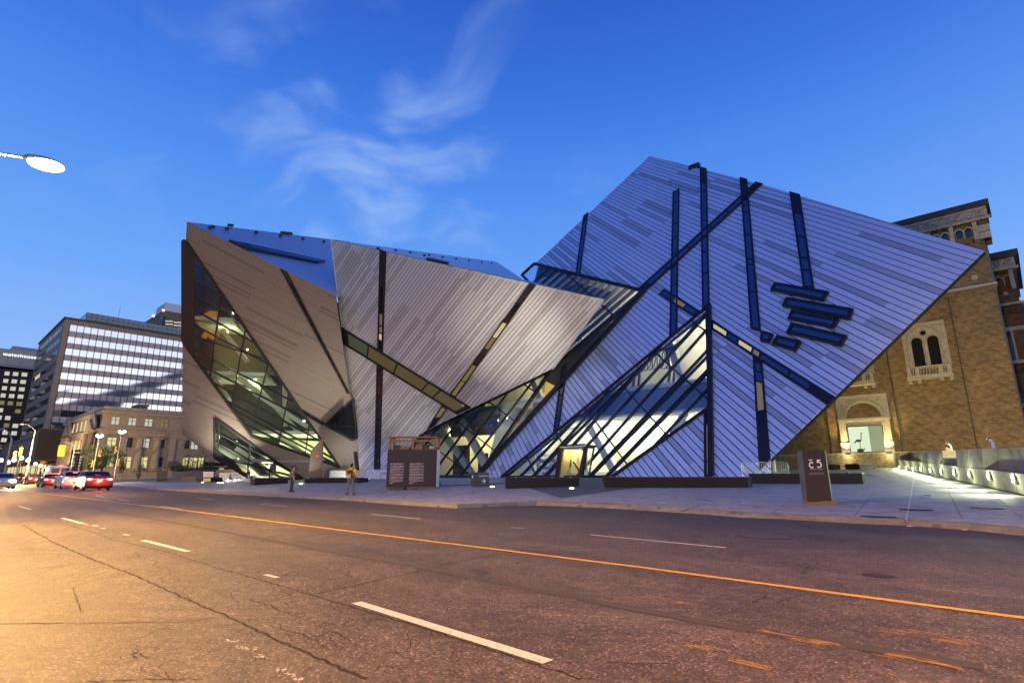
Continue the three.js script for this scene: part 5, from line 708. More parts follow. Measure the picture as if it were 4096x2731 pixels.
shrub(700, 126, 3.4, 1.9, 'rounded shrub at the left of the planting bed', 71); shrub(728, 127, 3.2, 2.2, 'loose shrub between the round one and the tall one', 72); shrub(768, 126, 5.2, 2.6, 'tallest shrub in front of the triple lit window', 73); shrub(806, 127, 3.3, 2.4, 'spreading shrub right of the tallest one', 74); shrub(832, 128, 3.5, 1.8, 'shrub at the right end of the planting bed', 75);
shrub(488, 124, 3.2, 1.3, 'small cone-shaped shrub left of the two under the columns', 76, 1); shrub(556, 124, 3.3, 1.3, 'small cone-shaped shrub right of the two under the columns', 77, 1);
{ const a = atG(690, 1900, 122), b = atG(850, 1900, 122), t = thing('planter_wall', 'low dark planting bed wall before the shrubs', 'planter', a); wpart(t, 'wall', bar(a.clone().setY(plazaY(a.z)), b.clone().setY(plazaY(b.z)), .4, 1.3, V(0, 1, 0), 0), std([.10, .095, .10], .9)); }
{ // the side street beyond the plaza
  const pts = [V(-86, 0, -18), V(-128, 0, -18), V(-128, 0, -89), V(-104, 0, -89)]; struct('side_road', (() => { const g = []; for (let z = -18.6; z > -88; z -= 3) g.push(groundPoly([V(-106, 0, z), V(-128, 0, z), V(-128, 0, z - 3), V(-106, 0, z - 3)], .012, plazaY)); return g; })(), std([.075, .07, .07], .75));
}
// ---------------------------------------------------------------- vehicles, waiting in line, seen from behind
const tyre = std([.014, .014, .014], .85), rimMat = std([.5, .5, .5], .3, { metalness: .9 }), carGlass = phy([.008, .008, .01], .04, { ior: 1.7 }), redLamp = glow([1, .10, .045], 7), redCore = glow([1, .42, .16], 9), blackTrim = std([.015, .015, .015], .6), chrome = std([.8, .8, .8], .15, { metalness: 1 });
const carPaint = (c, o = {}) => phy(c, .32, { clearcoat: 1, clearcoatRoughness: .05, metalness: .25, ...o });
function loft(sections) { // closed tube through rings of equal count
  const n = sections[0].length, pos = []; const q = (a, b, c, d) => { for (const p of [a, b, c, a, c, d]) pos.push(p.x, p.y, p.z); };
  for (let i = 0; i + 1 < sections.length; i++) for (let j = 0; j < n; j++) q(sections[i][j], sections[i][(j + 1) % n], sections[i + 1][(j + 1) % n], sections[i + 1][j]);
  for (const [s, f] of [[sections[0], 1], [sections[sections.length - 1], 0]]) for (let j = 1; j + 1 < n; j++) for (const p of f ? [s[0], s[j + 1], s[j]] : [s[0], s[j], s[j + 1]]) pos.push(p.x, p.y, p.z);
  const g = new THREE.BufferGeometry(); g.setAttribute('position', new THREE.Float32BufferAttribute(pos, 3)); g.computeVertexNormals(); return g;
}
// the car looks along -x; k: body style
function makeCar(label, k, paint, p, group, o = {}) {
  const t = thing(k.name ?? 'parked_car', label, k.cat ?? 'car', p, o.turn ?? 0, group), W = k.w / 2, L = k.l / 2;
  const S = new THREE.Shape(), arch = (x) => S.absarc(x, .34, .37, Math.PI * .98, .02 * Math.PI, true), B0 = k.belt;
  S.moveTo(-L, .32); S.lineTo(-L * .84 - .12, .22); S.lineTo(-L * .62 - .38, .22); arch(-L * .62); S.lineTo(L * .6 - .38, .22); arch(L * .6); S.lineTo(L * .92, .26); S.quadraticCurveTo(L, .34, L, .55); S.lineTo(L * .985, B0 * .86); S.quadraticCurveTo(L * .97, k.tail, L * .9, k.tail); S.lineTo(L * .55, k.tail + .03); S.lineTo(-L * .35, B0); S.quadraticCurveTo(-L * .7, B0 - .06, -L * .92, B0 - .24); S.quadraticCurveTo(-L, B0 - .32, -L, .55); S.closePath();
  const body = part(t, 'body', new THREE.ExtrudeGeometry(S, { depth: k.w - .16, bevelEnabled: true, bevelSize: .07, bevelThickness: .08, bevelSegments: 3, curveSegments: 10 }).translate(0, 0, -W + .08), paint);
  const ring = (y, x0, x1, w) => [V(x0, y, -w), V(x1, y, -w), V(x1, y, w), V(x0, y, w)], H = k.h;
  part(t, 'cabin_glass', loft([ring(B0 - .04, k.c0, k.c1, W - .1), ring(H - .06, k.r0, k.r1, W - .26)].reverse()), carGlass);
  part(body, 'roof', [loft([ring(H - .07, k.r0 - .02, k.r1 + .02, W - .25), ring(H - .02, k.r0 + .06, k.r1 - .04, W - .3), ring(H, k.r0 + .2, k.r1 - .15, W - .42)].reverse())], paint);
  const pill = []; for (const s of [-1, 1]) { pill.push(bar(V(k.c1, B0 - .02, s * (W - .09)), V(k.r1, H - .04, s * (W - .25)), .11, .06, V(0, 0, s))); pill.push(bar(V(k.c0, B0 - .02, s * (W - .09)), V(k.r0, H - .04, s * (W - .25)), .07, .05, V(0, 0, s))); pill.push(bar(V((k.c0 + k.c1) / 2 + .1, B0 - .02, s * (W - .09)), V((k.r0 + k.r1) / 2 + .1, H - .04, s * (W - .25)), .08, .05, V(0, 0, s))); }
  part(body, 'pillars', pill, paint);
  for (const x of [-L * .62, L * .6]) for (const s of [-1, 1]) { const w = part(t, 'wheel', [new THREE.TorusGeometry(.25, .1, 8, 20).translate(x, .335, s * (W - .1)), cyl(.25, .25, .18, 0, 0, 0, 18).rotateX(Math.PI / 2).translate(x, .335, s * (W - .12))], tyre); part(w, 'rim', [cyl(.2, .2, .04, 0, 0, 0, 16).rotateX(Math.PI / 2).translate(x, .335, s * (W - .015)), ...[0, 1, 2, 3, 4].map((i) => box(.05, .2, .03).translate(0, .1, 0).rotateZ(i * 1.257).translate(x, .335, s * (W + .01)))], rimMat); }
  for (const s of [-1, 1]) {
    const lamp = part(t, 'tail_light', box(.1, k.lh ?? .17, k.lw ?? .4, L - .0, k.ly ?? B0 * .8, s * (W - .26), .03), redLamp); part(lamp, 'lamp_core', ball(.09, L + .03, k.ly ?? B0 * .8, s * (W - .24), .5, .9, 1.3), redCore);
    part(t, 'mirror', box(.12, .14, .2, k.c0 + .55, B0 + .06, s * (W + .1), .04), paint); part(t, 'door_handle', box(.2, .035, .03, L * .2, B0 - .13, s * (W + .005)), chrome);
  }
  part(t, 'bumper', [box(.1, .2, k.w - .3, L + .02, .42, 0, .04)], k.bumper ?? paint); part(t, 'number_plate', box(.02, .13, .32, L + .045, k.py ?? .74, 0), std([.55, .55, .55], .5)); part(t, 'brake_light', box(.03, .05, .34, k.r1 + (k.hb ?? .1), H - (k.hb2 ?? .13), 0), redLamp); part(t, 'trim', [box(.03, .035, k.w * .5, L + .03, (k.py ?? .74) + .12, 0)], chrome);
  if (o.cd) { const l = new THREE.PointLight(rgb(1, .09, .03), o.cd); l.position.set(L + .5, .75, 0); l.name = 'tail_light_glow'; t.add(l); }
  t.scale.setScalar(o.s ?? 1.1); return t;
}
const sedan = { w: 1.8, l: 4.7, belt: .98, tail: 1.02, h: 1.45, c0: -1.25, c1: 1.75, r0: -.35, r1: 1.0, hb: .35, hb2: .3, ly: .84 }, hatch = { w: 1.8, l: 4.3, belt: 1.0, tail: 1.04, h: 1.55, c0: -1.2, c1: 2.0, r0: -.4, r1: 1.5, hb: .12, ly: .92, lh: .2, lw: .34, py: .86 }, suv = { ...hatch, h: 1.72, belt: 1.08, tail: 1.12, ly: 1.0, l: 4.6, c1: 2.2, r1: 1.8 };
const lane = 'cars queueing in the far lane';
const carAt = (px, l) => { const p = onY(...px); p.x -= l / 2 * 1.1; return p; };
makeCar('dark red sedan with glowing tail lights, nearest car of the queue', sedan, carPaint([.07, .006, .008]), carAt([388, 1962], 4.7), lane, { cd: 17, s: 1.18 });
makeCar('white hatchback with a red lit rear window behind the dark red sedan', hatch, carPaint([.72, .7, .7]), carAt([292, 1955], 4.3), lane, { cd: 17, s: 1.15 });
makeCar('small dark red car squeezed between the white hatchback and the white van', sedan, carPaint([.10, .012, .014]), carAt([208, 1948.5], 4.7), lane, { cd: 18, s: 1.05 });
makeCar('dark car directly left of the white van', sedan, carPaint([.05, .02, .018]), carAt([139, 1938], 4.7), lane, { cd: 14 });
makeCar('dark red car fourth from the left end of the queue', hatch, carPaint([.16, .02, .02]), carAt([112, 1934.5], 4.3), lane, { cd: 12 });
makeCar('red car third from the left end of the queue', suv, carPaint([.2, .02, .02]), carAt([88, 1931.5], 4.6), lane, { cd: 12 });
makeCar('dark car second from the left end of the queue', sedan, carPaint([.05, .04, .04]), carAt([68, 1929], 4.7), lane);
makeCar('car furthest away at the left end of the queue', suv, carPaint([.2, .16, .14]), carAt([52, 1927], 4.6), lane);
{ let i = 0; const more = ['dark car far back in the queue, beside the shopfronts', 'pale car far back in the queue', 'red car far back in the queue', 'small dark car at the far end of the queue', 'light grey car at the far end of the queue', 'dark red car in the kerbside queue behind the van', 'grey car in the kerbside queue behind the van']; for (const [x, z, c] of [[-172, -12.4, [.04, .03, .03]], [-190, -12.2, [.5, .48, .44]], [-208, -12.4, [.25, .02, .02]], [-226, -12.3, [.03, .03, .03]], [-246, -12.3, [.4, .4, .4]], [-112, -16.4, [.15, .01, .01]], [-126, -16.6, [.25, .24, .23]]]) makeCar(more[i], i % 2 ? hatch : sedan, carPaint(c), V(x, 0, z), lane, { cd: i > 4 ? 12 : 0 }), i++; }
{ // white van with two rear windows
  const q = onY(226, 1946), t = thing('delivery_van', 'white delivery van with two dark rear windows among the queue', 'van', V(q.x - 2.9, 0, q.z), 0), white = carPaint([.75, .72, .66]), L = 2.7, W = 1.06;
  const ring = (x, w0, w1, h, y0 = .4) => [V(x, y0, -w0), V(x, h * .55, -w0 - .02), V(x, h - .25, -w1), V(x, h, -w1 + .28), V(x, h, w1 - .28), V(x, h - .25, w1), V(x, h * .55, w0 + .02), V(x, y0, w0)];
  part(t, 'body', loft([ring(L + .03, W - .1, W - .24, 2.22, .5), ring(L - .05, W, W - .13, 2.32), ring(-L * .35, W, W - .13, 2.32), ring(-L * .62, W, W - .2, 1.75), ring(-L * .8, W - .02, W - .18, 1.25), ring(-L, W - .1, W - .2, 1.05)].map((r) => r)), white);
  for (const s of [-1, 1]) { part(t, 'rear_window', box(.03, .58, .74, L + .04, 1.75, s * .42, .05).rotateZ(0), phy([.02, .008, .008], .05, { ior: 1.6 })); const lp = part(t, 'tail_light', box(.06, .36, .16, L + .03, 1.15, s * (W - .14), .03), redLamp); part(lp, 'lamp_core', ball(.1, L + .05, 1.15, s * (W - .14), .5, 1, .8), redCore); part(t, 'side_window', box(.9, .5, .04, -L * .1, 1.75, s * (W - .06)), carGlass); part(t, 'mirror', box(.12, .3, .2, -L * .52, 1.5, s * (W + .12), .04), blackTrim); for (const x of [-L * .62, L * .62]) { const w = part(t, 'wheel', [new THREE.TorusGeometry(.27, .11, 8, 18).translate(x, .38, s * (W - .1)), cyl(.27, .27, .2, 0, 0, 0, 16).rotateX(Math.PI / 2).translate(x, .38, s * (W - .13))], tyre); part(w, 'rim', cyl(.2, .2, .03, 0, 0, 0, 14).rotateX(Math.PI / 2).translate(x, .38, s * (W - .01)), rimMat); } }
  part(t, 'door_seam', box(.012, 1.6, .02, L + .035, 1.3, 0), blackTrim); part(t, 'bumper', box(.16, .22, 1.95, L + .06, .55, 0, .05), std([.4, .38, .34], .4, { metalness: .6 })); part(t, 'brake_light', box(.05, .07, .4, L - .02, 2.29, 0), redLamp); part(t, 'number_plate', box(.02, .14, .34, L + .05, .86, -.5), std([.6, .6, .6], .5)); part(t, 'windscreen', box(.05, .6, 1.6, -L * .48, 1.72, 0).rotateZ(0), carGlass); t.scale.setScalar(1.12);
  const l = new THREE.PointLight(rgb(1, .1, .03), 16); l.position.set(L + .6, 1, 0); l.name = 'tail_light_glow'; t.add(l);
}
{ // oncoming car whose headlights dazzle at the left edge
  const p = onY(6, 1956), t = makeCar('oncoming car at the left edge with dazzling headlights', sedan, carPaint([.3, .28, .25]), V(p.x - 2.4, 0, p.z), null, { turn: Math.PI, s: 1.1 });
  for (const s of [-1, 1]) { part(t, 'headlight', ball(.19, -2.36, .72, s * .62, .5, .8, 1.25), glow([1, .88, .55], 120)); const l = new THREE.SpotLight(rgb(1, .8, .45), 120, 0, .6, .9); l.position.set(-2.55, .74, s * .62); l.target.position.set(-14, -.5, s * .62 - 1); l.name = 'headlight_beam'; t.add(l, l.target); }
}
// ---------------------------------------------------------------- lamps, signals and signs along the far pavement
const topAt = (p, y) => { const r = ray(0, y); const d = Math.hypot(p.x, p.z); let lo = 0, hi = 40; for (let i = 0; i < 40; i++) { const m = (lo + hi) / 2, w = V(p.x, m, p.z).sub(CAM), py = CY - FOCAL * w.dot(UP) / w.dot(FWD); if (py > y) lo = m; else hi = m; } return lo; };
function clusterLamp(x, yTop, d, lab, cd) {
  const p = atG(x, 1900, d), h = topAt(p, yTop) - p.y, t = thing('street_lamp', lab, 'street lamp', p); part(t, 'pole', [cyl(.12, .07, h, 0, h / 2, 0), cyl(.2, .16, .6, 0, .3, 0)], galv); const hd = part(t, 'lamp_head', [box(.5, .18, .5, 0, h, 0, .05)], darkMetal);
  for (let i = 0; i < 4; i++) { const a = i * 1.57 + .6; part(hd, 'lamp_bulb', ball(.2, Math.cos(a) * .35, h + .25 + (i % 2) * .15, Math.sin(a) * .35), glow([1, .92, .72], 16)); } const l = new THREE.PointLight(rgb(1, .86, .6), cd); l.position.set(0, h + .9, 0); l.name = 'lamp_light'; t.add(l); return t;
}
clusterLamp(369, 1752, 117, 'street lamp with a bright white cluster head left of the tree', 130); clusterLamp(458, 1736, 113, 'street lamp with a bright white cluster head right of the tree', 130);
function globes(x, y, d, lab, n = 3) { const p = atG(x, 1900, d), h = topAt(p, y) - p.y, t = thing('street_lamp', lab, 'street lamp', p); part(t, 'pole', cyl(.1, .06, h, 0, h / 2, 0), darkMetal); part(t, 'arm', box(.06, .06, 1.9, 0, h - .1, 0), darkMetal); for (let i = 0; i < n; i++) part(t, 'lamp_globe', ball(.27, 0, h + .25 + (i === 1 ? .3 : 0), (i - (n - 1) / 2) * .85), glow([1, .82, .5], 14)); const l = new THREE.PointLight(rgb(1, .66, .26), 900); l.position.set(0, h + 1.2, 0); l.name = 'lamp_light'; t.add(l); }
globes(70, 1846, 118, 'ornamental lamp with a cluster of glowing white globes near the cars'); globes(4, 1856, 112, 'ornamental lamp with glowing globes cut by the left edge', 2);
globes(142, 1866, 150, 'distant lamp with glowing globes below the black billboard', 2);
function cobra(xb, yTop, xh, yh, d, lab) { const p = atG(xb, 1900, d), h = topAt(p, yTop) - p.y, t = thing('street_lamp', lab, 'street lamp', p), side = RIGHT.clone().multiplyScalar(-1), L = Math.abs(xh - xb) * d * .72 / FOCAL; part(t, 'pole', cyl(.13, .08, h, 0, h / 2, 0), galv); part(t, 'arm', tube([V(0, h - .1, 0), V(0, h + .5, 0).addScaledVector(side, L * .3), V(0, h + .95, 0).addScaledVector(side, L * .7), V(0, h + 1.0, 0).addScaledVector(side, L)], .06), galv); part(t, 'lamp_head', ball(.3, 0, h + 1.0, 0, 2, .5, 1).translate(side.x * L, 0, side.z * L), galv); }
cobra(103, 1720, 40, 1695, 120, 'grey street lamp with a long arm in front of the office block'); cobra(14, 1752, -30, 1735, 88, 'street lamp pole glowing orange at the left edge');
const yellow = std([.62, .36, .03], .5);
function signal(p, h, k, lab, o = {}) { // three-lamp signal head, lit lamp k, facing +x
  const t = thing('traffic_light', lab, 'traffic light', p.clone().add(V(0, h, 0)), o.turn ?? 0); part(t, 'housing', box(.3, 1.15, .42, 0, 0, 0, .04), yellow); if (o.board) part(t, 'backboard', box(.05, 1.9, 1.0, -.1, 0, 0), yellow);
  [.36, 0, -.36].forEach((y, i) => { const l = part(t, 'signal_lamp', ball(.13, .16, y, 0, .4, 1, 1), i === k ? glow([[1, .12, .05], [1, .6, .1], [.35, 1, .65]][i], 9) : std([.05, .04, .03], .4)); part(l, 'visor', cyl(.16, .16, .22, 0, 0, 0, 12).rotateZ(Math.PI / 2).translate(.24, y + .06, 0).scale(1, 1, 1), std([.4, .24, .02], .6)); });
  if (o.bracket) part(t, 'bracket', bar(V(0, .2, 0), V(0, .2, 0).add(o.bracket), .06, .06, V(0, 1, 0)), galv); return t;
}
const onPole = (x, d, y, k, lab, o) => { const p = atG(x, 1900, d); signal(p, topAt(p, y) - p.y, k, lab, o); };
onPole(383, 117.4, 1812, 2, 'yellow traffic light showing green on the lamp pole left of the tree'); onPole(448, 113.4, 1800, 1, 'yellow traffic light on the lamp pole right of the tree, upper one'); onPole(469, 113.4, 1850, -1, 'unlit yellow traffic light low on the lamp pole right of the tree'); onPole(364, 117.4, 1854, -1, 'unlit yellow traffic light low on the lamp pole left of the tree');
{ const p = atG(277, 1900, 124), h = topAt(p, 1782) - p.y, t = thing('signal_pole', 'grey pole with a short curved arm carrying a yellow signal board', 'pole', p), sd = RIGHT.clone().multiplyScalar(-1); part(t, 'pole', cyl(.12, .08, h, 0, h / 2, 0), galv); part(t, 'arm', tube([V(0, h - .1, 0), V(0, h + .4, 0).addScaledVector(sd, .9), V(0, h + .6, 0).addScaledVector(sd, 2)], .05), galv); const q = p.clone().addScaledVector(sd, 2.2); signal(q, h - .9, -1, 'traffic light seen from behind on a broad yellow board', { turn: Math.PI, board: true }); }
{ const p = atG(62, 1900, 116), q = p.clone(); signal(q, topAt(p, 1804) - p.y, 0, 'traffic light glowing red above the far cars'); const t = thing('signal_pole', 'dark pole carrying the red traffic light', 'pole', p.clone().add(V(-.3, 0, 0))), h = topAt(p, 1780) - p.y; part(t, 'pole', cyl(.1, .08, h, 0, h / 2, 0), darkMetal); part(t, 'foot', cyl(.2, .18, .4, 0, .2, 0), darkMetal); const l = new THREE.PointLight(rgb(1, .15, .05), 60); l.position.set(1.2, topAt(p, 1810) - p.y, 0); l.name = 'signal_lamp_glow'; t.add(l); }
onPole(40, 122, 1818, 1, 'small traffic light glowing amber left of the red one');
// tan monolith sign on the left plaza
function prism(px, d, lab, name, cat, m, parts) {}
{ const p = onPlaza(645, 1924), t = thing('monolith_sign', 'tall olive sign panel standing alone on the left plaza', 'sign', p.clone().setY(plazaY(p.z))); const d = Math.hypot(p.x, p.z), f = (x, y) => { const r = ray(x, y), n = V(p.x, 0, p.z).normalize().negate(); return CAM.clone().addScaledVector(r, p.clone().sub(CAM).dot(n) / r.dot(n)); }, n = V(p.x, 0, p.z).normalize().negate(); const om = std([.20, .165, .07], .55);
  wpart(t, 'panel', slab([[625, 1922], [627, 1868], [673, 1869], [666, 1922]].map((q) => f(...q)), n, -.5, 0), om); wpart(t, 'base', slab([[625, 1925], [625, 1919], [666, 1919], [666, 1925]].map((q) => f(...q)), n, -.45, .03), blackTrim); wpart(t, 'sign_lettering', [[645, 1873, 653, 1876], [645, 1877.5, 669, 1879], [648, 1880.5, 668, 1881.5]].map(([a, b, c, e]) => slab([[a, e], [a, b], [c, b + .6], [c, e + .6]].map((q) => f(...q)), n, .0, .01)), std([.7, .68, .6], .6)); }
// dark benches: long blocks of black stone with pale studs along the top edge
const benchMat = std([.012, .010, .009], .8), benchTop = std([.055, .055, .06], .3), stud = std([.3, .3, .32], .3, { metalness: .8 });
function bench(a, b, depth, h, lab, o = {}) {
  const A = onPlaza(...a), Bq = onPlaza(...b), d = Bq.clone().sub(A).setY(0).normalize(), n = V(-d.z, 0, d.x); if (n.z < 0) n.negate(); const c = A.clone().lerp(Bq, .5), t = thing('bench', lab, 'bench', c.clone().setY(plazaY(c.z)), 0, 'black stone benches on the plaza'), y = (p) => plazaY(p.z) - .02;
  const q = (p, k, e) => p.clone().addScaledVector(n, -e).setY(k), yt = Math.max(A.y, Bq.y) + h, sl = o.slope ?? 0, P = [q(A.clone().addScaledVector(d, sl), y(A), .06), q(Bq.clone(), y(Bq), .06), q(Bq, yt, 0), q(A, yt, 0)], N = n.clone();
  wpart(t, 'body', slab(P, N, -depth, 0), benchMat); wpart(t, 'seat', slab([q(A, yt, 0), q(Bq, yt, 0), q(Bq, yt, depth), q(A, yt, depth)], V(0, 1, 0), .002, .03), benchTop); const L2 = A.distanceTo(Bq), m = Math.floor(L2 / 1.1); for (let i = 0; i < m; i++) { const s = A.clone().addScaledVector(d, (i + .5) * L2 / m); wpart(t, 'stud', box(.05, .07, .09).translate(s.x, yt + .03, s.z), stud); } return t;
}
const hOf = (px, top) => { const p = onPlaza(...px); return topAt(p, top) - plazaY(p.z); };
bench([2026, 1955], [2319, 1945], 1.4, hOf([2026, 1955], 1920), 'black stone bench in front of the lit shop doorway');
bench([2410, 1951], [2995, 1951], 1.6, hOf([2410, 1951], 1914), 'longest black stone bench, below the right crystal', { slope: .15 });
bench([2998, 1935], [3455, 1936], 1.6, hOf([2998, 1935], 1897), 'black stone bench behind the leaning brown sign', { slope: .1 });
bench([1016, 1940], [1151, 1933], 1.3, hOf([1016, 1940], 1919), 'black stone bench under the left tip of the crystal');
bench([1216, 1932], [1430, 1931], 1.4, hOf([1216, 1932], 1914), 'black stone bench at the foot of the dark red blade');
bench([3382, 1877], [3440, 1878], 1.6, hOf([3382, 1877], 1857), 'short black stone block below the display case'); bench([3300, 1879], [3332, 1879], 1.4, hOf([3300, 1879], 1858), 'short black stone block half behind the leaning brown sign');
bench([722, 1923], [783, 1925], 1.6, hOf([722, 1923], 1909), 'black stone bench on the left plaza beside the lit one');
{ const t = bench([786, 1929], [841, 1929], 1.5, hOf([786, 1929], 1911), 'black stone bench on the left plaza with a glowing end'); const a = onPlaza(812, 1929), b = onPlaza(840, 1929); wpart(t, 'lamp_panel', slab([a.clone().setY(a.y + .12), b.clone().setY(b.y + .12), b.clone().setY(b.y + hOf([840, 1929], 1913)), a.clone().setY(a.y + hOf([812, 1929], 1913))], V(0, 0, 1), .01, .03), glow([.75, .55, .16], .7)); }
// dark red steel blade
{
  const p = onPlaza(1263, 1926), t = thing('steel_blade', 'tall dark red blade-shaped steel pylon behind a black bench', 'sculpture', p.clone().setY(plazaY(p.z))), n = V(-p.x, 0, -p.z).normalize(), f = (x, y) => { const r = ray(x, y); return CAM.clone().addScaledVector(r, p.clone().sub(CAM).dot(n) / r.dot(n)); }; const rm = phy([.034, .007, .006], .35, { clearcoat: .3, clearcoatRoughness: .3 });
  wpart(t, 'blade', slab([[1233, 1927], [1241, 1806], [1290, 1750], [1280, 1927]].map((q) => f(...q)), n, -.5, 0), rm); wpart(t, 'side', slab([[1280, 1927], [1290, 1750], [1294, 1747], [1287, 1927]].map((q) => f(...q)), n, -.7, -.05), std([.03, .007, .006], .3)); wpart(t, 'light_band', slab([[1262, 1822], [1263, 1819.5], [1275, 1825], [1274, 1827]].map((q) => f(...q)), n, 0, .02), glow([1, .06, .03], 1.2)); wpart(t, 'light_band', slab([[1259, 1833], [1260, 1829], [1284, 1840], [1284, 1844]].map((q) => f(...q)), n, 0, .02), glow([.5, .03, .015], .8));
}
{ const p = onPlaza(1432, 1919), t = thing('board', 'leaning black board beside the white edge of the middle crystal', 'board', p.clone().setY(plazaY(p.z))), n = V(-p.x, 0, -p.z).normalize(), f = (x, y) => { const r = ray(x, y); return CAM.clone().addScaledVector(r, p.clone().sub(CAM).dot(n) / r.dot(n)); }; wpart(t, 'panel', slab([[1426, 1919], [1413, 1806], [1428, 1806], [1443, 1919]].map((q) => f(...q)), n, -.25, 0), blackTrim); wpart(t, 'foot', slab([[1423, 1920], [1423, 1915], [1446, 1915], [1446, 1920]].map((q) => f(...q)), n, -.4, .1), blackTrim); }
// ---------------------------------------------------------------- signs and barriers on the plaza
const wood = std([.42, .26, .10], .75, { map: tex([256, 64], (u, v) => { const k = .78 + .2 * tn(u * .3, v, 26, 3) + (R0() - .5) * .06; return [k, k * .96, k * .9]; }) });
function frameOf(a, b) { // an upright frame of axes standing on the plaza from pixel a to pixel b
  const A = onPlaza(...a), Bq = onPlaza(...b), d = Bq.clone().sub(A).setY(0), L = d.length(); d.normalize(); const n = V(-d.z, 0, d.x); if (n.dot(CAM.clone().sub(A)) < 0) n.negate(); return { A, d, n, L, y: plazaY(A.z), turn: Math.atan2(n.x, n.z) };
}
{ // timber-framed notice with two columns of print
  const f = frameOf([1545, 1961], [1741, 1956]), H = topAt(f.A, 1746) - f.y, hp = topAt(f.A, 1798) - f.y, h0 = .22, t = thing('notice_stand', 'large dark two-column notice board in a timber frame on the plaza', 'notice board', f.A.clone().addScaledVector(f.d, f.L / 2).setY(f.y), f.turn), W = f.L;
  const x0 = -W / 2, x1 = W / 2; for (const [x, w] of [[x0 + .06, .14], [.0, .16], [x1 - .06, .12]]) part(t, 'post', box(w, H, .14, x, H / 2, -.1), wood);
  part(t, 'top_rail', [box(W + .06, .09, .5, 0, H - .04, -.25), box(W, .12, .06, 0, H - .28, -.2)], wood); for (const x of [x0 + .06, 0, x1 - .06]) part(t, 'rear_post', box(.1, H, .1, x, H / 2, -1.05), wood); part(t, 'side_rail', [box(.08, .1, 1, x0 + .05, H - .1, -.6), box(.08, .1, 1, x1 - .05, H - .1, -.6)], wood); part(t, 'shelf', box(W - .1, .05, 1.0, 0, hp - .06, -.6), wood);
  const ct = canvasTex(1024, 820, (g, w, h) => { g.fillStyle = '#2d262c'; g.fillRect(0, 0, w, h); const rr = rng(31); for (let i = 0; i < 900; i++) { g.fillStyle = `rgba(${30 + rr() * 50},${26 + rr() * 40},${30 + rr() * 40},.16)`; g.fillRect(rr() * w, rr() * h, 40 + rr() * 120, 2 + rr() * 4); } for (const [cx, seed] of [[62, 4], [472, 8]]) { const r2 = rng(seed); g.fillStyle = '#c8402c'; g.fillRect(cx + 150, 262, 8, 9); g.fillRect(cx + 164, 262, 14, 9); let y = 300; for (const rows of [4, 5, 5, 4, 6, 6, 4]) { for (let k = 0; k < rows; k++) { let x = cx; const end = cx + (k === rows - 1 ? 150 + r2() * 90 : 285 + r2() * 12); while (x < end) { const l = 6 + r2() * 22; g.fillStyle = r2() < .4 ? '#b59aa0' : '#d6c8ca'; g.fillRect(x, y, Math.min(l, end - x), 5); x += l + 5; } y += 10; } y += 12; } g.fillStyle = '#c9331f'; g.beginPath(); g.arc(cx + 4, 742, 15, 0, 7); g.fill(); g.fillStyle = '#f0e8e4'; g.fillRect(cx + 24, 736, 46, 9); g.fillStyle = '#8c7c7e'; g.fillRect(cx + 80, 738, 26, 4); g.fillRect(cx, 715, 130, 4); } });
  part(t, 'panel', box(W + .08, hp - h0, .04, 0, (hp + h0) / 2, 0), std([.05, .036, .044], .7)); part(t, 'sign_print', new THREE.PlaneGeometry(W + .06, hp - h0 - .02).translate(0, (hp + h0) / 2, .024), decal(1, 1, ct, { roughness: .7 })); part(t, 'side_panel', box(.03, hp - h0, 1.0, x1 + .02, (hp + h0) / 2, -.52), std([.62, .6, .58], .7));
  part(t, 'bottom_rail', [box(W * .55, .06, .06, W * .2, .17, .03).rotateZ(.02)], wood); for (const [x, w] of [[x0 + .75, 1.0], [x0 + 1.7, .6]]) part(t, 'ballast_crate', [box(w, .2, .6, x, .12, -.3)], std([.05, .055, .03], .6));
  const cols = [std([.05, .045, .045], .7), std([.30, .20, .11], .9), std([.22, .16, .07], .8), std([.08, .07, .05], .7), std([.5, .46, .42], .7)], p = t.position, w = (x, y, z) => V(x, y, z).applyAxisAngle(V(0, 1, 0), f.turn).add(p), rest = (name, lab, cat, x, geoms, m) => { const o = part(scene, name, geoms, m); o.position.copy(w(x, hp - .03, -.55)); o.rotation.y = f.turn; tag(o, lab, cat); };
  rest('storage_box', 'black box at the left end of the notice stand shelf', 'box', x0 + .42, [box(.42, .36, .4, 0, .18, 0, .03)], cols[0]); rest('sandbag', 'brown sagging sandbag on the notice stand shelf', 'sandbag', x0 + .98, [ball(.36, 0, .13, 0, 1.15, .38, .8), ball(.2, .18, .16, .05, 1.2, .5, .9)], cols[1]); rest('storage_box', 'olive wooden case right of the middle post of the notice stand', 'box', .36, [box(.52, .36, .4, 0, .19, 0, .02), box(.12, .05, .02, -.1, .2, .21)], cols[2]); rest('storage_box', 'dark drum-like case on the right half of the notice stand shelf', 'box', .88, [cyl(.2, .19, .34, 0, .17, 0), cyl(.21, .21, .04, 0, .34, 0)], cols[3]); rest('spotlight', 'small pale spotlight at the right end of the notice stand shelf', 'spotlight', 1.28, [box(.34, .14, .16, 0, .2, 0, .03).rotateZ(.25), cyl(.03, .03, .2, -.05, .1, 0)], cols[4]);
}
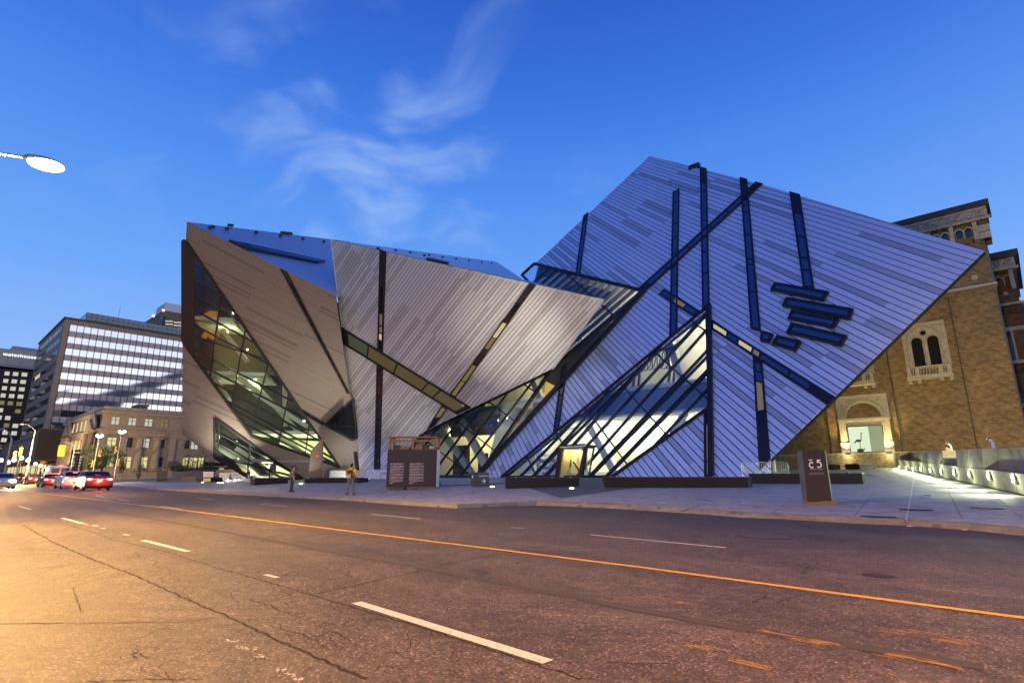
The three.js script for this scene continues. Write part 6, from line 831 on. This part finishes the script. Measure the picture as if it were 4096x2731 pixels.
{ // arrow sign box
  const f = frameOf([1911, 1947.5], [1956, 1944]), H = topAt(f.A, 1889) - f.y, W = f.L, D = .75, t = thing('sign_box', 'dark grey sign box with a white arrow near the shop doorway', 'sign', f.A.clone().addScaledVector(f.d, W / 2).setY(f.y), f.turn); const gm = std([.055, .06, .06], .6);
  part(t, 'body', box(W, H - .05, D, 0, H / 2 + .03, -D / 2, .01), gm); part(t, 'foot', box(W - .2, .06, D - .15, 0, .03, -D / 2), wood);
  const ct = canvasTex(512, 640, (g, w, h) => { g.fillStyle = '#434746'; g.fillRect(0, 0, w, h); g.fillStyle = '#f4f4f2'; g.font = 'bold 76px sans-serif'; const a = g.measureText('Boutiquedu').width; g.save(); g.translate(48, 190); g.scale(300 / a, 1); g.fillText('Boutiquedu', 0, 0); g.restore(); g.font = '76px sans-serif'; const b = g.measureText('ROM').width; g.save(); g.translate(350, 190); g.scale(128 / b, 1); g.fillText('ROM', 0, 0); g.restore(); g.lineWidth = 34; g.strokeStyle = '#f4f4f2'; g.lineCap = 'round'; g.lineJoin = 'round'; g.beginPath(); g.moveTo(190, 405); g.lineTo(330, 405); g.moveTo(262, 310); g.lineTo(336, 405); g.lineTo(262, 500); g.stroke(); });
  part(t, 'sign_lettering', new THREE.PlaneGeometry(W - .02, H - .08).translate(0, H / 2 + .03, .004), decal(1, 1, ct)); part(t, 'sticker', box(.012, .2, .14, -W / 2 - .004, H - .3, -D * .75), std([.6, .58, .56], .6));
}
{ // leaning restaurant sign on a timber foot
  const p = onPlaza(3277, 2019), y = plazaY(p.z), n = V(-p.x - 1.5, 0, -p.z).normalize(), t = thing('sign_pillar', 'leaning dark brown sign pillar with the white figures c5', 'sign', V(p.x, y, p.z)), f = (x, yy, k = 0) => { const r = ray(x, yy); return CAM.clone().addScaledVector(r, p.clone().addScaledVector(n, k).sub(CAM).dot(n) / r.dot(n)); };
  const q = [[3231, 2004], [3210, 1802], [3299, 1800], [3329, 2004]].map(([a, b]) => f(a, b)), back = [[3213, 1999], [3191, 1806], [3270, 1804], [3300, 1999]], D = .85; wpart(t, 'body', slab(q, n, -D, 0), std([.036, .022, .014], .55));
  wpart(t, 'side', slab([q[0].clone().addScaledVector(n, -.01), q[1].clone().addScaledVector(n, -.01), f(3191, 1806, -.62), f(3213, 1999, -.62)], q[1].clone().sub(q[0]).cross(n).normalize(), -.02, .02), std([.10, .10, .13], .5)); wpart(t, 'foot', [box(.9, .14, .55).translate(p.x, y + .07, p.z - .3), box(.95, .05, .6).translate(p.x, y + .02, p.z - .3)], wood);
  const ct = canvasTex(512, 1024, (g, w, h) => { g.fillStyle = '#35281f'; g.fillRect(0, 0, w, h); g.strokeStyle = '#f5f2ee'; g.fillStyle = '#f5f2ee'; g.lineWidth = 26; g.lineCap = 'butt'; g.fillRect(128, 188, 84, 20); g.beginPath(); g.arc(186, 298, 52, -.85, .85, true); g.stroke(); g.beginPath(); g.moveTo(398, 202); g.lineTo(326, 202); g.lineTo(318, 252); g.stroke(); g.beginPath(); g.arc(348, 293, 54, -2.1, 2.35); g.stroke(); g.font = '31px sans-serif'; const fit = (s, x, y2, wd) => { const m = g.measureText(s).width; g.save(); g.translate(x, y2); g.scale(wd / m, 1); g.fillText(s, 0, 0); g.restore(); }; g.fillStyle = '#cfc4bd'; fit('restaurant & lounge', 118, 392, 308); g.font = '22px sans-serif'; fit('enter the museum shadow for', 108, 462, 330); fit('dynamic meals and cocktails', 108, 492, 330); });
  { const g2 = new THREE.BufferGeometry(), o = q.map((v) => v.clone().addScaledVector(n, .006)); g2.setAttribute('position', new THREE.Float32BufferAttribute([0, 2, 1, 0, 3, 2].flatMap((i) => o[i].toArray()), 3)); g2.setAttribute('uv', new THREE.Float32BufferAttribute([0, 0, 1, 1, 0, 1, 0, 0, 1, 0, 1, 1], 2)); g2.computeVertexNormals(); wpart(t, 'sign_lettering', g2, decal(1, 1, ct)); }
}
// crowd barriers
const steel = std([.55, .56, .58], .35, { metalness: .85 });
function barrier(a, b, top, lab, cover, group) {
  const f = frameOf(a, b), H = topAt(f.A, top) - f.y, W = f.L, t = thing('crowd_barrier', lab, 'barrier', f.A.clone().addScaledVector(f.d, W / 2).setY(f.y), f.turn, group), r = .022;
  const c = .14, P = [V(-W / 2, .18, 0), V(-W / 2, H - c, 0), V(-W / 2 + c * .3, H - c * .3, 0), V(-W / 2 + c, H, 0), V(W / 2 - c, H, 0), V(W / 2 - c * .3, H - c * .3, 0), V(W / 2, H - c, 0), V(W / 2, .18, 0)]; part(t, 'frame', [tube(P, r, 6, 50), bar(V(-W / 2, .2, 0), V(W / 2, .2, 0), .04, .04, V(0, 1, 0), -.02)], steel);
  const n = Math.max(3, Math.round(W / .13)); for (let i = 1; i < n; i++) part(t, 'bar', cyl(.01, .01, H - .2, -W / 2 + W * i / n, .2 + (H - .2) / 2, 0, 6), steel); for (const x of [-W / 2 + .2, W / 2 - .2]) part(t, 'foot', [box(.05, .04, .6, x, .02, 0), cyl(.018, .018, .18, x, .11, 0, 6)], steel);
  if (cover) { const ct = canvasTex(512, 256, cover); part(t, 'banner', box(W - .06, H - .22, .012, 0, H / 2 + .06, .03), std([.6, .6, .6], .7)); part(t, 'sign_print', new THREE.PlaneGeometry(W - .08, H - .24).translate(0, H / 2 + .06, .038), decal(1, 1, ct)); } return t;
}
const bg = (g, c) => { g.fillStyle = c; g.fillRect(0, 0, 512, 256); }, arrow = (g, x, y) => { g.lineWidth = 7; g.strokeStyle = '#5a5a66'; g.beginPath(); g.moveTo(x + 40, y); g.lineTo(x, y); g.moveTo(x + 16, y - 14); g.lineTo(x, y); g.lineTo(x + 16, y + 14); g.stroke(); };
barrier([1317, 1915], [1382, 1914], 1881, 'white panelled crowd barrier furthest left behind the bench', (g) => { bg(g, '#cfcdbd'); g.strokeStyle = '#a8a698'; g.lineWidth = 3; for (let i = 0; i < 12; i++) { g.beginPath(); g.moveTo(30 + i * 42, 0); g.lineTo(30 + i * 42, 256); g.stroke(); } g.fillStyle = '#8a897e'; g.fillRect(370, 90, 90, 8); g.fillRect(370, 112, 70, 6); g.strokeRect(46, 84, 22, 60); });
barrier([1416, 1922], [1458, 1921], 1880, 'pinkish panelled crowd barrier lettered CE right of the man in yellow', (g) => { bg(g, '#c9b9bb'); g.fillStyle = '#8b4a58'; g.font = 'bold 92px sans-serif'; g.fillText('CE', 26, 130); });
barrier([1462, 1921], [1519, 1921], 1878, 'white panelled crowd barrier with rows of small arrows', (g) => { bg(g, '#d9d7e2'); for (const y of [100, 180]) for (const x of [80, 230, 380]) arrow(g, x, y); });
barrier([1521, 1921], [1560, 1921], 1878, 'white panelled crowd barrier partly hidden behind the notice board', (g) => { bg(g, '#d6d3da'); g.fillStyle = '#55505c'; g.font = 'bold 84px sans-serif'; g.fillText('ENTRÉE', 12, 130); arrow(g, 60, 190); arrow(g, 190, 190); });
barrier([2973, 1925], [3078, 1922], 1849, 'bare steel crowd barrier, left one of the pair on the right', null); barrier([3080, 1915], [3158, 1914], 1850, 'bare steel crowd barrier, right one of the pair on the right', null);
// printed banners on the left plaza
function banner(x0, y0, x1, y1, yb, lab, draw, W = 512, Hh = 256) { const f = frameOf([x0, yb], [x1, yb]), H = topAt(f.A, y0) - f.y, h0 = topAt(f.A, y1) - f.y, t = thing('banner_stand', lab, 'banner', f.A.clone().addScaledVector(f.d, f.L / 2).setY(f.y), f.turn); part(t, 'panel', box(f.L, H - h0, .05, 0, (H + h0) / 2, 0), std([.62, .6, .56], .7)); part(t, 'sign_print', new THREE.PlaneGeometry(f.L - .02, H - h0 - .02).translate(0, (H + h0) / 2, .029), decal(1, 1, canvasTex(W, Hh, draw))); for (const s of [-1, 1]) part(t, 'leg', [box(.06, H, .06, s * (f.L / 2 - .1), H / 2, -.05), box(.06, .04, .6, s * (f.L / 2 - .1), .02, 0)], steel); }
const scribble = (g) => { g.fillStyle = '#dcd3c6'; g.fillRect(0, 0, 512, 256); g.fillStyle = '#b5554a'; g.fillRect(120, 104, 60, 18); g.fillRect(150, 90, 70, 14); g.fillRect(230, 112, 190, 12); g.fillRect(120, 134, 250, 10); };
banner(809, 1887, 849, 1908, 1924, 'cream banner with a small red line of print left of the others', scribble); banner(874, 1891, 907, 1916, 1920, 'cream banner with a small red line of print beside the DISCOVER banner', scribble);
banner(909, 1891, 982, 1917, 1919, 'long white banner with the word DISCOVER and a dark portrait', (g) => { g.fillStyle = '#d8d9dc'; g.fillRect(0, 0, 1024, 320); g.fillStyle = '#4a4f58'; g.beginPath(); g.ellipse(150, 90, 48, 58, 0, 0, 7); g.fill(); g.beginPath(); g.moveTo(40, 320); g.quadraticCurveTo(80, 160, 150, 150); g.quadraticCurveTo(230, 160, 260, 320); g.fill(); g.fillStyle = '#6d737c'; g.fillRect(60, 200, 60, 90); g.fillStyle = '#3c3f52'; g.font = 'bold 118px sans-serif'; const m = g.measureText('DISCOVER').width; g.save(); g.translate(310, 140); g.scale(690 / m, 1); g.fillText('DISCOVER', 0, 0); g.restore(); g.fillStyle = '#7d828c'; for (const x of [520, 600, 700]) g.fillRect(x, 180, 46, 120); }, 1024, 320);
// cable and litter
{ const P = [[1748, 1948], [1770, 1942], [1800, 1943], [1850, 1941], [1900, 1939], [2000, 1934], [2030, 1931]].map(([x, y]) => { const p = onPlaza(x, y); return p.setY(plazaY(p.z) + .02); }); const o = part(scene, 'power_cable', tube(P, .03, 6, 50), blackTrim); tag(o, 'black cable running over the plaza from the notice board to the benches', 'cable'); const q = P[0], b = part(scene, 'cable_bag', [ball(.3, 0, .16, 0, 1, .6, .8), ball(.2, .15, .3, 0, .8, .8, .7)], blackTrim); b.position.copy(q); tag(b, 'small black bag at the foot of the notice board', 'bag'); }
const litter = (x, y, c, s, lab, name = 'paper_scrap', road) => { const p = road ? onY(x, y) : onPlaza(x, y), g = new THREE.IcosahedronGeometry(s, 1), a = g.attributes.position, rr = rng(x); for (let i = 0; i < a.count; i++) a.setXYZ(i, a.getX(i) * (.7 + .6 * n2(a.getY(i) * 9 + x, a.getZ(i) * 9)) * 1.8, Math.abs(a.getY(i)) * .5, a.getZ(i) * .9); g.computeVertexNormals(); const o = part(scene, name, g, std(c, .8)); o.position.copy(p).setY((road ? 0 : plazaY(p.z)) + .004); tag(o, lab, 'litter'); };
litter(3703, 1990, [.75, .75, .75], .11, 'crumpled white paper lying on the pavement near the lamps'); litter(3712, 1983, [.05, .05, .05], .07, 'dark scrap lying behind the crumpled white paper'); litter(3407, 2091, [.7, .66, .62], .07, 'white scrap in the gutter below the round cover', 'paper_scrap', true); litter(3640, 2106, [.6, .55, .6], .05, 'flattened pale wrapper in the gutter near the right', 'paper_scrap', true); litter(3860, 2121, [.6, .5, .4], .05, 'small pale litter in the gutter at the far right', 'paper_scrap', true); litter(1766, 2028, [.5, .10, .06], .06, 'crushed red can in the gutter before the notice board', 'drink_can', true); litter(3407, 2061, [.8, .7, .4], .02, 'tiny bright scrap by the kerb near the brown sign'); litter(2975, 2011, [.7, .7, .7], .06, 'small white scrap on the pavement before the long bench'); litter(2618, 1964, [.7, .7, .75], .05, 'pale scrap on the pavement close to the long bench');
{ const m = std([.022, .02, .02], .6); for (const [x, y, lab] of [[2919, 2076, 'black oil patch near the kerb ramp'], [2700, 2065, 'black oil patch left of the kerb ramp']]) { const p = onY(x, y), P = []; for (let i = 0; i < 14; i++) { const a = i / 14 * 6.283, r = .3 + .22 * n2(i * 2.1, x); P.push(V(p.x + Math.cos(a) * r, 0, p.z + Math.sin(a) * r * .8)); } tag(part(scene, 'oil_patch', groundPoly(P, .005), m), null, null, null, 'structure'); } }

// ---------------------------------------------------------------- people
// bones: [from, to, r0, r1, colour]; joined with a smooth minimum and meshed; colour of the nearest bone
function flesh(bones, cell, k, cols) {
  const lo = V(1e9, 1e9, 1e9), hi = V(-1e9, -1e9, -1e9); for (const [a, b, r, s] of bones) for (const [p, q] of [[a, r], [b, s]]) { lo.min(p.clone().addScalar(-q - .03)); hi.max(p.clone().addScalar(q + .03)); }
  const size = Math.max(hi.x - lo.x, hi.y - lo.y, hi.z - lo.z), n = Math.min(150, Math.ceil(size / cell) + 4), c = lo.clone().add(hi).multiplyScalar(.5), h = size / 2 * (n / (n - 3)), mc = new MarchingCubes(n, new THREE.MeshStandardMaterial(), false, false, 60000), F0 = mc.field; F0.fill(-.2);
  const pos = (i) => (i - n / 2) / (n / 2) * h;
  for (const [a, b, r, s] of bones) {
    const R = Math.max(r, s) + k + .02, i0 = [0, 1, 2].map((d) => Math.max(0, Math.floor(((Math.min(a.getComponent(d), b.getComponent(d)) - R - c.getComponent(d)) / h + 1) * n / 2))), i1 = [0, 1, 2].map((d) => Math.min(n - 1, Math.ceil(((Math.max(a.getComponent(d), b.getComponent(d)) + R - c.getComponent(d)) / h + 1) * n / 2)));
    const dx = b.x - a.x, dy = b.y - a.y, dz = b.z - a.z, L2 = dx * dx + dy * dy + dz * dz || 1e-9;
    for (let z = i0[2]; z <= i1[2]; z++) for (let y = i0[1]; y <= i1[1]; y++) for (let x = i0[0]; x <= i1[0]; x++) { const px = pos(x) + c.x, py = pos(y) + c.y, pz = pos(z) + c.z, t = clamp(((px - a.x) * dx + (py - a.y) * dy + (pz - a.z) * dz) / L2, 0, 1), d = Math.hypot(px - a.x - dx * t, py - a.y - dy * t, pz - a.z - dz * t) - lerp(r, s, t), o = x + y * n + z * n * n, e = -F0[o], m = Math.max(k - Math.abs(d - e), 0) / k; F0[o] = -(Math.min(d, e) - m * m * k * .25); }
  }
  mc.isolation = 0; mc.update(); const N = mc.count, P = new Float32Array(N * 3), Q = new Float32Array(N * 3), C = new Float32Array(N * 3);
  for (let i = 0; i < N; i++) { const p = V(mc.positionArray[i * 3] * h + c.x, mc.positionArray[i * 3 + 1] * h + c.y, mc.positionArray[i * 3 + 2] * h + c.z); let best = 1e9, col = 0; for (const [a, b, r, s, q] of bones) { const d = b.clone().sub(a), t = clamp(p.clone().sub(a).dot(d) / (d.lengthSq() || 1e-9), 0, 1), e = p.distanceTo(a.clone().addScaledVector(d, t)) - lerp(r, s, t); if (e < best) { best = e; col = q; } } P.set([p.x, p.y, p.z], i * 3); Q.set([mc.normalArray[i * 3], mc.normalArray[i * 3 + 1], mc.normalArray[i * 3 + 2]], i * 3); C.set(cols[col], i * 3); }
  const g = new THREE.BufferGeometry(); g.setAttribute('position', new THREE.BufferAttribute(P, 3)); g.setAttribute('normal', new THREE.BufferAttribute(Q, 3)); g.setAttribute('color', new THREE.BufferAttribute(C, 3)); g.computeVertexNormals(); return g;
}
const SKIN = [.42, .25, .17], skinMat = std([1, 1, 1], .7, { vertexColors: true });
// joints of a figure facing +z, right hand at -x; colours: 0 skin 1 top 2 trousers 3 shoes
function figure(name, J, colors, hairColor, o = {}) {
  const t = thing('person', o.label, 'person', o.at, o.turn ?? 0), cols = [SKIN, ...colors], A = (v) => V(...v), bones = [], add = (a, b, r, s, c) => bones.push([A(a), A(b), r, s, c]), th = o.thick ?? 1;
  add(J.hipL, J.hipR, .125 * th, .125 * th, 2); add(J.pelvis, J.waist, .135 * th, .125 * th, 1); add(J.waist, J.chest, .125 * th, .15 * th, 1); for (const s of ['L', 'R']) { add(J.chest, J['sh' + s], .12, .072 * th, 1); add(J['sh' + s], J['el' + s], .062 * th, .05 * th, 1); add(J['el' + s], J['wr' + s], .048 * th, o.sleeves ? .042 : .032, o.sleeves ? 1 : 0); add(J['hip' + s], J['kn' + s], .105 * th, .072 * th, 2); add(J['kn' + s], J['an' + s], .07 * th, .058 * th, 2); add(J['an' + s], J['toe' + s], .05, .04, 3); add(J['an' + s], J['heel' + s], .05, .045, 3); }
  add(J.chest, J.neck, .07, .055, 0); if (o.hood) add([J.neck[0] - .05, J.neck[1] - .05, J.neck[2] - .05], [J.neck[0] + .05, J.neck[1] - .05, J.neck[2] - .05], .075, .075, 1);
  const body = flesh(bones, .02, .05, cols);
  const H = A(J.head), f = A(J.look).normalize(), sd = V(0, 1, 0).cross(f).normalize(), u = f.clone().cross(sd), hp = (x, y, z) => H.clone().addScaledVector(sd, x).addScaledVector(u, y).addScaledVector(f, z), hb = [[hp(0, .03, -.02), hp(0, .05, .02), .088, .086, 0], [hp(0, -.06, .03), hp(0, -.07, .05), .058, .05, 0], [hp(0, -.01, .09), hp(0, -.035, .108), .012, .017, 0], [hp(-.03, -.07, .086), hp(.03, -.07, .086), .011, .011, 0], [hp(.086, 0, 0), hp(.086, -.035, 0), .017, .013, 0], [hp(-.086, 0, 0), hp(-.086, -.035, 0), .017, .013, 0], [A(J.neck), hp(0, -.06, -.01), .055, .052, 0], [hp(-.035, .025, .082), hp(.035, .025, .082), .014, .014, 0]];
  const head = flesh(hb, .008, .02, cols), hands = []; for (const s of ['L', 'R']) { const w = A(J['wr' + s]), d = A(J['hd' + s]).normalize(), pal = A(J['pal' + s] ?? [0, 0, 1]), ax = d.clone().cross(pal).normalize(), fb = [[w, w.clone().addScaledVector(d, .09), .026, .030, 0]]; for (let i = 0; i < 4; i++) { const base = w.clone().addScaledVector(d, .085).addScaledVector(ax, (i - 1.5) * .02), L = [.062, .07, .066, .052][i], m = base.clone().addScaledVector(d, L * .55).addScaledVector(pal, .012); fb.push([base, m, .0095, .009, 0], [m, m.clone().addScaledVector(d, L * .38).addScaledVector(pal, .022), .009, .0078, 0]); } const tb = w.clone().addScaledVector(d, .035).addScaledVector(ax, -.03), tm = tb.clone().addScaledVector(d, .035).addScaledVector(ax, -.022); fb.push([tb, tm, .012, .011, 0], [tm, tm.clone().addScaledVector(d, .03).addScaledVector(pal, .014), .0105, .009, 0]); hands.push(flesh(fb, .005, .008, cols)); }
  const b = part(t, 'body', [body, head, ...hands], skinMat);
  part(t, 'hair', [flesh([[hp(0, .075, -.03), hp(0, .085, .02), .085, .075, 0], [hp(0, .02, -.055), hp(0, .05, -.05), .07, .075, 0]], .01, .03, [hairColor])], std([1, 1, 1], .8, { vertexColors: true }));
  for (const s of [-1, 1]) part(t, 'eye', ball(.011, 0, 0, 0).translate(...hp(s * .033, .012, .088).toArray()), std([.02, .015, .01], .3)); if (o.glasses) part(t, 'sunglasses', [bar(hp(-.075, .015, .1), hp(.075, .015, .1), .045, .02, f), bar(hp(.08, .02, .1), hp(.09, .015, 0), .012, .012, sd), bar(hp(-.08, .02, .1), hp(-.09, .015, 0), .012, .012, sd)], blackTrim);
  if (o.scale) t.scale.setScalar(o.scale); return t;
}
const stand = (o = {}) => ({ hipL: [.09, .93, 0], hipR: [-.09, .93, 0], pelvis: [0, .98, 0], waist: [0, 1.12, 0], chest: [0, 1.34, -.01], shL: [.19, 1.43, -.01], shR: [-.19, 1.43, -.01], elL: [.25, 1.15, -.03], elR: [-.25, 1.15, -.03], wrL: [.27, .9, .04], wrR: [-.27, .9, .04], hdL: [.05, -1, .1], hdR: [-.05, -1, .1], palL: [-1, 0, .3], palR: [1, 0, .3], knL: [.11, .5, .02], knR: [-.11, .5, .02], anL: [.12, .1, 0], anR: [-.12, .1, 0], toeL: [.15, .045, .17], toeR: [-.15, .045, .17], heelL: [.12, .05, -.05], heelR: [-.12, .05, -.05], neck: [0, 1.52, 0], head: [0, 1.64, .02], look: [0, 0, 1], ...o });
const facing = (r, a) => { const d = RIGHT.clone().multiplyScalar(r).addScaledVector(fh, a); return Math.atan2(d.x, d.z); };
{ const p = onPlaza(1163, 1968); figure('man', stand({ look: [-.25, 0, 1] }), [[.17, .155, .15], [.025, .025, .032], [.02, .018, .018]], [.02, .014, .01], { label: 'man in a grey T-shirt and dark jeans standing on the pavement', at: p.setY(plazaY(p.z)), turn: facing(.75, .65), glasses: true, scale: (topAt(p, 1866) - p.y) / 1.76 }); }
{ const p = onPlaza(1399, 1980), sc2 = (topAt(p, 1857) - p.y) / 1.76, P = p.setY(plazaY(p.z)), tn2 = facing(.12, 1); figure('man', stand({ anL: [.19, .1, 0], anR: [-.19, .1, .02], toeL: [.27, .045, .15], toeR: [-.24, .045, .17], heelL: [.18, .05, -.05], heelR: [-.19, .05, -.03], knL: [.15, .5, .02], knR: [-.15, .5, .03], elR: [-.27, 1.17, .02], wrR: [-.25, .97, .16], hdR: [0, -.6, 1], elL: [.27, 1.17, 0], wrL: [.24, 1.0, .2], hdL: [-.2, -.2, 1] }), [[.78, .50, .02], [.10, .115, .15], [.05, .035, .025]], [.015, .011, .01], { label: 'man in a yellow hooded jacket with a backpack, seen from behind', at: P, turn: tn2, sleeves: true, hood: true, thick: 1.12, scale: sc2 });
  const bp = tag(new THREE.Group(), 'dark red and grey backpack worn by the man in yellow', 'backpack'); bp.name = 'backpack'; bp.position.copy(P); bp.rotation.y = tn2; bp.scale.setScalar(sc2); scene.add(bp); part(bp, 'bag', [box(.34, .46, .2, .0, 1.2, -.24, .08)], std([.12, .012, .015], .8)); part(bp, 'pocket', [box(.27, .24, .1, 0, 1.08, -.36, .05)], std([.40, .36, .32], .8)); for (const s of [-1, 1]) part(bp, 'strap', tube([V(s * .1, 1.42, -.17), V(s * .14, 1.53, -.02), V(s * .15, 1.4, .15), V(s * .17, 1.15, .1), V(s * .17, 1.02, -.14)], .022, 6, 20), std([.08, .01, .012], .8));
  const sb = tag(new THREE.Group(), 'dark shoulder bag hanging at the side of the man in yellow', 'bag'); sb.name = 'shoulder_bag'; sb.position.copy(P); sb.rotation.y = tn2; sb.scale.setScalar(sc2); scene.add(sb); part(sb, 'bag', box(.12, .26, .3, -.34, .86, .05, .04), std([.02, .025, .04], .7)); part(sb, 'strap', tube([V(-.34, .98, .1), V(-.27, 1.2, .14), V(-.16, 1.45, .08), V(-.22, 1.2, -.15), V(-.34, .98, -.02)], .014, 6, 20), blackTrim); }
{ const p = onPlaza(992, 1931); figure('woman', stand({ chest: [0, 1.3, .14], shL: [.17, 1.38, .16], shR: [-.17, 1.38, .16], elL: [.2, 1.12, .24], elR: [-.2, 1.12, .24], wrL: [.18, .9, .3], wrR: [-.18, .9, .3], neck: [0, 1.47, .22], head: [0, 1.58, .28], look: [0, -.4, 1], anL: [.13, .1, -.16], toeL: [.15, .045, 0], heelL: [.12, .05, -.22], knL: [.11, .52, -.05] }), [[.05, .03, .03], [.62, .58, .55], [.3, .28, .26]], [.03, .02, .015], { label: 'person in a dark top and white trousers bending forward by the DISCOVER banner', at: p.setY(plazaY(p.z)), turn: facing(-.8, .3), sleeves: true, scale: .98 * (topAt(p, 1876) - p.y) / 1.7 }); }
{ // seated in the second deep recess of the wall, legs crossed
  const s = 0, r = ray(3806, 1872), p = CAM.clone().addScaledVector(r, wallA.clone().addScaledVector(wallN, -.42).sub(CAM).dot(wallN) / r.dot(wallN)), z = p.z, y = plazaY(z) + .82, k = 1.0; p.y = y; figure('man', { hipL: [.1, .12, 0], hipR: [-.1, .12, 0], pelvis: [0, .17, 0], waist: [0, .32, -.02], chest: [0, .55, -.05], shL: [.19, .62, -.06], shR: [-.19, .62, -.06], elL: [.27, .36, .06], elR: [-.27, .36, .06], wrL: [.12, .24, .26], wrR: [-.1, .22, .26], hdL: [-.9, -.2, .4], hdR: [.9, -.2, .4], palL: [0, -1, .2], palR: [0, -1, .2], knL: [.36, .14, .3], knR: [-.36, .14, .3], anL: [-.1, .07, .38], anR: [.12, .07, .34], toeL: [-.24, .06, .36], toeR: [.26, .06, .32], heelL: [-.06, .06, .4], heelR: [.08, .06, .36], neck: [0, .72, -.04], head: [0, .84, -.01], look: [.1, -.15, 1] }, [[.012, .013, .015], [.014, .013, .015], [.02, .02, .02]], [.012, .01, .01], { label: 'man in black sitting cross-legged in a recess of the concrete wall', at: p, turn: Math.atan2(wallN.x, wallN.z) - .15, sleeves: true, scale: 1.05 }); }
{ const p = V(-48.5, 1.1, -47.5), r = ray(1822, 1905), q = CAM.clone().addScaledVector(r, -47.5 / r.z); figure('man', stand(), [[.02, .018, .016], [.02, .02, .022], [.02, .02, .02]], [.015, .01, .01], { label: 'person in dark clothes standing inside the glazed entrance hall', at: V(q.x, 1.1, -47.5), turn: facing(.3, 1), sleeves: true, scale: 1.05 }); }
renderer.render(scene, camera);
